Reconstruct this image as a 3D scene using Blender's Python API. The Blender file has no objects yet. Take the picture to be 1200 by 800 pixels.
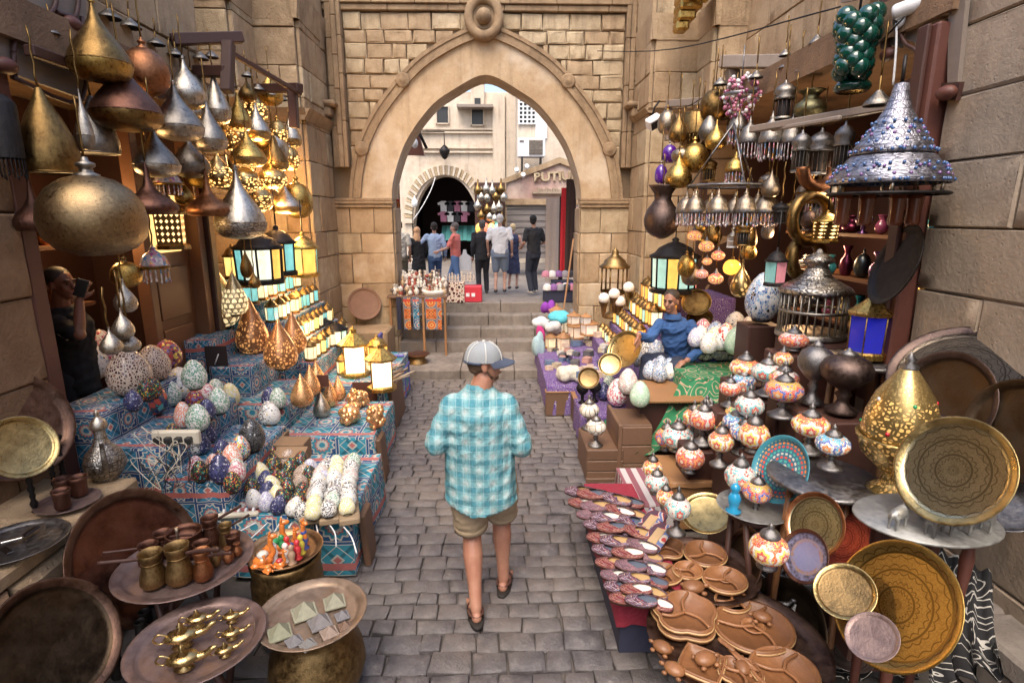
import bpy, bmesh, math, random
from math import sin, cos, pi, radians, sqrt, atan2, tan
from mathutils import Vector, Matrix, Euler, noise as mnoise
random.seed(7)
S = bpy.context.scene
COL = S.collection
CAM_H, FPX, TILT, YAW = 2.6, 652.0, radians(12.7), radians(1.47)
cam = bpy.data.cameras.new('camera'); co = bpy.data.objects.new('camera', cam); COL.objects.link(co)
cam.sensor_width = 36; cam.lens = 36 * FPX / 1200; cam.clip_end = 500; cam.clip_start = .05
co.location = (0, 0, CAM_H); co.rotation_euler = (pi / 2 - TILT, 0, -YAW)
S.camera = co
SUN_EL, SUN_AZ = radians(58), radians(197)      # sun stands behind the camera, high and slightly left
w = bpy.data.worlds.new('World'); S.world = w; w.use_nodes = True
wn = w.node_tree; bg = wn.nodes['Background']; sk = wn.nodes.new('ShaderNodeTexSky')
sk.sky_type = 'NISHITA'; sk.sun_disc = False; sk.sun_elevation = SUN_EL; sk.sun_rotation = SUN_AZ
sk.air_density = 1.0; sk.dust_density = 4.0
wn.links.new(sk.outputs[0], bg.inputs[0]); bg.inputs[1].default_value = .15
sl = bpy.data.lights.new('sun', 'SUN'); so = bpy.data.objects.new('sun', sl); COL.objects.link(so)
sl.energy = .95; sl.angle = radians(40); sl.color = (1, .88, .72)
sdir = Vector((sin(SUN_AZ) * cos(SUN_EL), cos(SUN_AZ) * cos(SUN_EL), sin(SUN_EL)))
so.rotation_euler = sdir.to_track_quat('Z', 'Y').to_euler(); so.location = sdir * 40
V_ = S.view_settings; V_.view_transform = 'Standard'; V_.look = 'None'; V_.exposure = 1.45; V_.gamma = 1
S.cycles.max_bounces = 6; S.cycles.diffuse_bounces = 4; S.cycles.glossy_bounces = 3; S.cycles.transmission_bounces = 4
S.cycles.use_denoising = True
S.cycles.sample_clamp_indirect = 6
_f = Vector((sin(YAW) * cos(TILT), cos(YAW) * cos(TILT), -sin(TILT))); _r = Vector((cos(YAW), -sin(YAW), 0)); _u = _r.cross(_f)
_O = Vector((0, 0, CAM_H))
def ray(px, py): return _f + _r * ((px - 600) / FPX) + _u * ((400 - py) / FPX)
def aY(px, py, y): d = ray(px, py); return _O + d * (y / d.y)
def aZ(px, py, z): d = ray(px, py); return _O + d * ((z - CAM_H) / d.z)
def aX(px, py, x): d = ray(px, py); return _O + d * (x / d.x)
def aPL(px, py, a, b, c=0.0):
    d = ray(px, py); return _O + d * ((CAM_H - a) / (b * d.x + c * d.y - d.z))
def TL(px, py): return aPL(px, py, .45 - .425 * 1.2, -.425)      # slope of the goods on one side of the alley
def TR(px, py): return aPL(px, py, .4 - .4 * .85, .4)
def mpp(p): return (Vector(p) - _O).dot(_f) / FPX
def basis(d, up=Vector((0, 0, 1))):
    d = Vector(d).normalized()
    if abs(d.dot(up)) > .98: up = Vector((0, 1, 0))
    a = up.cross(d).normalized(); b = d.cross(a)
    return a, b, d
class MB:
    def __init__(s): s.v = []; s.f = []; s.uv = []; s.m = []; s.sm = []; s.mat = 0
    def face(s, idx, uv=None, smooth=False):
        s.f.append(idx); s.m.append(s.mat); s.sm.append(smooth)
        if uv is None:
            p = [Vector(s.v[i]) for i in idx]; n = (p[1] - p[0]).cross(p[-1] - p[0])
            ax = max(range(3), key=lambda k: abs(n[k]))
            uv = [(q.y, q.z) if ax == 0 else (q.x, q.z) if ax == 1 else (q.x, q.y) for q in p]
        s.uv.append(uv)
    def pt(s, p): s.v.append(tuple(p)); return len(s.v) - 1
    def hexa(s, P):      # 8 points: bottom loop 4, top loop 4
        i = [s.pt(p) for p in P]
        for q in ((3, 2, 1, 0), (4, 5, 6, 7), (0, 1, 5, 4), (1, 2, 6, 5), (2, 3, 7, 6), (3, 0, 4, 7)): s.face([i[k] for k in q])
        return s
    def box(s, c, d, M=None, b=0.0):
        x, y, z = d[0] / 2, d[1] / 2, d[2] / 2
        if b > 0: return s.bbox(c, d, b, M)
        P = [Vector((c[0] + a * x, c[1] + e * y, c[2] + g * z)) for g in (-1, 1) for a, e in ((-1, -1), (1, -1), (1, 1), (-1, 1))]
        if M: P = [M @ p for p in P]
        return s.hexa(P)
    def bbox(s, c, d, b, M=None):   # box with chamfered edges
        x, y, z = d[0] / 2, d[1] / 2, d[2] / 2; c = Vector(c); K = {}
        for sx in (-1, 1):
            for sy in (-1, 1):
                for sz in (-1, 1):
                    for ax in range(3):
                        q = Vector((sx * (x - b), sy * (y - b), sz * (z - b))); q[ax] = (sx * x, sy * y, sz * z)[ax]
                        q = c + q; K[sx, sy, sz, ax] = s.pt(M @ q if M else q)
        def F(*k): s.face([K[j] for j in k])
        for ax in range(3):
            a, e = (ax + 1) % 3, (ax + 2) % 3
            for sg in (-1, 1):
                def kk(sa, se):
                    t = [0, 0, 0]; t[ax] = sg; t[a] = sa; t[e] = se; return (*t, ax)
                q = [kk(-1, -1), kk(1, -1), kk(1, 1), kk(-1, 1)]; F(*(q if sg > 0 else q[::-1]))
        for ax in range(3):
            a, e = (ax + 1) % 3, (ax + 2) % 3
            for sa in (-1, 1):
                for se in (-1, 1):
                    def kk(sx, fa):
                        t = [0, 0, 0]; t[ax] = sx; t[a] = sa; t[e] = se; return (*t, fa)
                    q = [kk(-1, a), kk(1, a), kk(1, e), kk(-1, e)]; F(*(q if sa * se > 0 else q[::-1]))
        for sx in (-1, 1):
            for sy in (-1, 1):
                for sz in (-1, 1):
                    q = [(sx, sy, sz, 0), (sx, sy, sz, 1), (sx, sy, sz, 2)]; F(*(q if sx * sy * sz > 0 else q[::-1]))
        return s
    def rings(s, R, closed=True, cap0=False, cap1=False, smooth=True, uvs=None):
        n = len(R[0]); base = len(s.v)
        for r in R: s.v += [tuple(p) for p in r]
        m = n if closed else n - 1
        for i in range(len(R) - 1):
            v0, v1 = (uvs[i], uvs[i + 1]) if uvs else (i / (len(R) - 1), (i + 1) / (len(R) - 1))
            for j in range(m):
                k = (j + 1) % n
                s.face([base + i * n + j, base + i * n + k, base + (i + 1) * n + k, base + (i + 1) * n + j],
                       [(j / m, v0), ((j + 1) / m, v0), ((j + 1) / m, v1), (j / m, v1)], smooth)
        if cap0: s.face([base + j for j in range(n)][::-1])
        if cap1: s.face([base + (len(R) - 1) * n + j for j in range(n)])
        return s
    def lathe(s, prof, n=20, M=None, sq=(1, 1), cap=False, wob=0.0, smooth=True):
        R = []; L = [0]
        for i in range(1, len(prof)): L.append(L[-1] + sqrt((prof[i][0] - prof[i - 1][0]) ** 2 + (prof[i][1] - prof[i - 1][1]) ** 2))
        for r, z in prof:
            q = []
            for j in range(n):
                a = 2 * pi * j / n; rr = max(r, 1e-5) * (1 + wob * (cos(2 * a + 1) + .6 * cos(3 * a)))
                p = Vector((cos(a) * rr * sq[0], sin(a) * rr * sq[1], z)); q.append(M @ p if M else p)
            R.append(q)
        return s.rings(R, cap0=cap, cap1=cap, smooth=smooth, uvs=[l / max(L[-1], 1e-6) for l in L])
    def tube(s, pts, r, n=6, cap=True, smooth=True, el=None):
        pts = [Vector(p) for p in pts]; R = []; rs = r if isinstance(r, (list, tuple)) else [r] * len(pts); up = Vector((0, 0, 1)); a0 = None
        for i, p in enumerate(pts):
            d = (pts[min(i + 1, len(pts) - 1)] - pts[max(i - 1, 0)])
            if d.length < 1e-9: d = Vector((0, 0, 1))
            d.normalize()
            if a0 is None: a0 = basis(d)[0]
            a0 = (a0 - d * a0.dot(d))
            a0 = a0.normalized() if a0.length > 1e-6 else basis(d)[0]
            b = d.cross(a0); ex, ey = el if el else (1, 1)
            R.append([p + a0 * (cos(2 * pi * j / n) * rs[i] * ex) + b * (sin(2 * pi * j / n) * rs[i] * ey) for j in range(n)])
        return s.rings(R, cap0=cap, cap1=cap, smooth=smooth)
    def ball(s, c, r, n=12, m=8, M=None):
        r = r if isinstance(r, (list, tuple)) else (r, r, r); c = Vector(c); R = []
        for i in range(m + 1):
            t = -pi / 2 + pi * i / m; q = []
            for j in range(n):
                p = Vector((cos(t) * cos(2 * pi * j / n) * r[0], cos(t) * sin(2 * pi * j / n) * r[1], sin(t) * r[2]))
                q.append(c + (M @ p if M else p))
            R.append(q)
        return s.rings(R)
    def prism(s, poly, h, M=None, smooth=False):   # polygon in XY, extruded in Z from 0 to h
        lo = [Vector((p[0], p[1], 0)) for p in poly]; hi = [Vector((p[0], p[1], h)) for p in poly]
        if M: lo = [M @ p for p in lo]; hi = [M @ p for p in hi]
        a = [s.pt(p) for p in lo]; b = [s.pt(p) for p in hi]; n = len(poly)
        s.face(a[::-1]); s.face(b)
        for i in range(n): s.face([a[i], a[(i + 1) % n], b[(i + 1) % n], b[i]], None, smooth)
        return s
    def mesh(s, name, mats):
        me = bpy.data.meshes.new(name); me.from_pydata(s.v, [], s.f)
        for m in (mats if isinstance(mats, (list, tuple)) else [mats]): me.materials.append(m)
        me.polygons.foreach_set('material_index', s.m); me.polygons.foreach_set('use_smooth', s.sm)
        uvl = me.uv_layers.new(name='UVMap'); flat = [c for f in s.uv for q in f for c in q]; uvl.data.foreach_set('uv', flat)
        me.update(); return me
def O(name, me, parent=None, loc=None, rot=None, sc=None, col=None, label=None):
    o = bpy.data.objects.new(name, me); COL.objects.link(o)
    if parent: o.parent = parent
    if loc is not None: o.location = loc
    if rot is not None: o.rotation_euler = rot
    if sc is not None: o.scale = sc if hasattr(sc, '__len__') else (sc,) * 3
    if col is not None: o.color = (*col[:3], 1)
    if label: o['label'] = label
    return o
LABELS = {}
def tag(o, label, cat, group=None):
    o['label'] = label; o['category'] = cat
    if group: o['group'] = group
    LABELS.setdefault(label, []).append(o.name); return o
def E(name, label, cat, loc=(0, 0, 0), rot=None, sc=None, group=None):
    return tag(O(name, None, None, loc, rot, sc), label, cat, group)
def kind(o, k): o['kind'] = k; return o
def smoothed(mb, name, mats, vox=.012, it=4, wr=0.0):     # melt overlapping shapes into one continuous skin
    me = mb.mesh(name, mats); o = bpy.data.objects.new('melt', me); COL.objects.link(o)
    m = o.modifiers.new('r', 'REMESH'); m.mode = 'VOXEL'; m.voxel_size = vox; m.use_smooth_shade = True
    m2 = o.modifiers.new('s', 'SMOOTH'); m2.iterations = it; m2.factor = .5
    dg = bpy.context.evaluated_depsgraph_get(); r = bpy.data.meshes.new_from_object(o.evaluated_get(dg))
    bpy.data.objects.remove(o); bpy.data.meshes.remove(me); r.name = name
    r.polygons.foreach_set('use_smooth', [True] * len(r.polygons))
    if wr:      # creases: ridged noise along the skin
        ns = [v.normal.copy() for v in r.vertices]
        for v, n in zip(r.vertices, ns):
            p = v.co; a = mnoise.noise(Vector((p.x * 7 + p.z * 5, p.y * 7, p.z * 11 - p.x * 6))); b_ = mnoise.noise(Vector((p.x * 15 - p.z * 8, p.y * 15, p.z * 17 + 5)))
            v.co = p + n * wr * ((1 - abs(a) * 2.2) * .9 + (1 - abs(b_) * 2.2) * .45 - .8)
    return r
ORD = 'first second third fourth fifth sixth seventh eighth ninth tenth eleventh twelfth thirteenth fourteenth fifteenth sixteenth'.split()
class Vx:
    def __init__(s, t, k): s.t = t; s.k = k
    def _b(s, op, o, r=False): return s.t.m(op, o, s) if r else s.t.m(op, s, o)
    def __add__(s, o): return s._b('ADD', o)
    __radd__ = __add__
    def __sub__(s, o): return s._b('SUBTRACT', o)
    def __rsub__(s, o): return s._b('SUBTRACT', o, True)
    def __mul__(s, o): return s._b('MULTIPLY', o)
    __rmul__ = __mul__
    def __truediv__(s, o): return s._b('DIVIDE', o)
    def __lt__(s, o): return s._b('LESS_THAN', o)
    def __gt__(s, o): return s._b('GREATER_THAN', o)
class MT:
    def __init__(s, name):
        s.mat = bpy.data.materials.new(name); s.mat.use_nodes = True; s.nt = s.mat.node_tree
        s.N = s.nt.nodes; s.L = s.nt.links; s.b = s.N['Principled BSDF']; s._c = {}
    def put(s, sock, v):
        if isinstance(v, Vx): s.L.new(v.k, sock)
        elif isinstance(v, (tuple, list)) and sock.type == 'RGBA': sock.default_value = (*v[:3], 1)
        else: sock.default_value = v
    def n(s, ty, out=0, props=None, **kw):
        nd = s.N.new('ShaderNode' + ty)
        for k, v in (props or {}).items(): setattr(nd, k, v)
        for k, v in kw.items():
            key = int(k[1:]) if k[0] == '_' else k.replace('_', ' ')
            s.put(nd.inputs[key], v)
        return Vx(s, nd.outputs[out])
    def m(s, op, a, b=None, c=None):
        nd = s.N.new('ShaderNodeMath'); nd.operation = op
        for i, v in enumerate((a, b, c)):
            if v is not None: s.put(nd.inputs[i], v)
        return Vx(s, nd.outputs[0])
    def co(s, k='Object'):
        if k not in s._c: nd = s.N.new('ShaderNodeTexCoord'); s._c[k] = Vx(s, nd.outputs[k])
        return s._c[k]
    def world(s): return s.n('NewGeometry', 'Position')
    def rnd(s): return s.n('ObjectInfo', 'Random')
    def ocol(s): return s.n('ObjectInfo', 'Color')
    def xyz(s, v):
        nd = s.N.new('ShaderNodeSeparateXYZ'); s.L.new(v.k, nd.inputs[0]); return [Vx(s, o) for o in nd.outputs]
    def vec(s, x, y, z=0.0): return s.n('CombineXYZ', _0=x, _1=y, _2=z)
    def noise(s, v, sc, det=4, ro=.6, out=0): return s.n('TexNoise', out, None, Vector=v, Scale=sc, Detail=det, Roughness=ro)
    def vor(s, v, sc, feat='F1', out='Distance', rnd=1.0): return s.n('TexVoronoi', out, {'feature': feat}, Vector=v, Scale=sc, Randomness=rnd)
    def mix(s, f, a, b, mode='MIX'):
        nd = s.N.new('ShaderNodeMix'); nd.data_type = 'RGBA'; nd.blend_type = mode
        s.put(nd.inputs[0], f); s.put(nd.inputs[6], a); s.put(nd.inputs[7], b); return Vx(s, nd.outputs[2])
    def ramp(s, f, stops, const=False):
        nd = s.N.new('ShaderNodeValToRGB'); cr = nd.color_ramp
        if const: cr.interpolation = 'CONSTANT'
        while len(cr.elements) < len(stops): cr.elements.new(.5)
        for e, (p, c) in zip(cr.elements, stops): e.position = p; e.color = (*c[:3], 1)
        s.put(nd.inputs[0], f); return Vx(s, nd.outputs[0])
    def bump(s, h, st=.3, d=.02): s.L.new(s.n('Bump', 0, None, Height=h, Strength=st, Distance=d).k, s.b.inputs['Normal'])
    def out(s, col, rough=.6, metal=0.0, emit=None, es=0.0, **kw):
        s.put(s.b.inputs['Base Color'], col); s.put(s.b.inputs['Roughness'], rough); s.put(s.b.inputs['Metallic'], metal)
        if emit is not None: s.put(s.b.inputs['Emission Color'], emit); s.put(s.b.inputs['Emission Strength'], es)
        for k, v in kw.items(): s.put(s.b.inputs[k.replace('_', ' ')], v)
        return s.mat
def plain(name, col, rough=.6, metal=0.0, var=.25, sc=30, bump=.0, **kw):
    t = MT(name); n = t.noise(t.co(), sc); c = t.mix(n, [q * (1 - var) for q in col], [min(1, q * (1 + var)) for q in col])
    if bump: t.bump(n, bump, .01)
    return t.out(c, rough, metal, **kw)
def stone(name, base, dark, light, gsc=1.0, bumpy=.5, pit=True):
    t = MT(name); p = t.world(); r = t.rnd()
    big = t.noise(p, .9 * gsc, 5, .65); mid = t.noise(p, 5 * gsc, 6, .7); fine = t.noise(p, 42 * gsc, 4, .7)
    pz = t.xyz(p); streak = t.noise(t.vec(pz[0] * 6, pz[1] * 6, pz[2] * .6), 1.0, 5, .6)
    c = t.ramp(big * .55 + mid * .45, [(.34, dark), (.5, base), (.66, light)])
    c = t.mix(t.m('MULTIPLY', r, .55), c, t.mix(t.noise(p, .37), [b * .62 for b in base], [min(1, b * 1.3) for b in base]))
    st = t.ramp(streak, [(.52, (0, 0, 0)), (.72, (1, 1, 1))])
    c = t.mix(st * .45, c, [d * .5 for d in dark])
    c = t.mix(.3, c, t.ramp(fine, [(.3, dark), (.7, light)]), 'OVERLAY')
    h = mid * .5 + fine * .35
    if not pit: c = t.mix(t.ramp(t.noise(p, 1.3, 6, .6), [(.5, (0, 0, 0)), (.66, (1, 1, 1))]) * .5, c, (.58, .50, .40)); c = t.mix(t.ramp(t.noise(p, 2.1, 5, .7), [(.58, (0, 0, 0)), (.7, (1, 1, 1))]) * .45, c, dark)
    if pit:
        pits = t.m('SMOOTH_MIN', t.vor(p, 26 * gsc), .16, .08); h = h + pits * 2.0
    t.bump(h, bumpy, .055)
    return t.out(c, .85, 0.0)
M = {}
M['limestone'] = stone('limestone', (.365, .272, .172), (.195, .13, .072), (.50, .395, .27))
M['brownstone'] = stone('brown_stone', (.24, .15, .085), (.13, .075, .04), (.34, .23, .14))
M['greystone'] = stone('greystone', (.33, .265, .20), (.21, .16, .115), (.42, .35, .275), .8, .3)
M['paleblock'] = stone('pale_block', (.41, .33, .22), (.22, .15, .085), (.56, .475, .345), 1.3, .6)
M['plaster'] = stone('plaster', (.42, .32, .205), (.28, .185, .105), (.54, .45, .34), .8, .25, False)
M['plazastone'] = stone('plaza_stone', (.54, .47, .385), (.39, .32, .25), (.64, .575, .49), 1.0, .3, False)
M['mortar'] = plain('mortar', (.16, .11, .065), .95, bump=.4)
M['carvedstone'] = stone('carved_stone', (.31, .22, .135), (.18, .12, .065), (.42, .32, .2), 2.0, .6)
M['step'] = stone('step_stone', (.23, .20, .175), (.12, .10, .085), (.33, .295, .26), 1.5, .4)
def cobblem():
    t = MT('cobble'); p = t.world(); r = t.rnd()
    a = t.noise(p, 9, 6, .7); b = t.noise(p, 60, 4, .7); big = t.noise(p, .8, 3)
    c = t.ramp(a, [(.3, (.05, .046, .051)), (.55, (.112, .102, .104)), (.75, (.205, .187, .18))])
    c = t.mix(r * .5, c, t.mix(big, (.07, .062, .07), (.20, .172, .15)))
    c = t.mix(t.ramp(big, [(.45, (0, 0, 0)), (.65, (1, 1, 1))]) * .35, c, (.25, .21, .17))
    t.bump(a * .7 + b * .3, .8, .03)
    return t.out(c, t.ramp(b, [(.3, (.3,) * 3), (.7, (.62,) * 3)]), 0.0)
M['cobble'] = cobblem()
M['soil'] = plain('street_bed', (.10, .085, .075), .95, bump=.5)
def wood(name, a, b, sc=1.0, rough=.55):
    t = MT(name); x = t.xyz(t.co()); w_ = t.noise(t.vec(x[0] * 14 * sc, x[1] * 14 * sc, x[2] * 14 * sc), 1, 3)
    g = t.noise(t.vec(x[0] * 40 * sc, x[1] * 4 * sc, x[2] * 40 * sc), 1, 5, .7)
    n = t.noise(t.co(), 3 * sc, 5); c = t.mix(g * .5 + w_ * .3 + n * .25, a, b); c = t.mix(t.rnd() * .4, c, [q * .6 for q in a])
    t.bump(g * .6 + w_ * .5, .25, .01); return t.out(c, rough)
M['wood_dark'] = wood('dark_wood', (.035, .014, .010), (.085, .032, .022))
M['wood_red'] = wood('red_brown_wood', (.06, .018, .013), (.15, .05, .032))
M['wood_door'] = wood('door_wood', (.10, .038, .016), (.20, .085, .035))
M['wood_grey'] = wood('weathered_wood', (.16, .125, .10), (.30, .245, .205))
M['wood_carved'] = wood('carved_wood', (.085, .03, .013), (.42, .19, .075), 2.6, .42)
M['wood_pale'] = wood('pale_wood', (.40, .24, .11), (.55, .36, .18), 2.0, .4)
M['wood_crate'] = wood('crate_wood', (.085, .045, .027), (.19, .105, .06), 1.2)
M['wood_bench'] = wood('bench_wood', (.24, .115, .045), (.40, .21, .09), 1.2)
def metal(name, col, dark, rough=.3, eng=0.0, sc=1.0, met=1.0):
    t = MT(name); p = t.co(); n = t.noise(p, 14 * sc, 6, .7); f = t.noise(p, 90 * sc, 3); big = t.noise(t.world(), 5, 4)
    c = t.mix(t.ramp(n * .6 + big * .4, [(.35, (0, 0, 0)), (.65, (1, 1, 1))]), dark, col)
    h = n * .5 + f * .3
    if eng:
        uv = t.xyz(t.co('UV')); q = t.vec(uv[0] * 22, uv[1] * 12); v = t.vor(q, 1.3, 'DISTANCE_TO_EDGE')
        l = t.ramp(v, [(.03, (1, 1, 1)), (.12, (0, 0, 0))]); ring = t.m('PINGPONG', uv[1] * 9, .5); rr = ring < .07
        ln = t.m('MAXIMUM', l, rr); c = t.mix(ln * eng, c, [d * .35 for d in dark]); h = h - ln * .8
    t.bump(h, .32, .016)
    return t.out(c, t.ramp(n, [(.3, (rough * .7,) * 3), (.75, (min(1, rough * 1.7),) * 3)]), met)
M['brass_dark'] = metal('dark_brass', (.30, .19, .07), (.10, .055, .02), .33)
M['brass_gold'] = metal('gold_brass', (.62, .42, .13), (.26, .15, .04), .28)
M['brass_eng'] = metal('engraved_brass', (.62, .47, .2), (.3, .2, .07), .3, .8)
M['copper'] = metal('aged_copper', (.42, .19, .09), (.15, .06, .03), .36)
M['copper_dark'] = metal('dark_copper', (.20, .10, .07), (.07, .033, .025), .4)
M['silver'] = metal('tarnished_silver', (.62, .57, .49), (.24, .2, .155), .3)
M['silver_dark'] = metal('dull_silver', (.36, .33, .29), (.12, .105, .09), .36)
M['silver_eng'] = metal('engraved_silver', (.6, .57, .52), (.25, .22, .19), .32, .8)
M['pewter'] = metal('pewter', (.30, .29, .285), (.10, .095, .10), .38, 0, 2)
M['iron'] = metal('black_iron', (.06, .055, .055), (.02, .018, .018), .5)
M['bronze_tray'] = metal('bronze_tray', (.20, .12, .085), (.075, .042, .032), .42)
M['mauve_tray'] = metal('dull_copper_tray', (.30, .215, .195), (.15, .10, .092), .42, 0, 1, .7)
M['brasspot'] = metal('old_brass_pot', (.33, .22, .10), (.11, .07, .03), .4)
M['tray_brass'] = metal('tray_brass', (.55, .42, .19), (.24, .17, .07), .3)
def engraved_disc(name, col, dark, rough=.3, n=16, sc=1.0):
    t = MT(name); o = t.xyz(t.co()); r = t.m('SQRT', o[0] * o[0] + o[1] * o[1]); a = t.m('ARCTAN2', o[1], o[0])
    pet = t.m('ABSOLUTE', t.m('SINE', a * (n / 2.0))); rg = t.m('PINGPONG', r * 14 * sc, .5)
    v = t.vor(t.vec(o[0], o[1], 0), 70 * sc, 'DISTANCE_TO_EDGE'); l1 = v < .06
    l2 = rg < .06; l3 = t.m('LESS_THAN', t.m('ABSOLUTE', pet * .35 + .25 - rg * 2.0), .07)
    ln = t.m('MAXIMUM', t.m('MAXIMUM', l1 * .4, l2), l3)
    nz = t.noise(t.co(), 12, 5); c = t.mix(nz, dark, col); c = t.mix(ln * .75, c, [q * .4 for q in dark]); t.bump(nz * .3 - ln, .12, .004)
    return t.out(c, rough, 1.0)
M['disc_gold'] = engraved_disc('engraved_gold_disc', (.52, .36, .12), (.28, .17, .05), .33, 24)
M['disc_pale'] = engraved_disc('engraved_pale_disc', (.62, .55, .36), (.34, .28, .15), .3, 20)
M['disc_copper'] = engraved_disc('engraved_red_copper_disc', (.36, .10, .09), (.17, .04, .045), .4, 18, 1.3)
M['disc_silver'] = engraved_disc('engraved_silver_disc', (.6, .58, .56), (.3, .28, .27), .35, 18, 1.3)
M['disc_dark'] = engraved_disc('engraved_dark_disc', (.14, .115, .09), (.05, .04, .032), .4, 22)
def openwork(name, metalc, glow, es, sx=9, sy=6, kind_='scale', rough=.3, mt=.95):
    t = MT(name); uv = t.xyz(t.co('UV'))
    if kind_ == 'scale':
        row = t.m('FLOOR', uv[1] * sy * 2); x = t.m('FRACT', uv[0] * sx + t.m('MODULO', row, 2.0) * .5) - .5; y = t.m('FRACT', uv[1] * sy * 2)
        d = t.m('SQRT', x * x * 4 + y * y); ln = t.m('LESS_THAN', t.m('ABSOLUTE', d - .92), .12)
        hole = 1.0 - t.m('MINIMUM', ln + (d > 1.08), 1.0)
    else:
        v = t.vor(t.vec(uv[0] * sx, uv[1] * sy), 1.0, 'DISTANCE_TO_EDGE', 'Distance', .8); ln = v < .13; hole = v > .18
    top = uv[1] < .62; bot = uv[1] > .06; hole = hole * top * bot
    nz = t.noise(t.co(), 20, 4); c = t.mix(nz, [q * .5 for q in metalc], metalc); c = t.mix(hole * .5, c, glow); c = t.mix(ln * .45, c, [q * .22 for q in metalc])
    var = t.noise(t.co(), 7, 2)
    t.bump(nz * .3 - ln, .3, .005)
    return t.out(c, rough, (1.0 - hole) * mt, glow, hole * var * es)
M['open_gold'] = openwork('gold_openwork', (.72, .50, .22), (1, .52, .15), 2.6, 20, 17, 'v')
M['open_pale'] = openwork('pale_scale_openwork', (.62, .47, .25), (1, .78, .42), .6, 12, 5.5, 'scale', .3, .7)
M['open_copper'] = openwork('copper_openwork', (.80, .36, .15), (1, .46, .13), .38, 30, 19, 'v', .28, .6)
M['open_brassbig'] = openwork('pierced_brass', (.62, .44, .17), (1, .55, .15), .1, 40, 26, 'v', .3, .8)
M['rosegold'] = metal('rose_gold', (.9, .52, .25), (.6, .3, .12), .22, 0, 1, .75)
def bynode(name, rough=.5, metal_=0.0, var=.25, emit=0.0, sc=20, bumpy=0.0, **kw):
    t = MT(name); n = t.noise(t.co(), sc, 4); c = t.mix(n * var * 2, t.ocol(), (.02, .02, .02))
    if bumpy: t.bump(n, bumpy, .01)
    if emit: return t.out(c, rough, metal_, t.ocol(), n * emit * 1.6, **kw)
    return t.out(c, rough, metal_, **kw)
M['cloth'] = bynode('dyed_cloth', .9, 0, .2, 0, 40, .2)
M['paint'] = bynode('paint', .45, 0, .15)
M['gloss'] = bynode('glazed_colour', .15, 0, .15, Coat_Weight=.5)
M['glow'] = bynode('lit_glass', .25, 0, .45, .62, 7)
M['glow2'] = bynode('bright_lit_glass', .25, 0, .3, 1.25, 6)
M['faint_glow'] = bynode('coloured_glass', .12, 0, .3, .10, 9, Coat_Weight=.4)  # coloured glass with a faint glow put into the material
M['metalc'] = bynode('tinted_metal', .33, 1.0, .4)
M['card'] = bynode('card', .8, 0, .2)
def skinm():
    t = MT('skin'); n = t.noise(t.co(), 9, 5, .65); f = t.noise(t.co(), 130, 3); c = t.mix(t.ramp(n, [(.4, (0, 0, 0)), (.62, (1, 1, 1))]) * .45, t.ocol(), (.30, .10, .065)); c = t.mix(f * .35, c, (.12, .05, .03)); t.bump(n * .6 + f * .4, .25, .02); return t.out(c, .5)
M['skin'] = skinm()
M['hair'] = plain('hair', (.03, .02, .013), .6, bump=.4, sc=120)
M['black'] = plain('black_plastic', (.02, .02, .02), .4)
M['white'] = plain('white_plastic', (.7, .7, .7), .4)
def mosaic(name, cols, grout=(.75, .73, .7), sc=34, gw=.06, rough=.22):
    sc = sc * .27; t = MT(name); r = t.rnd(); off = t.m('MULTIPLY', r, 37.0); x = t.xyz(t.co()); p = t.vec(x[0] + off, x[1] + off * .3, x[2])
    cell = t.vor(p, sc, 'F1', 'Color'); d = t.vor(p, sc, 'DISTANCE_TO_EDGE'); k = t.xyz(cell)[0]
    tot = sum(q[1] for q in cols); acc = 0; st = []
    for c, wgt in cols: st.append((acc / tot, c)); acc += wgt
    c = t.ramp(k, st, True); g = d < gw; c = t.mix(g, c, grout); t.bump(t.m('MINIMUM', d, .1), .5, .02)
    return t.out(c, t.mix(g, (rough,) * 3, (.7,) * 3), 0.0, Coat_Weight=.3)
W_ = (.78, .76, .72); K_ = (.03, .03, .035); BL = (.05, .10, .38); GR = (.05, .28, .10); RD = (.55, .05, .04); OR = (.8, .24, .04); YL = (.8, .58, .08); TQ = (.10, .42, .45); PK = (.75, .3, .3); PU = (.22, .10, .35)
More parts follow.
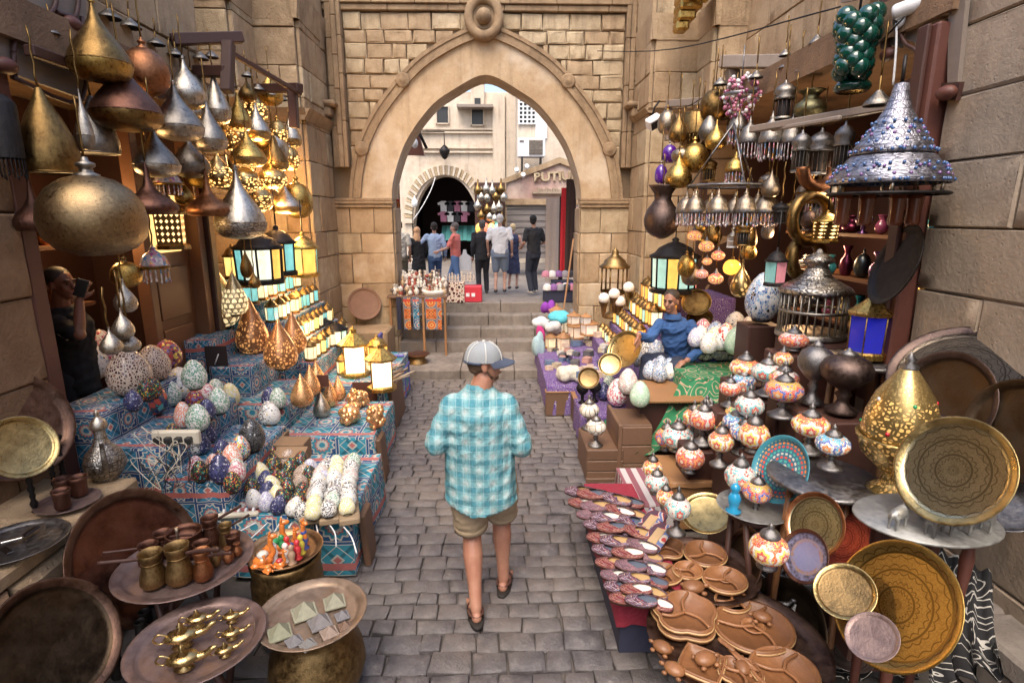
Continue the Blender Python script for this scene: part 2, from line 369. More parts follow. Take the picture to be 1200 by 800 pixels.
MO = {
 'white': mosaic('white_mosaic', [(W_, 8), ((.6, .6, .58), 3), ((.3, .4, .55), .5), (K_, .5), (YL, .3)], (.55, .53, .5), 60),
 'speck': mosaic('black_and_white_mosaic', [(W_, 5), (K_, 5), ((.5, .5, .5), 1)], (.6, .58, .55), 60),
 'brown': mosaic('brown_beaded_mosaic', [((.10, .03, .025), 6), ((.05, .02, .02), 4), ((.35, .18, .12), 1)], (.62, .5, .4), 62, .15),
 'redwhite': mosaic('red_and_white_mosaic', [((.5, .04, .1), 5), (W_, 4), ((.7, .3, .35), 1)], (.7, .66, .62), 60),
 'green': mosaic('green_and_white_mosaic', [((.06, .25, .13), 5), (W_, 4), ((.25, .45, .3), 2)], (.75, .75, .7), 70),
 'palegreen': mosaic('pale_green_mosaic', [((.35, .58, .40), 6), ((.5, .68, .5), 4), (W_, 1)], (.55, .62, .52), 60),
 'orange': mosaic('orange_and_white_mosaic', [((.75, .16, .06), 5), (W_, 4), (OR, 2)], (.8, .75, .7), 70),
 'yellow': mosaic('yellow_mosaic', [((.75, .66, .22), 6), (W_, 3), ((.5, .5, .2), 1)], (.75, .72, .6), 70),
 'navy': mosaic('navy_mosaic', [((.02, .025, .09), 6), ((.06, .06, .2), 3), ((.5, .5, .6), 1)], (.07, .07, .12), 60),
 'black': mosaic('black_mosaic', [((.012, .012, .014), 8), ((.05, .05, .055), 3), ((.4, .4, .42), .4)], (.1, .1, .1), 70),
 'dots': mosaic('black_mosaic_with_bright_dots', [(K_, 5), (RD, 1.2), (YL, 1), (GR, 1.2), (TQ, .6), (OR, .6)], (.02, .02, .02), 55, .12),
 'bluewhite': mosaic('blue_and_white_mosaic', [((.6, .62, .64), 4), ((.08, .16, .36), 3), ((.22, .36, .52), 3), (K_, 1)], (.5, .5, .52), 62),
 'lilac': mosaic('lilac_mosaic', [((.42, .40, .62), 5), (W_, 3), ((.2, .2, .4), 2)], (.7, .7, .72), 70),
 'multi': mosaic('many_coloured_mosaic', [(RD, 2), (YL, 2), (TQ, 1), (BL, 1.5), (OR, 2), (GR, 1), (W_, 1.5)], (.6, .55, .5), 48),
 'pinkgrey': mosaic('pink_grey_mosaic', [((.55, .5, .46), 5), (PK, 1), (W_, 3)], (.5, .48, .45), 60),
 'purplered': mosaic('red_and_purple_mosaic', [((.45, .05, .05), 4), (PU, 2), (YL, 1.2), ((.1, .02, .05), 3)], (.2, .1, .1), 40),
 'bluered': mosaic('dark_blue_mosaic_with_red_flowers', [((.03, .05, .14), 5), ((.55, .09, .06), 4), ((.1, .35, .2), 2), (TQ, 1)], (.05, .05, .07), 22),
 'swirl': mosaic('red_white_swirled_mosaic', [(RD, 5), (W_, 4), (YL, 1)], (.8, .75, .7), 36),
}
def turk(name, bgc, cols, n=5, es=.05):
    t = MT(name); uv = t.xyz(t.co('UV')); r = t.rnd(); u = uv[0] * n + r * 5; fx = t.m('FRACT', u) - .5; fy = (uv[1] - .5) * 1.7
    d = t.m('SQRT', fx * fx + fy * fy); a = t.m('ARCTAN2', fy, fx); d2 = d * (1.0 + t.m('COSINE', a * 6) * .16)
    o = t.xyz(t.co()); vv = t.vor(t.co(), 19, 'F1', 'Color'); k = t.xyz(vv)[0]; ed = t.vor(t.co(), 19, 'DISTANCE_TO_EDGE')
    c = t.ramp(k, [(0, bgc), (.45, [q * .8 for q in bgc]), (.72, cols[0]), (.86, cols[1])], True)
    c = t.mix(d2 < .44, c, cols[2]); c = t.mix(d2 < .31, c, cols[1]); c = t.mix(d2 < .2, c, cols[0]); c = t.mix(d2 < .09, c, (.7, .6, .4))
    c = t.mix(ed < .05, c, (.4, .36, .32)); t.bump(t.m('MINIMUM', ed, .1), .5, .01)
    return t.out(c, .2, 0.0, c, es, Coat_Weight=.3)
TK = {'white': turk('white_glass_bead_mosaic', (.6, .58, .54), [RD, TQ, (.62, .6, .55)]), 'orange': turk('orange_glass_mosaic', (.62, .12, .015), [RD, YL, (.7, .66, .6)]),
 'multi': turk('multicoloured_glass_mosaic', (.55, .3, .03), [OR, BL, RD]), 'redw': turk('red_and_white_glass_mosaic', (.62, .55, .5), [RD, OR, (.55, .05, .05)]),
 'blue': turk('blue_and_orange_glass_mosaic', (.1, .35, .5), [OR, W_, BL]), 'green': turk('green_glass_mosaic', (.05, .3, .12), [RD, YL, OR])}
def khay(name, A, B, Cc, D, cell=.17):     # appliqué cloth of squares with rosettes and bordered panels
    t = MT(name); uv = t.xyz(t.co('UV')); u = uv[0] / cell; v = uv[1] / cell; iu = t.m('FLOOR', u); iv = t.m('FLOOR', v)
    fx = t.m('FRACT', u) - .5; fy = t.m('FRACT', v) - .5; ax = t.m('ABSOLUTE', fx); ay = t.m('ABSOLUTE', fy)
    d = t.m('SQRT', fx * fx + fy * fy); a = t.m('ARCTAN2', fy, fx); sel = t.m('FRACT', (iu * .5 + iv * .5)); sel = sel < .25
    pet = d * (1.0 + t.m('COSINE', a * 12) * .10)
    ros = t.mix(pet < .40, B, Cc); ros = t.mix(pet < .34, ros, A); ros = t.mix(pet < .24, ros, D); ros = t.mix(pet < .19, ros, Cc); ros = t.mix(pet < .10, ros, A)
    cr = t.m('ABSOLUTE', ax - ay); pan = t.mix(cr < .07, A, [q * .45 for q in A]); pan = t.mix(t.m('LESS_THAN', ax + ay, .18), pan, Cc); pan = t.mix(t.m('LESS_THAN', ax + ay, .11), pan, D)
    pan = t.mix(t.m('LESS_THAN', t.m('ABSOLUTE', ax + ay - .42), .018), pan, Cc)
    c = t.mix(sel, pan, ros); bd = t.m('MAXIMUM', ax, ay); c = t.mix(bd > .44, c, Cc); c = t.mix(bd > .465, c, B)
    big = t.m('LESS_THAN', t.m('ABSOLUTE', t.m('FRACT', v / 3.0) - .1), .035); c = t.mix(big, c, D)
    n = t.noise(t.world(), 90, 3); wv = t.noise(t.world(), 3, 3); c = t.mix(n * .35, c, [q * .5 for q in A]); t.bump(n * .15 + wv * .8, .7, .05)
    return t.out(c, .9)
M['khay_blue'] = khay('blue_applique_cloth', (.03, .19, .32), (.015, .05, .16), (.58, .54, .46), (.52, .13, .09), .2)
M['khay_teal'] = khay('teal_applique_cloth', (.035, .26, .36), (.018, .065, .2), (.56, .53, .46), (.48, .13, .11), .29)
M['khay_red'] = khay('red_orange_applique_cloth', (.5, .11, .03), (.04, .12, .25), (.6, .4, .12), (.45, .04, .03), .2)
def paisley(name, A, B, Cc, sc=9, D=(.5, .5, .45), st=(.62, .86, .96)):
    t = MT(name); uv = t.co('UV'); n = t.noise(uv, 4, 2, .5, 'Color'); q = t.n('VectorMath', 0, {'operation': 'MULTIPLY_ADD'}, _0=n, _1=(.12, .12, 0), _2=uv)
    v = t.vor(q, sc); s_ = t.m('SINE', v * 24); c = t.ramp(s_, [(0, A), (.01, A), (st[0], B), (st[1], Cc), (st[2], D)], True)
    f = t.noise(t.world(), 80, 3); t.bump(f, .2, .01); return t.out(t.mix(f * .3, c, [z * .4 for z in A]), .85)
M['green_cloth'] = paisley('green_patterned_cloth', (.02, .17, .07), (.03, .26, .12), (.45, .47, .3), 6, (.55, .16, .14))
M['purple_cloth'] = paisley('purple_patterned_cloth', (.10, .045, .2), (.05, .08, .27), (.35, .13, .28), 16)
M['arab_cloth'] = paisley('black_cloth_with_white_arabesque', (.012, .012, .014), (.012, .012, .014), (.5, .48, .44), 7, (.5, .48, .44))
M['shoe_cloth'] = paisley('embroidered_cloth', (.07, .03, .05), (.42, .04, .04), (.5, .44, .36), 5, (.10, .14, .3), (.3, .55, .85))
M['red_cloth'] = paisley('dark_red_cloth', (.22, .012, .03), (.28, .02, .04), (.12, .01, .02), 9, (.3, .03, .05))
M['keffiyeh'] = paisley('red_white_scarf', (.55, .05, .05), (.7, .62, .56), (.5, .06, .06), 18, (.7, .65, .6))
def plaid():
    t = MT('plaid_shirt'); o = t.xyz(t.co()); n = t.noise(t.co(), 6, 3); x = o[0] + n * .012; z = o[2] + n * .012
    sx = t.m('SINE', x * 76.0); sz = t.m('SINE', z * 70.0); lx = t.m('SINE', x * 152.0 + 1.0); lz = t.m('SINE', z * 140.0 + 1.0)
    f = t.m('MAXIMUM', t.m('MINIMUM', (sx + sz) * .25 + .5, 1.0), 0.0)
    c = t.ramp(f, [(.12, (.055, .215, .275)), (.45, (.12, .30, .345)), (.75, (.22, .385, .41)), (1.0, (.40, .49, .50))])
    c = t.mix((lx > .95) * .3, c, (.45, .55, .56)); c = t.mix((lz > .95) * .3, c, (.45, .55, .56))
    wr = t.noise(t.vec(o[0] * 3, o[1] * 3, o[2] * 1.2), 5, 4); t.bump(wr, .7, .06); return t.out(c, .85)
M['plaid'] = plaid()
M['khaki'] = plain('khaki_cotton', (.34, .26, .17), .9, var=.2, sc=9, bump=.25)
def stripes(name, a, b, sc, ax=0):
    t = MT(name); o = t.xyz(t.co('UV')); c = t.mix(t.m('SINE', o[ax] * sc) > 0.0, a, b); return t.out(c, .6)
M['shutter'] = stripes('steel_shutter', (.42, .38, .36), (.30, .27, .26), 90, 1)
M['brass_globe'] = metal('hammered_brass', (.42, .30, .16), (.18, .115, .06), .3, .0, 2.2)
M['litwin'] = plain('lit_window', (.5, .3, .1), .5, emit=(1, .6, .2), es=.7)
def piercedm():
    t = MT('pierced_lit_brass'); o = t.xyz(t.co()); x = t.m('FRACT', (o[0] + o[1]) * 7) - .5; y = t.m('FRACT', (o[2]) * 9) - .5
    h = t.m('LESS_THAN', t.m('ABSOLUTE', x) + t.m('ABSOLUTE', y), .32); return t.out(t.mix(h, (.2, .12, .04), (.9, .6, .25)), .35, (1.0 - h) * .9, (1, .6, .22), h * 1.1)
M['pierced'] = piercedm()
M['ivory'] = plain('ivory_plastic', (.55, .5, .4), .5, var=.1); M['clay'] = plain('clay_plate', (.20, .11, .07), .75, var=.3, sc=9)
M['copper_tray'] = metal('dark_copper_tray', (.17, .075, .05), (.07, .03, .022), .42, 0, .6); M['bronze_dark'] = metal('dark_bronze_tray', (.10, .07, .045), (.045, .03, .02), .45, 0, .6)
M['brass_lamp'] = metal('bright_brass', (.6, .46, .22), (.3, .2, .08), .27); M['pyr_tray'] = metal('worn_copper_tray', (.36, .27, .2), (.19, .13, .09), .45, 0, .8, .7); M['bowl_brass'] = metal('copper_bowl', (.42, .28, .16), (.22, .13, .07), .38)
M['stonec'] = bynode('carved_stone_colour', .7, 0, .3, 0, 40, .2)
M['purple_glass'] = plain('purple_glass', (.07, .012, .20), .12, Coat_Weight=.5); M['greenglass'] = plain('green_glass', (.001, .04, .027), .08, Coat_Weight=.6)
M['iron_warm'] = metal('dark_bronzed_iron', (.16, .115, .10), (.05, .035, .032), .42); M['bronze_green'] = metal('greenish_bronze', (.25, .24, .14), (.1, .09, .05), .4); M['brass_dome'] = metal('dull_brass_dome', (.42, .35, .26), (.17, .13, .1), .33)
M['amberglass'] = plain('amber_lit_glass', (.7, .25, .03), .2, emit=(1, .4, .05), es=.9); M['amberdark'] = plain('amber_glass', (.16, .045, .02), .1, Coat_Weight=.6); M['open_brass2'] = openwork('pod_openwork', (.55, .38, .16), (1, .6, .2), .3, 14, 9, 'v')
TG = {'o': turk('orange_lit_mosaic', (.8, .2, .02), [RD, YL, OR], 5, .28), 'y': turk('yellow_lit_mosaic', (.75, .3, .02), [OR, YL, RD], 5, .28), 'r': turk('red_lit_mosaic', (.65, .05, .02), [OR, RD, YL], 5, .3), 'p': turk('pink_lit_mosaic', (.55, .2, .12), [RD, OR, PK], 5, .2)}
M['silver_lace'] = metal('silver_filigree', (.50, .50, .55), (.20, .20, .25), .36, .7, 1.5); M['silver_cage'] = metal('cage_silver', (.46, .43, .38), (.18, .16, .13), .33)
M['cloth_blue'] = plain('plain_blue_cloth', (.05, .06, .2), .9); M['navycloth'] = plain('dark_navy_cloth', (.02, .022, .045), .9); M['stripe_cloth'] = stripes('striped_cloth', (.45, .42, .42), (.22, .08, .1), 60)
M['denim'] = plain('blue_denim', (.03, .085, .23), .9, var=.35, sc=9, bump=.8); M['glowsoft'] = bynode('lit_paper', .6, 0, .3, .22, 9)
M['opal'] = plain('opal_glass', (.7, .68, .65), .25, var=.1); M['crackle'] = mosaic('crackled_white_glass', [((.7, .66, .58), 6), ((.55, .5, .42), 3)], (.25, .2, .15), 13)
M['pewter_light'] = metal('light_pewter', (.42, .42, .40), (.22, .22, .21), .45, 0, 2, .7); M['tealrim'] = plain('teal_rim', (.04, .2, .26), .35)
M['shoe_b'] = paisley('red_white_embroidery', (.13, .012, .016), (.42, .36, .3), (.08, .06, .16), 6, (.5, .2, .08), (.35, .6, .85)); M['shoe_c'] = paisley('grey_violet_embroidery', (.10, .06, .08), (.2, .13, .17), (.36, .3, .3), 7, (.3, .05, .06), (.3, .6, .85))
def inlaym():
    t = MT('inlaid_dark_wood'); uv = t.xyz(t.co('UV')); fx = t.m('FRACT', uv[0] * 9) - .5; fy = t.m('FRACT', uv[1] * 9) - .5; d = t.m('SQRT', fx * fx + fy * fy); a = t.m('ARCTAN2', fy, fx)
    return t.out(t.mix(t.m('LESS_THAN', t.m('ABSOLUTE', d - .28 - t.m('COSINE', a * 6) * .07), .035), (.05, .035, .03), (.4, .37, .32)), .5)
M['inlay'] = inlaym()
def dotplate():
    t = MT('dot_mosaic_plate'); o = t.xyz(t.co()); r = t.m('SQRT', o[0] * o[0] + o[1] * o[1]); a = t.m('ARCTAN2', o[1], o[0]); k = t.m('FLOOR', r * 45); n = t.m('MAXIMUM', k * 5, 4.0)
    fa = t.m('FRACT', a / (2 * pi) * n + k * .5) - .5; fr = t.m('FRACT', r * 45) - .5; d = t.m('SQRT', fa * fa + fr * fr); h = t.m('FRACT', k * .37)
    c = t.mix(d < .33, (.03, .13, .19), t.ramp(h, [(0, (.6, .06, .04)), (.3, (.5, .5, .45)), (.5, (.65, .2, .05)), (.7, (.05, .35, .3)), (.85, (.6, .55, .2))], True)); return t.out(c, .35)
M['dotplate'] = dotplate()
def bluedish():
    t = MT('dish_with_blue_centre'); o = t.xyz(t.co()); r = t.m('SQRT', o[0] * o[0] + o[1] * o[1]); v = t.vor(t.co(), 60); nz = t.noise(t.co(), 20)
    c = t.ramp(r * 6, [(0, (.2, .22, .4)), (.42, (.3, .12, .12)), (.44, (.35, .2, .08)), (.5, (.35, .2, .08)), (.53, (.05, .04, .05))], True); return t.out(t.mix(v, c, [.25, .25, .4]), .35, .5)
M['bluedish'] = bluedish()
def sheet(name, pts, m, k='structure'):
    b = MB(); b.face([b.pt(p) for p in pts]); return kind(O(name, b.mesh(name, m)), k)
sheet('ground', [(-200, -200, -.08), (200, -200, -.08), (200, 200, -.08), (-200, 200, -.08)], M['soil'])
street = sheet('street', [(-4.3, -8, -.035), (3.8, -8, -.035), (3.8, 10.2, -.035), (-4.3, 10.2, -.035)], M['soil'])
def cobble(b, x0, x1, y0, y1, rg):
    j = lambda: rg.uniform(-.012, .012); P = [(x0 + j(), y0 + j()), (x1 + j(), y0 + j()), (x1 + j(), y1 + j()), (x0 + j(), y1 + j())]
    cx, cy = (x0 + x1) / 2, (y0 + y1) / 2; h = rg.uniform(-.008, .008); tx, ty = rg.uniform(-.03, .03), rg.uniform(-.04, .04)
    lo = [b.pt((x, y, -.06)) for x, y in P]; md = [b.pt((x, y, h - .009)) for x, y in P]
    tp = [b.pt((cx + (x - cx) * .92, cy + (y - cy) * .88, h + (x - cx) * tx + (y - cy) * ty)) for x, y in P]
    c = b.pt((cx, cy, h + .003))
    for i in range(4):
        k = (i + 1) % 4; b.face([lo[i], lo[k], md[k], md[i]]); b.face([md[i], md[k], tp[k], tp[i]], None, True); b.face([tp[i], tp[k], c], None, True)
rg = random.Random(3); stones = []; y = 2.35
while y < 8.72:
    dy = rg.uniform(.115, .165); x = -1.75 + rg.uniform(0, .2)
    while x < 1.35:
        dx = rg.uniform(.13, .27); stones.append((x, x + dx - .008, y, min(y + dy - .008, 8.74))); x += dx
    y += dy
vis = [s for s in stones if -1.45 < (s[0] + s[1]) / 2 < 1.15]; hid = [s for s in stones if s not in vis]
for s in vis[:298]:
    b = MB(); cobble(b, *s, rg); O('cobblestone', b.mesh('cobblestone', M['cobble']), street)
b = MB()
for s in vis[298:] + hid: cobble(b, *s, rg)
kind(O('cobblestones', b.mesh('cobblestones', M['cobble']), street), 'stuff')
STEPS = [(8.80, .14, 10.05), (10.05, .34, 10.33), (10.33, .53, 10.62), (10.62, .73, 10.92), (10.92, .93, 11.4)]
zb = 0
for i, (y0, z, y1) in enumerate(STEPS):
    st = kind(O('stone_step', None), 'structure')
    x = -2.1 if i else -1.55; xe = 1.7 if i else .95
    while x < xe - .05:
        dx = min(rg.uniform(.75, 1.15), xe - x)
        if xe - x - dx < .3: dx = xe - x
        b = MB(); b.box((x + dx / 2, (y0 + y1) / 2 + .02, (z + zb) / 2 - .02), (dx - .008, y1 - y0 + .05, z - zb + .04), None, .012)
        O('step_slab', b.mesh('step_slab', M['step']), st); x += dx
    zb = z - .03
sheet('plaza', [(-30, 11.3, .925), (30, 11.3, .925), (30, 14, .80), (-30, 14, .80)], M['step'])
sheet('plaza_ground', [(-30, 14, .80), (30, 14, .80), (30, 45, .80), (-30, 45, .80)], M['step'])
def wallblock(L, h, t, rg, ch=.014, jt=.005, ro=.0):
    b = MB(); pr = rg.uniform(0, .016); j = lambda: rg.uniform(-jt, jt)
    P = [(0, 0), (L, 0), (L, h), (0, h)]; bk = [b.pt((x, 0, z)) for x, z in P]
    f0 = [b.pt((x + j(), -t - pr + ch, z + j())) for x, z in P]
    f1 = [b.pt((L / 2 + (x - L / 2) * (1 - 2 * ch / L) + j(), -t - pr + j(), h / 2 + (z - h / 2) * (1 - 2 * ch / h) + j())) for x, z in P]
    for i in range(4):
        k = (i + 1) % 4; b.face([bk[i], bk[k], f0[k], f0[i]]); b.face([f0[i], f0[k], f1[k], f1[i]])
    if not ro: b.face(f1); return b
    nx, nz = max(2, min(6, int(L / .09))), max(2, min(4, int(h / .08))); A, B, C, D = [Vector(b.v[k]) for k in f1]; G = {}
    for i in range(nx + 1):
        for k in range(nz + 1):
            u, v = i / nx, k / nz; cn = (i in (0, nx)) and (k in (0, nz)); p = A.lerp(B, u).lerp(D.lerp(C, u), v)
            if not cn: p.y += rg.uniform(-ro, ro) * (.5 if i in (0, nx) or k in (0, nz) else 1)
            G[i, k] = f1[(0 if k == 0 else 3) if i == 0 else (1 if k == 0 else 2)] if cn else b.pt(p)
    for i in range(nx):
        for k in range(nz): b.face([G[i, k], G[i + 1, k], G[i + 1, k + 1], G[i, k + 1]], None, True)
    return b
def blocks(par, p0, p1, zs, Lm, m, rg, t=.05, name='stone_block', jn=.008, ch=.011, ok=None, ro=.006):
    p0 = Vector((*p0, 0)); p1 = Vector((*p1, 0)); d = p1 - p0; W = d.length; ang = atan2(d.y, d.x)
    for i in range(len(zs) - 1):
        z0, z1 = zs[i], zs[i + 1]; x = 0; first = True
        while x < W - .02:
            L = Lm * rg.uniform(.75, 1.3) * (.6 if first and i % 2 else 1); first = False
            if W - x - L < Lm * .4: L = W - x
            if ok is None or ok(p0 + d.normalized() * (x + L / 2), z0, z1, L):
                mm = m[rg.randrange(len(m))] if isinstance(m, list) else m
                O(name, wallblock(L - jn, z1 - z0 - jn, t, rg, ch, .005, ro).mesh(name, mm), par, p0 + d.normalized() * (x + jn / 2) + Vector((0, 0, z0 + jn / 2)), (0, 0, ang))
            x += L
def steps_z(z0, z1, h, rg, v=.12):
    z = [z0]
    while z[-1] < z1 - h * .5: z.append(z[-1] + h * rg.uniform(1 - v, 1 + v))
    z[-1] = z1; return z
def backing(par, p0, p1, z0, z1, m=None, th=.4, name='wall_core'):
    p0 = Vector((*p0, 0)); p1 = Vector((*p1, 0)); d = (p1 - p0).normalized(); n = Vector((-d.y, d.x, 0)); b = MB()
    b.hexa([p0 + Vector((0, 0, z0)), p1 + Vector((0, 0, z0)), p1 + n * th + Vector((0, 0, z0)), p0 + n * th + Vector((0, 0, z0)),
            p0 + Vector((0, 0, z1)), p1 + Vector((0, 0, z1)), p1 + n * th + Vector((0, 0, z1)), p0 + n * th + Vector((0, 0, z1))])
    return O(name, b.mesh(name, m or M['mortar']), par)
WT = 6.4; rg = random.Random(11); LS = [M['limestone'], M['limestone'], M['paleblock']]
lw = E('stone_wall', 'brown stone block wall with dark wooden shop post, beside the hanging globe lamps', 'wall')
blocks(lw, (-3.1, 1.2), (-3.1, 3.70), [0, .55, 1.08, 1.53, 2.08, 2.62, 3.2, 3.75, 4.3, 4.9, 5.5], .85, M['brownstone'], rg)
backing(lw, (-3.1, -7), (-3.1, 3.70), -.1, WT); backing(lw, (-3.1, 3.70), (-3.1, 6.3), 3.72, WT); backing(lw, (-4, 6.3), (-4, 8.05), -.1, WT); backing(lw, (-3.1, 6.3), (-4.4, 6.3), -.1, WT, None, .1)
blocks(lw, (-3.1, 3.70), (-3.1, 6.3), steps_z(3.72, 7.5, .5, rg), .7, M['limestone'], rg)
rw = E('stone_wall', 'pinkish grey wall of large stone blocks behind the dark round trays', 'wall')
XW = 2.95
cz = [0, .5, 1.0, 1.5] + [aX(*q, XW).z for q in ((1080, 337), (1095, 266), (1105, 192), (1122, 116), (1132, 35))] + [4.5, 5.05, 5.6]
cz = sorted(cz); cz = [c for i, c in enumerate(cz) if i == 0 or c - cz[i - 1] > .2]
blocks(rw, (XW, 3.76), (XW, 1.2), cz, .95, M['greystone'], rg)
backing(rw, (XW, 3.76), (XW, -7), -.1, WT); backing(rw, (3.5, 8.35), (3.5, 4.8), 3.9, WT)
blocks(rw, (3.5, 8.35), (3.5, 4.8), steps_z(3.9, 7.5, .55, rg), .8, M['limestone'], rg)
backing(rw, (3.5, 4.8), (XW, 4.8), 3.9, WT, M['greystone'], .1); backing(rw, (XW, 4.8), (XW, 3.76), 4.35, WT, M['greystone'])
def pilaster(label, segs, hs, zb=0):
    p = E('stone_pilaster', label, 'pilaster')
    for a, c in segs:
        backing(p, a, c, -.1, WT, None, .3); blocks(p, a, c, hs, .62, LS, rg, .045)
    return p
hl = [0, .42, .95, 1.4, 1.95, 2.35, 2.9, 3.4, 3.92, 4.28, 4.7, 5.2, 5.48, 6.0, 6.6]
pl = pilaster('stepped stone pilaster in lamplight beside the glowing gold lamps', [((-4, 8.05), (-3.48, 8.05)), ((-3.48, 8.05), (-3.48, 8.75)), ((-3.48, 8.75), (-2.85, 8.75)), ((-2.85, 8.75), (-2.85, 10))], hl)
pr = pilaster('stepped stone pilaster above the purple glass lamps and spotlight', [((2.36, 10), (2.36, 9)), ((2.36, 9), (3.05, 9)), ((3.05, 9), (3.05, 8.35)), ((3.05, 8.35), (3.5, 8.35))], hl)
def cornice(par, path, z0, z1, out, m):
    for a, c in path:
        a = Vector((*a, 0)); c = Vector((*c, 0)); d = (c - a).normalized(); n = Vector((d.y, -d.x, 0)); b = MB()
        a2 = a - d * .0; c2 = c + d * .0
        b.hexa([a2 + Vector((0, 0, z0)), c2 + Vector((0, 0, z0)), c2 + n * .06 + Vector((0, 0, z0)), a2 + n * .06 + Vector((0, 0, z0)),
                a2 - d * 0 + Vector((0, 0, z1)), c2 + Vector((0, 0, z1)), c2 + n * out + d * out * 0 + Vector((0, 0, z1)), a2 + n * out + Vector((0, 0, z1))])
        O('cornice', b.mesh('cornice', m), par)
lp = [((-3.95, 8.05), (-3.40, 8.05)), ((-3.48, 7.95), (-3.48, 8.75)), ((-3.48, 8.75), (-2.77, 8.75)), ((-2.85, 8.65), (-2.85, 9.95))]
rp = [((2.36, 9.95), (2.36, 8.9)), ((2.28, 9), (3.05, 9)), ((3.05, 9.0), (3.05, 8.25)), ((2.97, 8.35), (3.48, 8.35))]
zc = aY(350, 128, 8.75).z; cornice(pl, lp, zc - .16, zc, .15, M['carvedstone']); cornice(pl, lp, zc + 1.18, zc + 1.55, .10, M['limestone'])
zc2 = aY(770, 128, 9).z; cornice(pr, rp, zc2 - .07, zc2, .13, M['limestone']); cornice(pr, rp, zc2 + .95, zc2 + 1.3, .09, M['limestone'])
b = MB()   # carved corbel high on the far pilaster
c0 = aY(803, 12, 8.4)
for k in range(5): b.box(c0 + Vector((-.04 * k + .1, -.05, .25 - .12 * k)), (.42 - .06 * k, .5 - .07 * k, .13), None, .03)
for k in range(7): b.ball(c0 + Vector((-.25 + .08 * k, -.32, .1 - .03 * (k % 3))), .06, 8, 5)
O('carved_corbel', b.mesh('carved_corbel', M['brass_gold']), pr)
CX, ZS = -.18, 2.9
inn = [(567, 88), (584, 92), (606, 105), (627, 119), (642, 135), (656, 154), (667, 174), (675, 197), (680, 217), (681, 235)]
oin = [(567, 45), (583, 47), (614, 62), (644, 83), (670, 112), (692, 143), (707, 175), (713, 200), (716, 222), (717, 240)]
def half(l, yy): return [((aY(*p, yy).x - CX), aY(*p, yy).z) for p in l]
def rounded(l):
    l[0] = (0, l[0][1]); q = [(-l[1][0], l[1][1])] + l + [l[-1]]; out = []
    for i in range(1, len(q) - 2):
        a, b, c, d = [Vector((*t, 0)) for t in q[i - 1:i + 3]]
        for k in range(4):
            t = k / 4; p = .5 * ((2 * b) + (c - a) * t + (2 * a - 5 * b + 4 * c - d) * t * t + (3 * b - a - 3 * c + d) * t ** 3); out.append((max(0, p.x), p.y))
    return out + [l[-1]]
HI = rounded(half(inn, 10)); HO = rounded(half(oin, 10))
def polar(h, a):     # radius along direction a (0 = sideways, pi/2 = up), mirrored
    c, s_ = abs(cos(a)), sin(a); best = None
    pts = h + [(h[-1][0], ZS - 1)]
    for (x0, z0), (x1, z1) in zip(pts, pts[1:]):
        z0 -= ZS; z1 -= ZS; den = c * (z1 - z0) - s_ * (x1 - x0)
        if abs(den) < 1e-9: continue
        u = (s_ * x0 - c * z0) / den; r = (x0 + (x1 - x0) * u) * c + (z0 + (z1 - z0) * u) * s_
        if -.001 <= u <= 1.001 and r > 0 and (best is None or r < best): best = r
    return best
NA = 60; AN = [pi * i / NA for i in range(NA + 1)]
def curve(h, off=0.0): return [(CX + cos(a) * (polar(h, a) + off), ZS + sin(a) * (polar(h, a) + off)) for a in AN]
CI, CO_ = curve(HI), curve(HO); TOPZ = aY(567, 14, 10).z; XL, XR = -2.86, 2.37
arch = E('arched_gateway', 'tall pointed stone archway with brick spandrels opening on the bright plaza', 'gateway')
def band(name, A, B, y0, y1, m, par, soft=False):   # between inner curve A and outer curve B, front at y0, back at y1
    b = MB(); n = len(A); q = [[b.pt((A[i][0], y0, A[i][1])) for i in range(n)], [b.pt((B[i][0], y0, B[i][1])) for i in range(n)],
                                [b.pt((B[i][0], y1, B[i][1])) for i in range(n)], [b.pt((A[i][0], y1, A[i][1])) for i in range(n)]]
    for i in range(n - 1):
        for a in range(4):
            c = (a + 1) % 4; b.face([q[a][i], q[a][i + 1], q[c][i + 1], q[c][i]], None, soft)
    b.face([q[k][0] for k in range(4)]); b.face([q[k][-1] for k in (3, 2, 1, 0)])
    return O(name, b.mesh(name, m), par)
band('arch_band', CI, curve(HO, -.005), 9.985, 10.66, M['plaster'], arch)
def rect(a):
    c, s_ = cos(a), sin(a); r = 99
    if c > 1e-6: r = min(r, (XR - CX) / c)
    if c < -1e-6: r = min(r, (XL - CX) / c)
    if s_ > 1e-6: r = min(r, (WT - ZS) / s_)
    return (CX + c * r, ZS + s_ * r)
band('wall_core', curve(HO, -.02), [rect(a) for a in AN], 10.05, 10.6, M['mortar'], arch)
b = MB(); b.box(((XL + XR) / 2, 10.32, 6.2), (XR - XL, .5, .9)); O('wall_core', b.mesh('wall_core', M['mortar']), arch)
for o0, o1, yy in ((-.01, .055, 9.93), (.055, .13, 9.965), (.13, .19, 9.945)):    # ribs of the arch moulding, each cut into stones
    A, B = curve(HO, o0), curve(HO, o1)
    for k in range(0, NA, 6): band('moulding_stone', A[k:k + 7], B[k:k + 7], yy + (k % 2) * .004, 10.06, M['carvedstone'], arch)
for k in (7, 18, 42, 53):
    if 1:
        a = AN[k]; r = polar(HO, a) + .09; b = MB(); b.lathe([(.0, .03), (.05, .03), (.07, .01), (.10, .02), (.12, 0), (.12, -.08)], 16, Matrix.Translation((CX + cos(a) * r, 9.93, ZS + sin(a) * r)) @ Matrix.Rotation(pi / 2, 4, 'X')); O('carved_knot', b.mesh('carved_knot', M['carvedstone']), arch)
bc = aY(567, 20, 9.9); MR = Matrix.Translation(bc) @ Matrix.Rotation(pi / 2, 4, 'X')
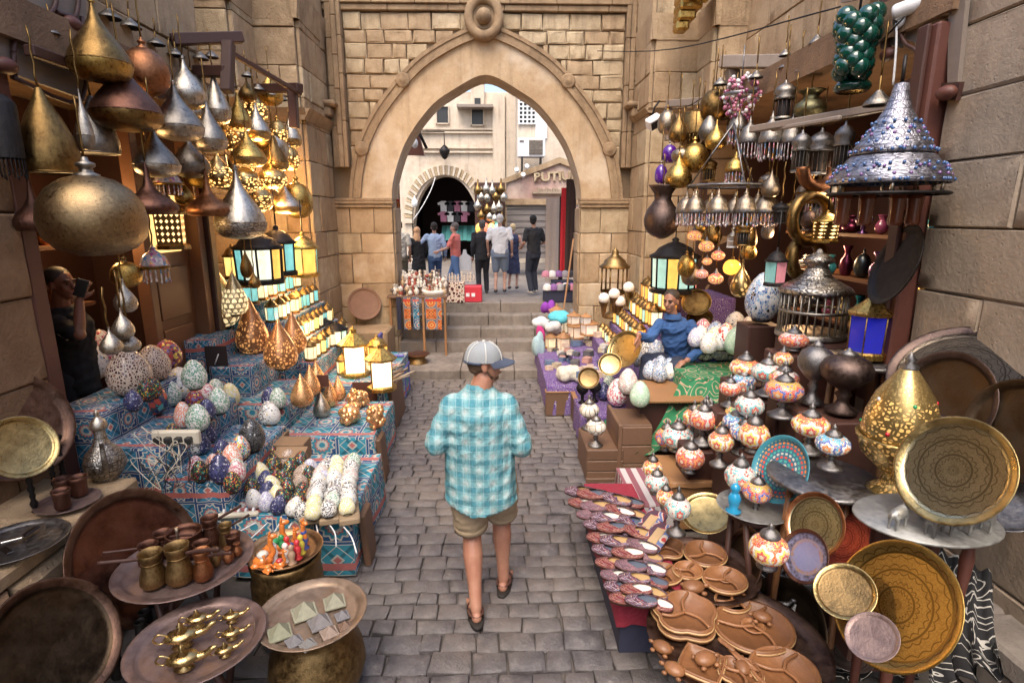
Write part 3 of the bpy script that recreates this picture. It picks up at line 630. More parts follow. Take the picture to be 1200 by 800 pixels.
b = MB(); b.lathe([(.17, .0), (.19, .07), (.25, .09), (.31, .06), (.32, -.1)], 28, MR, (1, 1.12)); b.lathe([(.0, .17), (.06, .16), (.11, .1), (.12, .02)], 20, MR); b.lathe([(0, .0), (.18, .0)], 20, MR)
O('roundel_boss', b.mesh('roundel_boss', M['carvedstone']), arch)
for x0, x1 in ((-2.76, -2.66), (-2.655, -2.57), (-2.565, -2.5), (2.13, 2.2), (2.205, 2.28), (2.285, 2.35)):
    z = 3.4
    while z < TOPZ + .1:
        dz = rg.uniform(.5, .8); b = MB(); b.box(((x0 + x1) / 2, 10.0 - .06 * (int(x0 * 100) % 3) * .5, z + dz / 2), (x1 - x0, .16, dz - .006), None, .01); O('moulding_stone', b.mesh('moulding_stone', M['carvedstone']), arch); z += dz
for k, (z0, z1, yy) in enumerate(((0, .09, 9.95), (.095, .2, 9.91), (.205, .3, 9.95), (.31, .9, 9.99))):
    x = -2.8
    while x < 2.3:
        dx = min(rg.uniform(.7, 1.1), 2.34 - x); b = MB(); b.box((x + dx / 2, yy + .1, TOPZ + (z0 + z1) / 2), (dx - .006, .2, z1 - z0), None, .01); O('moulding_stone', b.mesh('moulding_stone', M['carvedstone' if k < 3 else 'limestone']), arch); x += dx
def outside(x, z):
    a = atan2(z - ZS, x - CX)
    if a <= 0: return True
    return sqrt((x - CX) ** 2 + (z - ZS) ** 2) > polar(HO, a) + .06
z = ZS + .35; row = 0
while z < TOPZ - .02:
    h = min(rg.uniform(.19, .27), TOPZ - z)
    for sgn in (-1, 1):
        x = 2.12 if sgn > 0 else 2.14; 
        while x > .1:
            L = rg.uniform(.24, .52); e = x - L
            while e < x - .06 and not (outside(CX * 0 + sgn * e + (-.35 if sgn < 0 else 0), z) and outside(sgn * e + (-.35 if sgn < 0 else 0), z + .02)): e += .03
            if e < x - .08:
                xa, xb = sorted((sgn * e, sgn * x)); 
                if sgn < 0: xa -= .35; xb -= .35
                O('wall_brick', wallblock(xb - xa - .014, h - .014, .05, rg, .016, .012, .016).mesh('wall_brick', M['paleblock' if rg.random() < (.75 if sgn > 0 else .35) else 'limestone']), arch, (xa + .007, 10.05 + rg.uniform(0, .02), z + .008))
            if e > x - L + .001: break
            x = e
    z += h; row += 1
for sgn, xa, xb in ((-1, -2.86, CX - HI[-1][0]), (1, CX + HI[-1][0], 2.37)):
    zs = [0, .45, 1.0, 1.42, 1.95, 2.3, ZS - .16]
    backing(arch, (xa + .03, 10.05), (xb - .03, 10.05), -.1, ZS, M['plaster'], .55, 'pier_core')
    blocks(arch, (xa, 10.04), (xb, 10.04), zs, .55, [M['limestone'], M['plaster'], M['paleblock']], rg, .045)
    ix = xb if sgn < 0 else xa
    if sgn < 0: blocks(arch, (xb, 10.04), (xb, 10.64), zs, .6, M['limestone'], rg, .02)
    else: blocks(arch, (xa, 10.64), (xa, 10.04), zs, .6, M['limestone'], rg, .02)
    for k, (dz, o) in enumerate(((-.16, .02), (-.10, .05), (-.05, .03))):
        b = MB(); b.box(((xa + xb) / 2, 10.05, ZS + dz + .025), (xb - xa + o, .2 + o, .048), None, .008); O('capital_moulding', b.mesh('capital_moulding', M['carvedstone']), arch)
for sx in (-2.78, 2.3):   # small bird-like spouts on the frame
    b = MB(); c = Vector((sx, 9.8, aY(400, 122, 9.8).z)); b.box(c, (.34, .3, .09), None, .03); b.box(c - Vector((0, 0, .12)), (.16, .22, .16), None, .03); O('spout_stone', b.mesh('spout_stone', M['carvedstone']), arch)
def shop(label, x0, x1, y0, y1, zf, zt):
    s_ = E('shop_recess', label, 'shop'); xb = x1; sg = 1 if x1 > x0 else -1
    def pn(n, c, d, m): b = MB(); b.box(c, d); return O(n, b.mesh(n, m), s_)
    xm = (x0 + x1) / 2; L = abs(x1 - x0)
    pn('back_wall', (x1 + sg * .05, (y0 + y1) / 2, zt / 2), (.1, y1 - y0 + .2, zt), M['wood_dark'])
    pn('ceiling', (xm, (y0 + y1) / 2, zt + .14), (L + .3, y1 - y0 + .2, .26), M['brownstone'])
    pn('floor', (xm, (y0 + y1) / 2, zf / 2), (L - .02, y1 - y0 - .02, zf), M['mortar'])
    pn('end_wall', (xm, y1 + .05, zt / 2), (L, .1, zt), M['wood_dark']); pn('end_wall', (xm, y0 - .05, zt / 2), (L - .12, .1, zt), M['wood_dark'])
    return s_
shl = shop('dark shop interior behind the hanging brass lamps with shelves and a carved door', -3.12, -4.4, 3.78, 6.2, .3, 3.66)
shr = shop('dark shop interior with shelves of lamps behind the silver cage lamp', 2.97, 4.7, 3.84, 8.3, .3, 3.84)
def ik(a, b, l1, l2, bend):
    a = Vector(a); b = Vector(b); d = b - a; L = min(d.length, (l1 + l2) * .999); u = d.normalized(); x = (l1 * l1 - l2 * l2 + L * L) / (2 * L)
    h = sqrt(max(0, l1 * l1 - x * x)); n = Vector(bend); n = (n - u * n.dot(u)).normalized(); return a + u * x + n * h, a + u * L
def limb(b, pts, rs, n=10, el=None):
    P = []; R = []
    for i in range(len(pts) - 1):
        p, q = Vector(pts[i]), Vector(pts[i + 1])
        for k in range(3): P.append(p.lerp(q, k / 3)); R.append(rs[i] + (rs[i + 1] - rs[i]) * k / 3)
    P.append(Vector(pts[-1])); R.append(rs[-1]); b.tube(P, R, n, True, True, el)
    for p, r in zip(pts, rs): b.ball(p, r * .98, n, 6)
def hand(b, wrist, d, up, s=1.0, curl=.5, side=1):
    d = Vector(d).normalized(); a, c, _ = basis(d, Vector(up)); w_ = Vector(wrist); nrm = c
    for k in range(4): b.ball(w_ + d * (.02 + .022 * k) * s, (.018 * s + .016 * s * min(1, k * .5),) * 3, 8, 6)
    for k in range(4):
        off = (k - 1.5) * .019 * s; L = (.066, .078, .073, .056)[k] * s; root = w_ + d * .088 * s + a * off * side; p = [root - d * .03 * s + a * 0, root]; dr = Vector(d)
        for j in range(3): dr = (dr - nrm * curl * .55).normalized(); p.append(p[-1] + dr * L * (.42, .32, .26)[j])
        limb(b, p, [.011 * s, .0098 * s, .009 * s, .0082 * s, .007 * s], 7)
    r0 = w_ + d * .03 * s - a * .022 * s * side; r1 = r0 + (d * .7 - a * .75 * side - nrm * .25).normalized() * .045 * s; r2 = r1 + (d * .95 - a * .2 * side - nrm * .4).normalized() * .035 * s
    limb(b, [r0, r1, r2], [.014 * s, .011 * s, .009 * s], 7)
def head(b, c, face, s=1.0, fine=True):   # skull, jaw, nose, brow, ears around centre c, looking along face
    f = Vector(face).normalized(); up = Vector((0, 0, 1)); r = f.cross(up).normalized(); up = r.cross(f); T = Matrix((r, f, up)).transposed(); c = Vector(c)
    P = lambda x, y, z: c + T @ Vector((x * s, y * s, z * s))
    b.ball(P(0, -.012, .03), (.074 * s, .094 * s, .088 * s), 14, 10, T); b.ball(P(0, .02, -.035), (.058 * s, .07 * s, .075 * s), 12, 8, T)
    b.ball(P(0, .058, -.088), (.03 * s, .028 * s, .024 * s), 8, 6, T); b.ball(P(0, .07, .028), (.052 * s, .02 * s, .016 * s), 10, 6, T)
    limb(b, [P(0, .082, .02), P(0, .108, -.022)], [.010 * s, .017 * s], 8); b.ball(P(0, .084, -.055), (.025 * s, .012 * s, .010 * s), 8, 6, T)
    for e in (-1, 1):
        b.ball(P(e * .076, -.012, -.012), (.010 * s, .022 * s, .033 * s), 8, 6, T); b.ball(P(e * .04, .06, -.02), (.022 * s, .024 * s, .022 * s), 8, 6, T)
    return P, T
def face_marks(par, P, T, s):
    for e in (-1, 1):
        b = MB(); b.ball(P(e * .031, .083, .008), (.012 * s, .007 * s, .006 * s), 8, 6, T); O('eye', b.mesh('eye', M['eye']), par)
        b = MB(); limb(b, [P(e * .012, .09, .031), P(e * .032, .092, .037), P(e * .05, .078, .03)], [.005 * s, .006 * s, .004 * s], 6); O('eyebrow', b.mesh('eyebrow', M['hair']), par)
    b = MB(); limb(b, [P(-.022, .087, -.056), P(0, .096, -.055), P(.022, .087, -.056)], [.003 * s, .0055 * s, .003 * s], 6); O('lips', b.mesh('lips', M['lips']), par)
M['eye'] = plain('eye_dark', (.03, .02, .018), .2); M['lips'] = plain('lips', (.30, .12, .09), .5)
SK1, SK2, SKP = (.42, .22, .135), (.28, .135, .075), (.55, .33, .24)
def torso_rings(b, lv, n=20, fold=0.0, ph=0.0, hem=0):    # lv: (z, rx, ry, cx, cy)
    R = []
    for z, rx, ry, cx, cy in lv:
        q = []
        for j in range(n):
            t = 2 * pi * j / n; k = 1 + fold * (sin(t * 5 + z * 19 + ph) * .6 + sin(t * 3 - z * 31) * .5)
            q.append((cx + cos(t) * rx * k, cy + sin(t) * ry * k, z + (hem * cos(t) ** 2 if z == lv[0][0] else 0)))
        R.append(q)
    b.rings(R, cap0=True, cap1=True)
def far_person(label, px, pyf, y, face, h=1.62, top=(.5, .5, .5), bottom=(.05, .06, .1), skin=SK1, hair=(.02, .015, .01), sleeve='short', lower='trousers', step=.12, hands=((-.05, .12, -.5), (.05, .12, -.5)), scarf=None, shoes=(.04, .03, .03), headf=None, build=1.0, bald=False):
    loc = aY(px, pyf, y); s = h / 1.75; rt = E('person', label, 'person', loc, (0, 0, radians(face)), None, 'shoppers in the bright plaza'); V = lambda *a: Vector(a) * s
    B = MB(); SH = MB(); TR_ = MB(); wv = build
    hipz = .92
    for e, i in ((-1, 0), (1, 1)):
        st = step * (1 if e > 0 else -1); hip = V(e * .09 * wv, 0, hipz); ft = V(e * .10, st, .08); kn, ft = ik(hip, ft, .45 * s, .43 * s, (0, 1, 0))
        limb(B, [hip, kn, ft], [.078 * s, .052 * s, .036 * s]); B.ball(ft + V(0, .06, -.045), (.042 * s, .115 * s, .04 * s))
        if lower == 'trousers': limb(TR_, [hip, kn, ft], [.100 * s * wv, .074 * s, .062 * s])
        elif lower == 'shorts': limb(TR_, [hip, hip.lerp(kn, .95)], [.102 * s * wv, .088 * s])
        b = MB(); b.ball(ft + V(0, .05, -.05), (.05 * s, .13 * s, .045 * s), 10, 6); O('shoe', b.mesh('shoe', M['paint']), rt, col=shoes)
        sh = V(e * .185 * wv, 0, 1.42); hd = sh + V(*[q * (1 if k else 1) for k, q in enumerate(hands[i])]); el, hd = ik(sh, hd, .29 * s, .26 * s, (e * .35, -1, -.2))
        limb(B, [sh, el, hd], [.05 * s, .038 * s, .027 * s]); hand(B, hd, (hd - el), (1, 0, 0), s * 1.1, .4)
        if sleeve == 'short': limb(SH, [sh, sh.lerp(el, .75)], [.068 * s, .062 * s])
        if sleeve == 'long': limb(SH, [sh, el, el.lerp(hd, .93)], [.068 * s, .055 * s, .042 * s])
    torso_rings(B, [(.86 * s, .15 * s, .1 * s, 0, 0), (1.1 * s, .14 * s, .095 * s, 0, 0), (1.35 * s, .18 * s, .1 * s, 0, 0), (1.46 * s, .10 * s, .07 * s, 0, 0)]); limb(B, [V(0, 0, 1.44), V(0, .02, 1.56)], [.055 * s, .05 * s])
    fd = Vector((0, 1, -.05)) if headf is None else Vector((sin(radians(headf)), cos(radians(headf)), -.05)); P, T = head(B, V(0, .025, 1.635), fd, s)
    O('body', smoothed(B, 'body', M['skin'], .018, 2), rt, col=skin)
    torso_rings(SH, [(.88 * s, .168 * s * wv, .122 * s * wv, 0, 0), (1.0 * s, .165 * s * wv, .12 * s * wv, 0, 0), (1.2 * s, .17 * s * wv, .118 * s, 0, 0), (1.36 * s, .2 * s * wv, .118 * s, 0, 0), (1.45 * s, .15 * s, .09 * s, 0, 0), (1.49 * s, .075 * s, .07 * s, 0, .01)], 18, .03, px)
    if lower == 'dress': torso_rings(SH, [(.42 * s, .2 * s, .17 * s, 0, 0), (.7 * s, .19 * s, .15 * s, 0, 0), (.98 * s, .16 * s, .12 * s, 0, 0)], 18, .04)
    if lower == 'robe': torso_rings(SH, [(.08 * s, .23 * s, .2 * s, 0, 0), (.7 * s, .2 * s, .17 * s, 0, 0), (1.0 * s, .17 * s, .13 * s, 0, 0)], 18, .05)
    O('shirt' if lower in ('trousers', 'shorts') else 'dress', smoothed(SH, 'shirt', M['cloth'], .018, 1, .012), rt, col=top)
    if lower in ('trousers', 'shorts'):
        torso_rings(TR_, [(.80 * s, .165 * s * wv, .12 * s * wv, 0, 0), (.98 * s, .155 * s * wv, .112 * s * wv, 0, 0)]); O(lower, smoothed(TR_, lower, M['cloth'], .02, 2), rt, col=bottom)
    b = MB(); c = V(0, .025, 1.635)
    if scarf:
        b.ball(P(0, -.015, .03), (.09 * s, .11 * s, .105 * s), 14, 10, T); limb(b, [P(0, -.01, -.02), P(0, -.03, -.13), P(0, -.02, -.22)], [.085 * s, .1 * s, .13 * s], 12); O('headscarf', smoothed(b, 'headscarf', M['cloth'], .018, 2), rt, col=scarf)
    elif not bald:
        b.ball(P(0, -.026, .045), (.084 * s, .1 * s, .09 * s), 14, 8, T); b.ball(P(0, -.05, -.01), (.07 * s, .06 * s, .07 * s), 12, 8, T); O('hair', b.mesh('hair', M['cloth']), rt, col=hair)
    face_marks(rt, P, T, s)
    return rt, P, T, s
def walking_man():
    base = Vector((-.05, 3.28, 0)); top = aY(566, 398, 3.27).z; s = top / 1.79
    rt = E('person', 'man in turquoise plaid shirt, khaki shorts and grey cap walking up the cobbled alley', 'person', base)
    L = lambda p: p - base
    fl, fr = aZ(558, 728, .0) - base, aZ(590, 692, .0) - base; fl.z = .085; fr.z = .085
    shz = aY(560, 462, 3.27).z; cx = aY(562, 520, 3.27).x - base.x; hemz = aY(562, 600, 3.2).z; shw = (aY(597, 470, 3.27).x - aY(527, 470, 3.27).x) / 2
    hipz = .955 * s; B = MB(); cr = Vector((cx, 0, 0)); hips = cr * .8
    feet = []
    for e, ft in ((-1, fl), (1, fr)):
        hip = hips + Vector((e * .105 * s, 0, hipz)); ft = ft.copy(); ft.z = .10 if e < 0 else .10
        kn, an = ik(hip, ft, .46 * s, .455 * s, (0, 1, 0)); mid = kn.lerp(an, .3)
        limb(B, [hip, hip.lerp(kn, .5), kn, kn.lerp(an, .3) + Vector((0, -.012, 0)), kn.lerp(an, .7), an], [.098 * s, .082 * s, .060 * s, .064 * s, .044 * s, .038 * s], 12)
        d = Vector((e * .18, 1, 0)).normalized(); sd = Vector((d.y, -d.x, 0)); h = an - Vector((0, 0, .045))
        B.ball(h - d * .03, (.034 * s,) * 3, 10, 7); limb(B, [h + d * .0, h + d * .09 - Vector((0, 0, .012)), h + d * .15 - Vector((0, 0, .025))], [.036 * s, .037 * s, .034 * s], 10, (1.1, .7))
        for t in range(5):
            p0 = h + d * .145 + sd * (t - 2) * .016 * e * -1 - Vector((0, 0, .03)); limb(B, [p0, p0 + d * (.055 - .006 * t)], [.013 * s - .001 * t, .011 * s - .001 * t], 7)
        feet.append((h, d, sd, e))
        feet[-1] += (kn, an, hip)
    shl_ = cr + Vector((-shw * .86, -.01, shz - .075)); shr_ = cr + Vector((shw * .86, -.01, shz - .075)); tz = shz
    torso_rings(B, [(hipz - .08, .165 * s, .115 * s, hips.x, 0), (hipz + .15, .15 * s, .105 * s, cx * .9, 0), (tz - .2, .19 * s, .115 * s, cx, 0), (tz - .06, .12 * s, .07 * s, cx, 0), (tz + .03, .06 * s, .06 * s, cx, .015)])
    hc = aY(568, 425, 3.3) - base; limb(B, [cr + Vector((0, 0, tz)), cr.lerp(hc, .5) * 0 + Vector((hc.x - .005, .01, hc.z - .09))], [.068 * s, .062 * s], 12)
    arms = []
    eL = aY(511, 520, 3.22) - base; eR = aY(611, 522, 3.22) - base
    for e, sh, el, hd in ((-1, shl_, eL, eL + Vector((.07, .27, .02))), (1, shr_, eR, eR + Vector((-.05, .27, .02)))):
        limb(B, [sh, el, hd], [.056 * s, .043 * s, .030 * s], 12); hand(B, hd, (hd - el) + Vector((-e * .1, 0, 0)), (0, 0, 1), 1.0, .8, e); arms.append((sh, el, hd))
    face = Vector((.98, .18, -.03)); P, T = head(B, hc, face, s * 1.02)
    O('body', smoothed(B, 'body', M['skin'], .0085, 3), rt, col=(.46, .235, .155))
    face_marks(rt, P, T, s * 1.02)
    b = MB(); b.ball(P(0, -.034, .0), (.077 * s, .072 * s, .06 * s), 14, 8, T); b.ball(P(0, -.055, -.03), (.06 * s, .04 * s, .035 * s), 12, 8, T); O('hair', b.mesh('hair', M['hairb']), rt)
    b = MB(); b.ball(P(0, .048, -.085), (.040 * s, .038 * s, .022 * s), 12, 8, T)
    for e in (-1, 1): limb(b, [P(e * .066, -.0, -.03), P(e * .056, .035, -.075)], [.006 * s, .008 * s], 7)
    O('beard', b.mesh('beard', M['hairb']), rt)
    cp = O('cap', None, rt); 
    def dome(a0, a1, m, rr, nm):
        R = []
        for i in range(7):
            t = pi / 2 * i / 6 * .98; q = []
            for j in range(6):
                a = a0 + (a1 - a0) * j / 5; k = 1 - .02 * (abs(j - 2.5) / 2.5) ** 2
                q.append(P(cos(a) * cos(t) ** .8 * .092 * rr * k, -.008 + sin(a) * cos(t) ** .8 * .112 * rr * k, .018 + sin(t) * .107 * rr))
            R.append(q)
        b = MB(); b.rings(R, closed=False); O(nm, b.mesh(nm, m), cp)
    for k in range(6): dome(2 * pi * k / 6 + .0, 2 * pi * (k + 1) / 6, M['capfront' if k in (1,) else 'capmesh'], 1.0, 'cap_panel')
    b = MB()
    for k in range(6):
        a = 2 * pi * k / 6; limb(b, [P(cos(a) * cos(t * pi / 12) ** .8 * .094, -.008 + sin(a) * cos(t * pi / 12) ** .8 * .114, .018 + sin(t * pi / 12) * .109) for t in range(0, 6)], [.0035] * 6, 5)
    O('seam_tape', b.mesh('seam_tape', M['capwhite']), cp); b = MB(); b.ball(P(0, -.008, .127), .010, 8, 6); O('button', b.mesh('button', M['capwhite']), cp)
    b = MB(); R = []
    for i in range(6):
        v = i / 5; q = []
        for j in range(13):
            a = pi * (.06 + .88 * j / 12); x = cos(a) * .088; yb = -.008 + sin(a) * .11; q.append(P(x * (1 + .05 * v), yb + sin(a) ** .7 * .075 * v, .03 - .022 * v - .25 * x * x * 9 * v))
        R.append(q)
    b.rings(R, closed=False); R2 = [[p - T @ Vector((0, 0, .006)) for p in r] for r in R]; b.rings(R2, closed=False); O('peak', b.mesh('peak', M['capnavy']), cp)
    b = MB(); limb(b, [P(cos(a) * .089, -.008 + sin(a) * .109, .014) for a in [pi * (1.1 + .8 * k / 8) for k in range(9)]], [.009] * 9, 6); O('strap', b.mesh('strap', M['capnavy']), cp)
    SH = MB(); torso_rings(SH, [(hemz - .0, .225 * s, .15 * s, cx * .85 + .0, -.005), (hemz + .10, .222 * s, .152 * s, cx * .88, 0), (hemz + .28, .212 * s, .145 * s, cx * .92, 0), (tz - .28, .215 * s, .142 * s, cx, 0), (tz - .12, .222 * s, .138 * s, cx, -.005), (tz - .05, .19 * s, .115 * s, cx, 0), (tz + .0, .125 * s, .09 * s, cx, .01), (tz + .045, .08 * s, .078 * s, cx, .015)], 44, .034, 2, .07)
    for sh, el, hd in arms:
        n = 7; P_ = [sh.lerp(el, k / n) for k in range(n + 1)] + [el.lerp(hd, .12), el.lerp(hd, .26)]
        R_ = [(.080 - .010 * k / n + .005 * sin(k * 2.3)) * s for k in range(n + 1)] + [.066 * s, .06 * s]; SH.tube(P_, R_, 14); SH.ball(sh, .079 * s, 12, 8); SH.ball(el, .069 * s, 12, 8)
    O('shirt', smoothed(SH, 'shirt', M['plaid'], .010, 2, .0065), rt)
    for sh, el, hd in arms:
        b = MB(); b.tube([el.lerp(hd, .14), el.lerp(hd, .16), el.lerp(hd, .28), el.lerp(hd, .30)], [.064 * s, .070 * s, .068 * s, .06 * s], 14); O('rolled_cuff', b.mesh('rolled_cuff', M['plaid']), rt)
    b = MB(); R = []
    for i, (dz, r) in enumerate(((.02, .078), (.06, .070), (.064, .073), (.035, .084), (.022, .086))):
        R.append([(cx + cos(a) * r * s, .012 + sin(a) * r * .92 * s, tz + dz - .006 + (.012 if sin(a) < 0 else -.02 * sin(a))) for a in [2 * pi * j / 20 for j in range(20)]])
    b.rings(R); O('collar', b.mesh('collar', M['plaid']), rt)
    TS = MB(); torso_rings(TS, [(hipz - .10, .195 * s, .138 * s, hips.x, 0), (hipz + .02, .186 * s, .135 * s, hips.x, 0), (hipz + .1, .17 * s, .12 * s, hips.x, 0)], 24)
    for h, d, sd, e, kn, an, hip in feet:
        q = kn.lerp(hip, .12); n = 6; TS.tube([hip.lerp(q, k / n) for k in range(n + 1)], [(.100 + .020 * min(1, k / 2) - .012 * k / n + .004 * sin(k * 2 + e)) * s for k in range(n + 1)], 16)
    O('shorts', smoothed(TS, 'shorts', M['khaki'], .011, 2, .008), rt)
    for h, d, sd, e, kn, an, hip in feet:
        q = kn.lerp(hip, .12); b = MB(); u = (q - hip).normalized(); b.tube([q - u * .035, q - u * .03, q + u * .004, q + u * .006], [.105 * s, .110 * s, .110 * s, .1 * s], 16); O('hem', b.mesh('hem', M['khaki']), rt)
        sn = O('sandal', None, rt); b = MB(); R = []
        for zz in (.0, .03):
            R.append([h + d * (.045 + math.copysign(abs(cos(a)) ** .75, cos(a)) * .14) + sd * math.copysign(abs(sin(a)) ** .75, sin(a)) * (.049 + .006 * cos(a)) + Vector((0, 0, zz - h.z + .002)) for a in [2 * pi * j / 22 for j in range(22)]])
        b.rings(R, cap0=True, cap1=True); O('sole', b.mesh('sole', M['sole']), sn)
        for u0, hh in ((.0, .085), (.10, .062)):
            b = MB(); pts = [h + d * u0 + sd * sin(t) * .047 + Vector((0, 0, -h.z + .03 + cos(t) * hh)) for t in [pi * (-.5 + k / 8) for k in range(9)]]; b.tube(pts, .011, 6, True, True, (.35, 1)); O('strap', b.mesh('strap', M['leather']), sn)
        b = MB(); pts = [h + d * (.02 - cos(t) * .07) + sd * sin(t) * .046 + Vector((0, 0, .018)) for t in [pi * (-.6 + 1.2 * k / 8) for k in range(9)]]; b.tube(pts, .011, 6, True, True, (1, .35)); O('heel_strap', b.mesh('heel_strap', M['leather']), sn)
M['hairb'] = plain('brown_hair', (.10, .055, .03), .7, bump=.5, sc=150); M['capfront'] = plain('cap_grey', (.30, .33, .36), .9, var=.1); M['capmesh'] = plain('cap_mesh', (.27, .29, .31), .9, var=.3, sc=260, bump=.4)
M['capwhite'] = plain('cap_tape', (.55, .55, .53), .9, var=.06); M['capnavy'] = plain('cap_navy', (.055, .07, .11), .9, var=.1); M['sole'] = plain('sandal_sole', (.02, .016, .014), .7); M['leather'] = plain('sandal_leather', (.075, .03, .02), .55)
walking_man()
def pbox(name, m, par, px0, py0, px1, py1, y, d, b=0.0, col=None):   # box whose front face spans two sight lines at distance y
    p, q = aY(px0, py0, y), aY(px1, py1, y); c = (p + q) / 2; bb = MB(); bb.box((0, 0, 0), (abs(q.x - p.x), d, abs(p.z - q.z)), None, b)
    return O(name, bb.mesh(name, m), par, (c.x, y + d / 2, c.z), None, None, col)
fb = E('old_building', 'pale stone building across the plaza with a dark pointed arch and two small windows', 'building')
YB = 22.0; ax_ = lambda px: aY(px, 200, YB).x; az_ = lambda py: aY(540, py, YB).z
b = MB(); xs = [ax_(p) for p in (420, 450, 470, 482)]; X0, X1 = ax_(482), ax_(561); xc = (X0 + X1) / 2; hw = (X1 - X0) / 2; zs_, za = az_(262), az_(206)
def archz(x): u = abs(x - xc) / hw; return zs_ + (za - zs_) * (1 - u ** 2.1) ** .62 if u < 1 else .7
xs += [X0 + (X1 - X0) * i / 20 for i in range(1, 20)] + [X1] + [ax_(p) for p in (575, 600, 640, 700)]; ZT = az_(108)
for x0, x1 in zip(xs, xs[1:]):
    z0, z1 = (archz(x0 + 1e-4), archz(x1 - 1e-4)) if X0 - .01 < (x0 + x1) / 2 < X1 + .01 else (.7, .7)
    i = [b.pt(p) for p in ((x0, YB, z0), (x1, YB, z1), (x1, YB, ZT), (x0, YB, ZT), (x0, YB + .8, z0), (x1, YB + .8, z1), (x1, YB + .8, ZT), (x0, YB + .8, ZT))]
    b.face([i[0], i[1], i[2], i[3]]); b.face([i[4], i[5], i[1], i[0]]); b.face([i[3], i[2], i[6], i[7]]); b.face([i[5], i[4], i[7], i[6]])
O('wall', b.mesh('wall', M['plazastone']), fb)
for x in (X0, X1): b = MB(); b.box((x + (-.02 if x < xc else .02), YB + .4, (zs_ + .7) / 2), (.05, .8, zs_ - .7)); O('jamb', b.mesh('jamb', M['plazastone']), fb)
NV = 46
for k in range(NV):
    def rp(t, f): 
        a = pi * t; c, s_ = cos(a), sin(a); return (xc + c * hw * f, zs_ + (s_ ** .85 if s_ > 0 else 0) * (za - zs_) * (1 + (f - 1) * .8))
    b = MB(); yy = YB - .10 - (k % 2) * .03; q = [rp((k + .06) / NV, 1.02), rp((k + .94) / NV, 1.02), rp((k + .94) / NV, 1.26), rp((k + .06) / NV, 1.26)]
    b.hexa([(p[0], yy, p[1]) for p in q] + [(p[0], YB + .02, p[1]) for p in q]); O('voussoir', b.mesh('voussoir', M['plazastone' if k % 2 else 'paleblock']), fb)
for p0, p1, yy in ((488, 578, 150), (488, 578, 154), (493, 578, 172), (488, 578, 177), (578, 593, 152), (578, 593, 158)): pbox('string_course', M['plazastone'], fb, p0, yy, p1, yy + 2.2, YB - .12, .2)
for p0, p1, d in ((577, 592, .25), (593, 609, .15)): pbox('pilaster_strip', M['plazastone'], fb, p0, 110, p1, 300, YB - d, d + .1)
def fwin(p0, y0, p1, y1):
    f = pbox('window', M['black'], fb, p0, y0, p1, y1, YB - .02, .1)
    for a in ((p0 - 1.5, y0 - 1.5, p0, y1 + 1.5), (p1, y0 - 1.5, p1 + 1.5, y1 + 1.5), (p0, y0 - 2, p1, y0), (p0 - 2, y1, p1 + 2, y1 + 1.5)):
        g = pbox('frame', M['plazastone'], f, *a, YB - .10, .15); g.matrix_parent_inverse = Matrix.Translation(f.location).inverted()
fwin(512, 125, 525, 144); fwin(553, 126, 566, 146)
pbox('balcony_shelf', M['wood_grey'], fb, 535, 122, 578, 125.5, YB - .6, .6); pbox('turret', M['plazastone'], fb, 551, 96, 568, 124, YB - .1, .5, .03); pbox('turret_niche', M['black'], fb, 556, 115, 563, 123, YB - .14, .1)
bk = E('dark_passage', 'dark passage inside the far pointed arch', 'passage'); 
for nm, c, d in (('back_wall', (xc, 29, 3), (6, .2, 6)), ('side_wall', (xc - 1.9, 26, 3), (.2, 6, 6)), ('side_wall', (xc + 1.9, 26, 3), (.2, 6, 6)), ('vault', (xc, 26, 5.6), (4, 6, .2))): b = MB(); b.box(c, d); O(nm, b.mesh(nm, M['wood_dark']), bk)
t = E('market_awning', 'teal awning over a stall glimpsed inside the far arch', 'awning', aY(537, 272, 24))
b = MB()
for k in range(8): b.hexa([(-.7 + k * .18, -.3, -.35 + .02 * (k % 2)), (-.53 + k * .18, -.3, -.35 + .02 * (k % 2)), (-.53 + k * .18, -.28, -.33), (-.7 + k * .18, -.28, -.33), (-.7 + k * .18, .3, .25), (-.53 + k * .18, .3, .25), (-.53 + k * .18, .32, .27), (-.7 + k * .18, .32, .27)])
O('canvas', b.mesh('canvas', M['cloth']), t, col=(.18, .6, .55)); b = MB(); b.tube([(-.7, -.25, -.4), (-.7, -.25, -2.2)], .03); b.tube([(.7, -.25, -.4), (.7, -.25, -2.2)], .03); O('pole', b.mesh('pole', M['white']), t)
rg = random.Random(21)
for k in range(9):
    px = 520 + (k % 5) * 8; py = 240 + (k // 5) * 12; b = MB(); b.prism([(-.12, 0), (.12, 0), (.13, .28), (.22, .25), (.25, .34), (.08, .42), (-.08, .42), (-.25, .34), (-.22, .25), (-.13, .28)], .04, Matrix.Rotation(pi / 2, 4, 'X')); o = O('garment', b.mesh('garment', M['cloth']), None, aY(px, py + 8, 23.6), None, None, ((.8, .8, .8), (.05, .05, .06), (.5, .2, .3))[k % 3]); tag(o, '%s garment hung in the far dark arch, %s of the row' % (('white', 'black', 'plum')[k % 3], ORD[k]), 'garment', 'garments hung in the far arch')
b = MB(); b.tube([aY(510 - 8 * sin(k / 12 * 1.5) - 18 * (k / 12) ** 2, 208 + 50 * k / 12, 21.6) for k in range(13)], .018, 6); tag(O('white_cable', b.mesh('white_cable', M['white'])), 'white cable looping down across the dark far arch', 'cable')
b = MB(); b.lathe([(0, -.18), (.08, -.16), (.12, -.05), (.11, .05), (.05, .14), (.02, .18), (.02, .25)], 12); tag(O('globe_lamp', b.mesh('globe_lamp', M['white']), None, aY(486, 237, 21.5)), 'white globe lamp on the edge of the far arch', 'lamp')
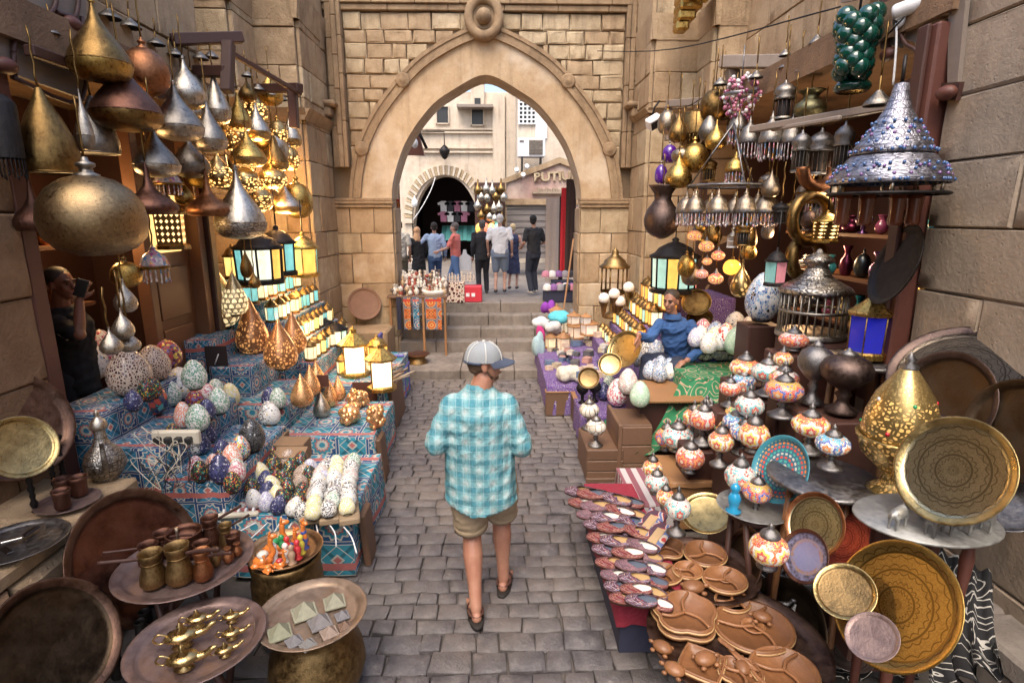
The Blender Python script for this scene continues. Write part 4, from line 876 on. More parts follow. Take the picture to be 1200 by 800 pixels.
t = E('bracket_lantern', 'dark lantern hanging from a thin iron bracket above the far arch', 'lantern', aY(521, 180, 21.5)); b = MB(); b.tube([(0, 0, .3), (0, 0, .75), (-.9, .3, .78)], .02); O('bracket', b.mesh('bracket', M['iron']), t); b = MB(); b.lathe([(0, -.22), (.1, -.15), (.19, .05), (.2, .12), (.06, .28), (0, .32)], 8); O('lantern_body', b.mesh('lantern_body', M['iron']), t)
ub = E('upper_house', 'pale upper house with a square lattice window above the air conditioner', 'building'); pbox('wall', M['plazastone'], ub, 606, 60, 780, 205, 19.5, 1.5); 
lw_ = pbox('lattice_window', M['black'], ub, 608, 105, 628, 145, 19.46, .06)
for k in range(5): g = pbox('lattice_bar', M['white'], lw_, 607.5 + k * 4.9, 104, 609 + k * 4.9, 146, 19.40, .05); g.matrix_parent_inverse = Matrix.Translation(lw_.location).inverted()
for k in range(9): g = pbox('lattice_bar', M['white'], lw_, 607, 104 + k * 5, 629, 105.6 + k * 5, 19.41, .05); g.matrix_parent_inverse = Matrix.Translation(lw_.location).inverted()
pbox('white_panel', M['white'], ub, 628, 118, 641, 162, 19.42, .1)
t = E('air_conditioner', 'white air conditioner unit on the wall above the shuttered shop', 'air conditioner', aY(623, 184, 18.6)); p, q = aY(607, 161, 18.6), aY(639, 184, 18.6); W0 = q.x - p.x; H0 = p.z - q.z
b = MB(); b.box((0, .25, H0 / 2), (W0, .5, H0), None, .03); O('casing', b.mesh('casing', M['white']), t); b = MB(); b.box((W0 * .15, -.012, H0 * .5), (W0 * .5, .03, H0 * .75)); O('grille_back', b.mesh('grille_back', M['greystone']), t)
for k in range(9): b = MB(); b.box((W0 * .15, -.03, H0 * (.17 + .08 * k)), (W0 * .5, .03, .02)); O('grille_slat', b.mesh('grille_slat', M['silver_dark']), t)
b = MB(); b.box((-W0 * .36, -.006, H0 * .8), (W0 * .16, .02, H0 * .1)); O('badge', b.mesh('badge', M['silver_dark']), t)
b = MB(); b.box((-.3, .2, -.25), (.05, .4, .5)); b.box((.3, .2, -.25), (.05, .4, .5)); O('bracket', b.mesh('bracket', M['iron']), t)
YS = 17.0; sh = E('shuttered_shop', 'closed shop with grey roller shutter under a pinkish pediment with raised lettering', 'shop')
def ppoly(name, m, par, pts, y, d):
    P = [aY(*p, y) for p in pts]; b = MB(); b.prism([(p.x, p.z) for p in P], d, Matrix.Translation((0, y + d, 0)) @ Matrix.Rotation(pi / 2, 4, 'X')); return O(name, b.mesh(name, m), par)
M['pinkplaster'] = stone('pink_plaster', (.42, .30, .26), (.30, .20, .17), (.52, .40, .35), 1.5, .3, False)
ppoly('pediment', M['pinkplaster'], sh, [(588, 238), (720, 238), (720, 208), (656, 186), (588, 211)], YS + .1, .6)
for pts in (((586, 211), (656, 184), (724, 210), (724, 217), (656, 191), (586, 217)), ((586, 233), (724, 233), (724, 240), (586, 240)), ((586, 217), (593, 215), (593, 233), (586, 233))): ppoly('pediment_moulding', M['limestone'], sh, pts, YS, .25)
pbox('side_post', M['limestone'], sh, 586, 240, 594, 305, YS + .05, .6); pbox('side_wall', M['pinkplaster'], sh, 641, 240, 740, 310, YS + .05, .5)
for k in range(17): pbox('shutter_slat', M['shut'] if 'shut' in M else M.setdefault('shut', plain('shutter_steel', (.20, .175, .165), .55, .3, var=.15)), sh, 594, 240 + k * 3.7, 641, 243.5 + k * 3.7, YS + .12 + (k % 2) * .03, .05)
pbox('ledge', M['greystone'], sh, 624, 224, 662, 227, YS - .05, .2)
for k in range(9): pbox('ledge_scroll', M['greystone'], sh, 630 + k * 3, 220 + (k % 3), 632.4 + k * 3, 224, YS - .02, .12)
cu = bpy.data.curves.new('lettering', 'FONT'); cu.body = 'BUTIUR'; cu.size = .34; cu.extrude = .03; cu.offset = .012; cu.align_x = 'CENTER'
o = bpy.data.objects.new('l', cu); COL.objects.link(o); me = bpy.data.meshes.new_from_object(o.evaluated_get(bpy.context.evaluated_depsgraph_get())); bpy.data.objects.remove(o)
me.materials.clear(); me.materials.append(M['paleblock']); p = aY(652, 211, YS + .02); O('raised_lettering', me, sh, (p.x, YS + .05, p.z), (pi / 2, radians(-3), 0), (1.15, 1, 1))
b = MB()   # floodlights on the roof edge
for k, (px, py) in enumerate(((606, 200), (613, 206), (617, 196))):
    t = E('floodlight', '%s white floodlight on the eave of the shuttered shop' % ('lower', 'tilted', 'upper')[k], 'floodlight', aY(px, py, YS - .15), (radians(-30), radians(20 * k - 20), 0), .6, 'floodlights on the pediment')
    b = MB(); b.lathe([(0, -.14), (.05, -.13), (.09, 0), (.11, .1), (.115, .12), (.1, .13), (0, .1)], 12, Matrix.Rotation(pi / 2, 4, 'X')); O('lamp_housing', b.mesh('lamp_housing', M['white']), t); b = MB(); b.tube([(0, .05, .1), (0, .2, .2)], .02); O('bracket', b.mesh('bracket', M['iron']), t)
def simple_lathe(name, label, cat, loc, prof, m, group=None, col=None, n=12, rot=None, sc=None):
    b = MB(); b.lathe(prof, n); return tag(O(name, b.mesh(name, m), None, loc, rot, sc, col), label, cat, group)
pbox('backboard', M['wood_dark'], kind(E('stall_backboard', 'dark stall front behind the hanging silver lamps across the plaza', 'stall'), 'thing'), 556, 214, 592, 300, 16.6, .1)
k = 0
for r_ in range(4):
    for c_ in range(4):
        px = 561 + c_ * 8.4 + (r_ % 2) * 3 + rg.uniform(-1.5, 1.5); py = 222 + r_ * 11 + rg.uniform(-3, 3)
        t = simple_lathe('hanging_lamp', 'small silver lamp in the cluster across the plaza, %s row down, %s along' % (ORD[r_], ORD[c_]), 'lamp', aY(px, py, 16.2), [(0, -.13), (.09, -.1), (.13, 0), (.09, .08), (.03, .15), (.02, .3)], M['silver' if (r_ + c_) % 3 else 'brass_dark'], 'silver lamps hung across the plaza')
for k, (px, c) in enumerate(((562, (1, .5, .1)), (569, (.9, .2, .1)), (576, (1, .6, .2)), (583, (.2, .6, .5)))): simple_lathe('lit_lantern', '%s lit lantern low in the stall across the plaza' % ('amber', 'red', 'orange', 'green')[k], 'lantern', aY(px, 268, 16.1), [(0, -.12), (.1, -.1), (.12, 0), (.1, .1), (.03, .16)], M['glow'], 'lit lanterns across the plaza', c)
t = E('hanging_kiosk', 'dark maroon kiosk top with white globe hanging beyond the arch edge', 'kiosk'); ppoly('panel', M['wood_red'], t, [(466, 181), (497, 182), (489, 150), (484, 146), (466, 160)], 12.4, .15)
P0 = aY(487, 150, 12.3); b = MB(); b.tube([aY(486, 145, 12.3), aY(500, 174, 12.3)], .035); O('strut', b.mesh('strut', M['iron']), t); b = MB(); b.ball(aY(486, 168, 12.2), (.07, .07, .1)); O('globe', b.mesh('globe', M['white']), t)
def hangcloth(label, m, px0, px1, py0, py1, y, d=.05, col=None, name='hanging_carpet', cat='carpet', group=None, rot=0):
    p, q = aY(px0, py0, y), aY(px1, py1, y); w_, h = q.x - p.x, p.z - q.z; b = MB(); n = 8; R = []
    for i in range(7):
        z = -h * i / 6; R.append([(w_ * j / n, d * .5 * sin(j * 1.9 + i * .3) * (.4 + .6 * i / 6), z) for j in range(n + 1)])
    R2 = [[(x, yy + .02, z) for x, yy, z in r] for r in R]; b.rings(R, closed=False, uvs=[h * i / 6 for i in range(7)]); b.rings(R2, closed=False)
    b.face([b.pt(R[-1][j]) for j in range(n + 1)] + [b.pt(R2[-1][j]) for j in range(n, -1, -1)])
    for f in range(len(b.uv)): b.uv[f] = [(u * w_, v) for u, v in b.uv[f]]
    return tag(O(name, b.mesh(name, m), None, p, (0, 0, radians(rot)), None, col), label, cat, group)
g = 'textiles hung inside the arch'
hangcloth('red and blue striped cloth hanging at the edge of the arch', M['khay_red'], 459, 470, 192, 262, 10.85, .08, None, 'hanging_cloth', 'cloth')
hangcloth('beige patterned carpet hanging by the shutter', M['carp'] if 'carp' in M else M.setdefault('carp', paisley('beige_carpet', (.42, .36, .32), (.30, .25, .23), (.5, .45, .4), 14, (.36, .2, .16))), 640, 656, 232, 330, 12.2, .06, None, 'hanging_carpet', 'carpet', g)
hangcloth('black carpet hanging between beige and red ones', M['cloth'], 656, 659, 230, 328, 12.0, .05, (.03, .02, .02), 'hanging_carpet', 'carpet', g)
hangcloth('bright red carpet with pale border hanging in the arch', M['cloth'], 658, 665, 220, 322, 11.8, .06, (.6, .02, .03), 'hanging_carpet', 'carpet', g)
hangcloth('dark brown carpet hanging against the arch jamb', M['cloth'], 664, 673, 210, 325, 11.5, .06, (.05, .025, .02), 'hanging_carpet', 'carpet', g)
o = simple_lathe('light_bulb', 'bare lit bulb glowing at the edge of the arch', 'bulb', aY(463, 257, 10.9), [(0, -.05), (.045, -.03), (.05, 0), (.03, .05), (.02, .1)], M['glow2'], None, (1, .85, .6))
far_person('person in cream shirt and olive trousers, back turned at the arch edge', 471, 345, 12.6, 5, 1.62, (.55, .50, .42), (.16, .13, .08), SK1, (.05, .025, .015), 'short', 'trousers', .06, ((-.04, .1, -.5), (.05, .05, -.52)))
far_person('woman in black dress and sand headscarf', 492, 342, 13.2, 30, 1.5, (.012, .012, .014), (.02, .02, .02), SK1, sleeve='long', lower='robe', scarf=(.60, .33, .17), headf=60)
far_person('person in light blue shirt and jeans walking away', 511, 343, 13.3, 10, 1.64, (.34, .44, .62), (.05, .10, .22), SK1, sleeve='long', step=.14, hands=((-.3, .12, -.32), (.08, .08, -.5)))
far_person('person in coral polo and jeans striding with a white bag', 535, 345, 13.0, 75, 1.64, (.75, .20, .16), (.10, .18, .36), SKP, (.12, .10, .09), step=.24, hands=((-.02, .36, -.34), (.02, .4, -.3)), headf=0)
far_person('person in black suit, grey hair, back turned', 566, 343, 12.7, 8, 1.62, (.014, .014, .02), (.014, .014, .02), SK1, (.10, .09, .085), sleeve='long', step=.05, hands=((-.05, .05, -.52), (.1, .0, -.52)), build=1.05)
far_person('balding person in white shirt, shorts and crossbody strap', 586, 342, 12.5, -5, 1.70, (.72, .74, .78), (.19, .24, .32), SKP, (.62, .6, .58), 'short', 'shorts', .04, ((-.06, .06, -.5), (.06, .06, -.5)), build=1.15, bald=False)
far_person('blonde person in sleeveless navy dress', 601, 338, 13.2, -15, 1.5, (.025, .03, .08), (.02, .02, .06), SKP, (.6, .45, .25), 'none', 'dress', .03, ((-.03, .1, -.48), (.02, .22, -.3)))
far_person('young person in black t-shirt with grey sleeves and slim black trousers', 625, 343, 12.2, 25, 1.66, (.02, .02, .024), (.022, .024, .04), SK1, (.012, .01, .01), 'short', 'trousers', .07, ((-.03, .2, -.36), (.03, .24, -.34)), headf=40, shoes=(.4, .35, .3))
b = MB(); b.prism([(-.14, 0), (.14, 0), (.16, .28), (.05, .36), (.03, .46), (-.03, .46), (-.05, .36), (-.15, .28)], .12, Matrix.Rotation(pi / 2, 4, 'X')); tag(O('carrier_bag', b.mesh('carrier_bag', M['cloth']), None, aY(545, 316, 13.0) + Vector((0, .05, 0)), None, None, (.7, .7, .72)), 'white plastic bag held by the person in the coral polo', 'bag')
PEND = []
def lab(o, base, cat, group, px, py=0): o['category'] = cat; PEND.append((o, base, px, py)); 
def lab_group(o, g):
    if g: o['group'] = g
MC = {}
def ml(key, fn):
    if key not in MC: MC[key] = fn()
    return MC[key]
def LA(name, prof, m, n=18, sq=(1, 1), sm=True):
    def f(): b = MB(); b.lathe(prof, n, None, sq, False, 0, sm); return b.mesh(name, M[m] if isinstance(m, str) else m)
    return f
def ring(name, R, r, z, m, n=20):
    def f():
        b = MB(); b.lathe([(R - r, z), (R, z - r), (R + r, z), (R, z + r), (R - r, z)], n); return b.mesh(name, M[m])
    return f
BOWL = [(0, 0), (.2, .005), (.36, .04), (.46, .11), (.5, .2), (.498, .26)]
SHELL = [(.49, .26), (.45, .36), (.34, .5), (.21, .64), (.11, .77), (.055, .89), (.03, 1)]
PEAR = [(0, 0), (.25, .02), (.42, .1), (.5, .24), (.48, .38), (.36, .55), (.2, .7), (.1, .8), (.055, .9), (.04, 1)]
DROP = [(.2, .0), (.36, .04), (.46, .12), (.5, .24), (.47, .36), (.39, .5), (.27, .66), (.15, .8), (.06, .93), (0, 1)]
EGG = [(.0, .0), (.2, .02), (.36, .1), (.46, .22), (.5, .38), (.48, .52), (.41, .68), (.3, .83), (.16, .95), (0, 1)]
def parts(kind, m, m2=None):
    m2 = m2 or m; K = lambda part, fn: (part, ml((kind, part, str(m), str(m2)), fn))
    if kind == 'teardrop': return [K('bowl', LA('bowl', BOWL, m)), K('shell', LA('shell', SHELL, m2)), K('seam', ring('seam', .495, .012, .25, m2)), K('finial', LA('finial', [(.04, .98), (.06, 1), (.03, 1.02), (.05, 1.035), (0, 1.06)], m, 10))]
    if kind == 'pear': return [K('body', LA('body', PEAR, m)), K('finial', LA('finial', [(.05, .97), (.075, .99), (.04, 1.01), (.05, 1.03), (0, 1.06)], m2, 10))]
    if kind == 'globe': return [K('body', LA('body', [(0, 0), (.18, .01), (.36, .08), (.47, .2), (.5, .38), (.47, .54), (.38, .68), (.24, .78), (.1, .82)], m, 24)), K('neck', LA('neck', [(.12, .8), (.12, .83), (.07, .85), (.06, .89), (.09, .91), (.09, .94), (.04, .96), (.03, 1)], m2, 14))]
    if kind == 'onion': return [K('shade', LA('shade', [(.36, .0), (.44, .02), (.5, .10), (.49, .18), (.38, .3), (.2, .42), (.1, .55), (.055, .75), (.035, 1)], m, 22)), K('rim', ring('rim', .4, .018, .01, m2)), K('inner_bowl', LA('inner_bowl', [(.38, .015), (.3, .05), (0, .07)], 'brass_gold'))]
    if kind == 'bell': return [K('shade', LA('shade', [(.46, 0), (.5, .06), (.49, .22), (.43, .42), (.29, .66), (.13, .86), (.05, 1)], m, 22)), K('rim', ring('rim', .47, .015, .01, m2)), K('inner_bowl', LA('inner_bowl', [(.45, .012), (0, .03)], 'iron'))]
    if kind == 'cap': return [K('bell_cap', LA('bell_cap', [(.5, 0), (.5, .08), (.36, .22), (.2, .38), (.1, .5)], m, 14)), K('hook', LA('hook', [(.05, .45), (.05, .95), (0, 1)], m2, 6)), K('inner', LA('inner', [(.48, .02), (.2, .2), (0, .25)], 'iron', 12))]
    if kind == 'drop': return [K('shell', LA('shell', DROP, m, 24)), K('base_ring', ring('base_ring', .2, .03, .0, 'brass_dark', 14)), K('tip', LA('tip', [(.07, .92), (.03, .97), (0, 1.005)], 'rosegold', 10))]
    if kind == 'egg': return [K('shade', LA('shade', EGG, m, 20)), K('base_ring', LA('base_ring', [(.24, -.01), (.27, .03), (.22, .06)], m2 if m2 != m else 'iron', 14))]
    if kind == 'cylinder': return [K('drum', LA('drum', [(.5, .22), (.5, .84), (.46, .87)], m, 20)), K('cap', LA('cap', [(.48, .86), (.3, .93), (.1, .96), (.04, 1)], m2, 16)), K('fringe', fringe_f(.46, 0, .24, 26, m))]
    if kind == 'ewer': return [K('body', LA('body', [(.22, 0), (.3, .01), (.28, .03), (.36, .06), (.48, .16), (.5, .25), (.42, .38), (.22, .5), (.14, .6), (.13, .72)], m, 24)), K('lid', LA('lid', [(.14, .71), (.2, .73), (.21, .78), (.17, .84), (.08, .88), (.04, .91), (.07, .94), (.05, .97), (0, 1)], m2, 16)),
                              K('handle', tube_f('handle', [(.14, 0, .68), (.38, 0, .72), (.6, 0, .55), (.6, 0, .32), (.49, 0, .22)], .035, m)), K('spout', tube_f('spout', [(-.44, 0, .2), (-.62, 0, .36), (-.6, 0, .55), (-.7, 0, .66)], [.09, .06, .045, .04], m))]
    if kind == 'jezve': return [K('pot', LA('pot', [(0, 0), (.42, .0), (.5, .1), (.48, .3), (.36, .58), (.33, .7), (.4, .86), (.44, 1), (.41, 1), (.35, .86), (.29, .7), (.3, .5), (0, .45)], m, 20)), K('handle', tube_f('handle', [(-.4, 0, .82), (-.8, -.1, .87), (-1.7, -.25, .95)], [.05, .07, .06], 'wood_dark')), K('collar', ring('collar', .35, .02, .7, m))]
    if kind == 'pot': return [K('pot', LA('pot', [(0, 0), (.4, 0), (.5, .12), (.5, .7), (.47, .8), (.5, .95), (.5, 1), (.46, 1), (.43, .8), (.43, .5), (0, .45)], m, 22))]
    if kind == 'cup': return [K('bowl', LA('bowl', [(0, 0), (.36, 0), (.42, .1), (.4, .4), (.45, .8), (.5, 1), (.45, 1), (.38, .8), (.3, .3), (0, .25)], m, 18))]
    if kind == 'urn': return [K('body', LA('body', [(.08, 0), (.2, .03), (.38, .12), (.48, .25), (.5, .38), (.44, .54), (.3, .66), (.23, .74), (.25, .84), (.36, .95), (.42, 1), (.36, .99), (.2, .85), (0, .8)], m, 24))]
    if kind == 'oldpot': return [K('body', LA('body', [(.3, 0), (.34, .02), (.44, .14), (.5, .36), (.47, .58), (.36, .78), (.34, .86), (.46, .94), (.5, 1), (.44, .99), (.32, .9), (0, .85)], m, 24))]
    if kind == 'turk':
        return [K('foot', LA('foot', [(.36, 0), (.38, .03), (.3, .06), (.2, .1), (.1, .16), (.09, .2), (.14, .24), (.08, .28), (.12, .33)], 'pewter', 16)), K('glass_shade', LA('glass_shade', [(.12, .32), (.3, .36), (.44, .44), (.5, .53), (.47, .62), (.34, .7), (.2, .74)], m, 22)),
                K('cap', LA('cap', [(.24, .72), (.25, .745), (.19, .8), (.1, .84), (.06, .88), (.09, .91), (.05, .94), (.03, .97), (0, 1)], 'pewter', 14))]
    if kind == 'turkbowl':   # wide low bowl-shaped table lamp without a tall foot
        return [K('foot', LA('foot', [(.26, 0), (.27, .03), (.2, .08), (.18, .12)], 'pewter', 16)), K('glass_shade', LA('glass_shade', [(.16, .1), (.36, .18), (.48, .32), (.5, .44), (.42, .58), (.26, .68), (.2, .7)], m, 22)), K('cap', LA('cap', [(.25, .68), (.26, .71), (.22, .78), (.12, .84), (.07, .88), (.09, .92), (.04, .96), (0, 1)], 'pewter', 14))]
    if kind == 'turkball':
        return [K('glass_shade', LA('glass_shade', [(.06, .1), (.28, .14), (.45, .26), (.5, .4), (.44, .56), (.28, .68), (.16, .72)], m, 20)), K('cap', LA('cap', [(.18, .7), (.18, .76), (.08, .84), (.04, 1)], 'pewter', 12)), K('drop', LA('drop', [(0, 0), (.04, .04), (.03, .09), (.08, .12)], 'pewter', 8))]
    if kind == 'dome':       # hanging dome with a bead fringe
        return [K('dome', LA('dome', [(.5, .42), (.5, .46), (.46, .5), (.44, .58), (.34, .7), (.16, .79), (.09, .83), (.12, .87), (.05, .91), (.03, 1)], m, 18)), K('collar', LA('collar', [(.49, .34), (.52, .36), (.5, .43)], m2, 18)), K('bead_fringe', fringe_f(.44, .0, .36, 16, 'beads', .024))]
    if kind == 'cage':       # birdcage-like lantern
        return [K('base', LA('base', [(.5, 0), (.5, .05), (.46, .06), (0, .06)], m, 20)), K('bars', bars_f(.46, .05, .5, 28, m)), K('band', ring('band', .47, .02, .3, m)), K('roof', LA('roof', [(.5, .5), (.52, .53), (.48, .57), (.3, .64), (.2, .7), (.15, .78), (.13, .82), (.2, .84), (.22, .87), (.14, .92), (.06, .95), (.04, .98), (0, 1)], m2, 22))]
    if kind == 'goblet': return [K('body', LA('body', [(.3, 0), (.32, .04), (.14, .12), (.1, .2), (.16, .28), (.1, .34), (.3, .44), (.47, .56), (.5, .68), (.42, .8), (.2, .88), (.12, .9)], m, 20)), K('lid', LA('lid', [(.16, .88), (.18, .91), (.08, .95), (0, 1)], m2, 14))]
    if kind == 'hookah': return [K('stem', LA('stem', [(.2, 0), (.24, .02), (.14, .06), (.2, .1), (.26, .16), (.14, .22), (.2, .28), (.14, .33), (.24, .4), (.14, .46), (.22, .55), (.14, .62), (.24, .7), (.16, .78), (.2, .84), (.34, .9), (.36, .94), (.3, .95), (0, .93)], m, 12))]
    if kind == 'vase': return [K('body', LA('body', [(.3, 0), (.34, .02), (.48, .3), (.42, .5), (.2, .68), (.18, .8), (.34, .98), (.3, 1), (0, .9)], m, 14))]
    if kind == 'figure': return [K('body', LA('body', [(.4, 0), (.42, .05), (.22, .12), (.3, .3), (.36, .5), (.24, .64), (.16, .7), (.27, .8), (.26, .9), (.12, .98), (0, 1)], m, 10))]
    if kind == 'minaret': return [K('drum', bars_f(.4, .0, .5, 14, m)), K('core', LA('core', [(.3, .02), (.3, .5)], 'iron', 10)), K('base', LA('base', [(.44, 0), (.44, .05), (0, .05)], m2, 14)), K('dome', LA('dome', [(.46, .5), (.48, .55), (.4, .58), (.5, .68), (.46, .78), (.26, .88), (.08, .93), (.05, 1)], m2, 18))]
    raise KeyError(kind)
def fringe_f(R, z0, z1, n, m, r=.016):
    def f():
        b = MB()
        for k in range(n):
            a = 2 * pi * k / n; x, y = cos(a) * R, sin(a) * R; b.tube([(x, y, z1), (x, y, (z0 + z1) / 2), (x, y, z0 + .03 * (k % 3))], r, 4)
            b.ball((x, y, z0 + .03 * (k % 3)), r * 1.9, 5, 4)
        return b.mesh('bead_fringe', M[m])
    return f
def bars_f(R, z0, z1, n, m, r=.014):
    def f():
        b = MB()
        for k in range(n): a = 2 * pi * k / n; b.tube([(cos(a) * R, sin(a) * R, z0), (cos(a) * R, sin(a) * R, z1)], r, 4)
        return b.mesh('bars', M[m])
    return f
def tube_f(name, pts, r, m):
    def f(): b = MB(); q = smooth_pts(pts); rr = r if not isinstance(r, list) else [r[0] + (r[-1] - r[0]) * i / (len(q) - 1) for i in range(len(q))]; b.tube(q, rr, 7); return b.mesh(name, M[m])
    return f
def smooth_pts(P, n=5):
    P = [Vector(p) for p in P]; Q = [P[0]] + P + [P[-1]]; out = []
    for i in range(1, len(Q) - 2):
        a, b, c, d = Q[i - 1:i + 3]
        for k in range(n):
            t = k / n; out.append(.5 * ((2 * b) + (c - a) * t + (2 * a - 5 * b + 4 * c - d) * t * t + (3 * b - a - 3 * c + d) * t ** 3))
    out.append(P[-1]); return out
def beadmat():
    t = MT('coloured_beads'); v = t.vor(t.co(), 9, 'F1', 'Color'); k = t.xyz(v)[0]
    return t.out(t.ramp(k, [(0, (.35, .3, .32)), (.3, (.55, .5, .5)), (.45, (.3, .08, .2)), (.55, (.1, .2, .35)), (.65, (.6, .3, .08)), (.75, (.2, .2, .22)), (.9, (.5, .2, .25))], True), .2)
M['beads'] = beadmat()
RZ = random.Random(99)
def place(kind, label, cat, loc, w, h, m, m2=None, group=None, col=None, px=0, py=0, rot=None, chain=0, name=None):
    r = O(name or cat.replace(' ', '_'), None, None, loc, rot or (0, 0, RZ.uniform(0, 6.28)))
    for pn, me in parts(kind, m, m2): O(pn, me, r, None, None, (w, w, h), col)
    if chain:
        b = MB(); z0 = h; n = max(2, int(chain / .06)); b.tube([(0.008 * (i % 2), 0, h + chain * i / n) for i in range(n + 1)], .007, 4); O('chain', b.mesh('chain', M['brass_dark']), r)
    lab(r, label, cat, group, px, py); lab_group(r, group); return r
def hang(kind, label, cx, top, bot, w, y, m, m2=None, cat='lamp', group=None, col=None, chain=.3, name='hanging_lamp', rot=None, x=None):
    if x is not None: y = aX(cx, bot, x).y
    p = aY(cx, bot, y); h = aY(cx, top, y).z - p.z; wd = w * mpp((p + aY(cx, top, y)) / 2)
    return place(kind, label, cat, p, wd, h, m, m2, group, col, cx, bot, rot, chain, name)
def stand(kind, label, cx, bot, w, hpx, z, m, m2=None, cat='lamp', group=None, col=None, name=None, rot=None, y=None):
    p = aZ(cx, bot, z) if y is None else aY(cx, bot, y); wd = w * mpp(p); p = p + Vector((0, wd * .3, 0)) if y is None else p
    h = (aY(cx, bot - hpx, p.y).z - aY(cx, bot, p.y).z); h = max(h * .97 - wd * (.02 if kind in ('drop', 'egg') else .12), wd * .35)
    return place(kind, label, cat, p, wd, h, m, m2, group, col, cx, bot, rot, 0, name)
def lantern(label, cx, bot, w, hpx, z, cols, n=6, lit='glow', frame='brass_dark', group=None, y=None, hangz=0, ry=0.0, roofk='dome', name='glass_lantern', single=True, ang=None, loc=None):
    p = loc if loc is not None else (aZ(cx, bot, z) if y is None else aY(cx, bot, y)); s = mpp(p); wd = w * s; h = hpx * s * 1.03
    r = O(name, None, None, p, (0, 0, ang if ang is not None else RZ.uniform(0, .6)))
    R = wd / 2; H1, H2 = h * .10, h * .62
    def fr():
        b = MB(); b.lathe([(.5, 0), (.5, .07), (.44, .10), (0, .10)], n * 2, None, (1, 1), False, 0, False)
        for k in range(n): a = 2 * pi * (k + .5) / n; b.tube([(cos(a) * .46, sin(a) * .46, .08), (cos(a) * .48, sin(a) * .48, .64)], .022, 4)
        return b.mesh('frame', M[frame])
    O('frame', ml(('lf', n, frame), fr), r, None, None, (wd, wd, h))
    rf = [(.52, .62), (.54, .66), (.42, .71), (.34, .8), (.16, .88), (.06, .91), (.08, .95), (0, 1)] if roofk == 'dome' else [(.54, .62), (.56, .66), (.5, .68), (.12, .86), (.1, .9), (.12, .93), (.04, .96), (0, 1)]
    O('roof', ml(('lr', n, frame, roofk), LA('roof', rf, frame, n * 2, (1, 1), roofk == 'dome')), r, None, None, (wd, wd, h))
    def pane():
        b = MB(); a0, a1 = 2 * pi * .5 / n, 2 * pi * 1.5 / n; q = []
        for rr, zz in ((.44, .10), (.465, .62)): q.append([Vector((cos(a) * rr, sin(a) * rr, zz)) for a in (a0 + .04, a1 - .04)])
        o_ = Vector((-cos((a0 + a1) / 2), -sin((a0 + a1) / 2), 0)) * .03
        b.hexa([q[0][0], q[0][1], q[0][1] + o_, q[0][0] + o_, q[1][0], q[1][1], q[1][1] + o_, q[1][0] + o_]); return b.mesh('glass_pane', M[lit])
    pm = ml(('pane', n, lit), pane)
    for k in range(n): O('glass_pane', pm, r, None, (0, 0, 2 * pi * k / n), (wd, wd, h), cols[k % len(cols)])
    if hangz:
        b = MB(); b.tube([(0, 0, h), (0, 0, h + hangz)], .008, 4); O('chain', b.mesh('chain', M['iron']), r)
    lab(r, label, 'lantern', group, cx, bot); lab_group(r, group); return r
def bulb(par, loc, e, col=(1, .62, .25), rad=.06, name='lamp_light'):
    l = bpy.data.lights.new(name, 'POINT'); l.energy = e; l.color = col; l.shadow_soft_size = rad; o = bpy.data.objects.new(name, l); COL.objects.link(o)
    if par: o.parent = par; o.location = Vector(loc)
    else: o.location = loc
    return o
def tray(label, cx, cy, A, B, phi, y=None, z=None, m='tray_brass', m2=None, lip=.05, cat='tray', group=None, name='round_tray', flat=False, seg=40, up=1, well=.82):
    p = aZ(cx, cy, z) if z is not None else aY(cx, cy, y); v = (_O - p).normalized(); s = (p - _O).length / FPX * 1.0
    off = (p - _O).dot(_f) / (p - _O).length; s = (p - _O).length / FPX * off
    if flat: n = Vector((0, 0, 1)); R = A * s / 2 * .97
    else:
        a = v.cross(Vector((0, 0, 1))).normalized() * -1; u2 = v.cross(a) * 1.0
        if u2.z < 0: u2 = -u2
        rr = _r - v * _r.dot(v); rr.normalize()
        k = min(.98, B / A); d = rr * cos(radians(phi)) + u2 * sin(radians(phi)); n = (v * k + d * sqrt(1 - k * k)).normalized(); R = A * s / 2
    q = n.to_track_quat('Z', 'Y').to_euler(); r = O(name, None, None, p, q)
    t = lip * R * 2; b = MB(); w_ = well
    b.lathe([(0, 0), (R * w_ * .98, 0), (R * (w_ + .03), t * .12), (R * (w_ + .06), t * .5)], seg); O('well', b.mesh('well', M[m]), r)
    b = MB(); b.lathe([(R * (w_ + .055), t * .45), (R * (w_ + .08), t * .7), (R * .97, t * .95), (R * 1.0, t * 1.05), (R * 1.012, t * .95), (R * .99, t * .7), (R * .93, t * .2), (R * (w_ + .02), -t * .15), (0, -t * .2)], seg); O('rim', b.mesh('rim', M[m2 or m]), r)
    lab(r, label, cat, group, cx, cy); lab_group(r, group); r['R'] = R; return r
def tube_thing(name, label, cat, pts, r, m, group=None, n=6, col=None):
    b = MB(); b.tube(smooth_pts(pts), r, n); o = O(name, b.mesh(name, M[m]), None, None, None, None, col); lab(o, label, cat, group, 0); lab_group(o, group); return o
BOXES = []
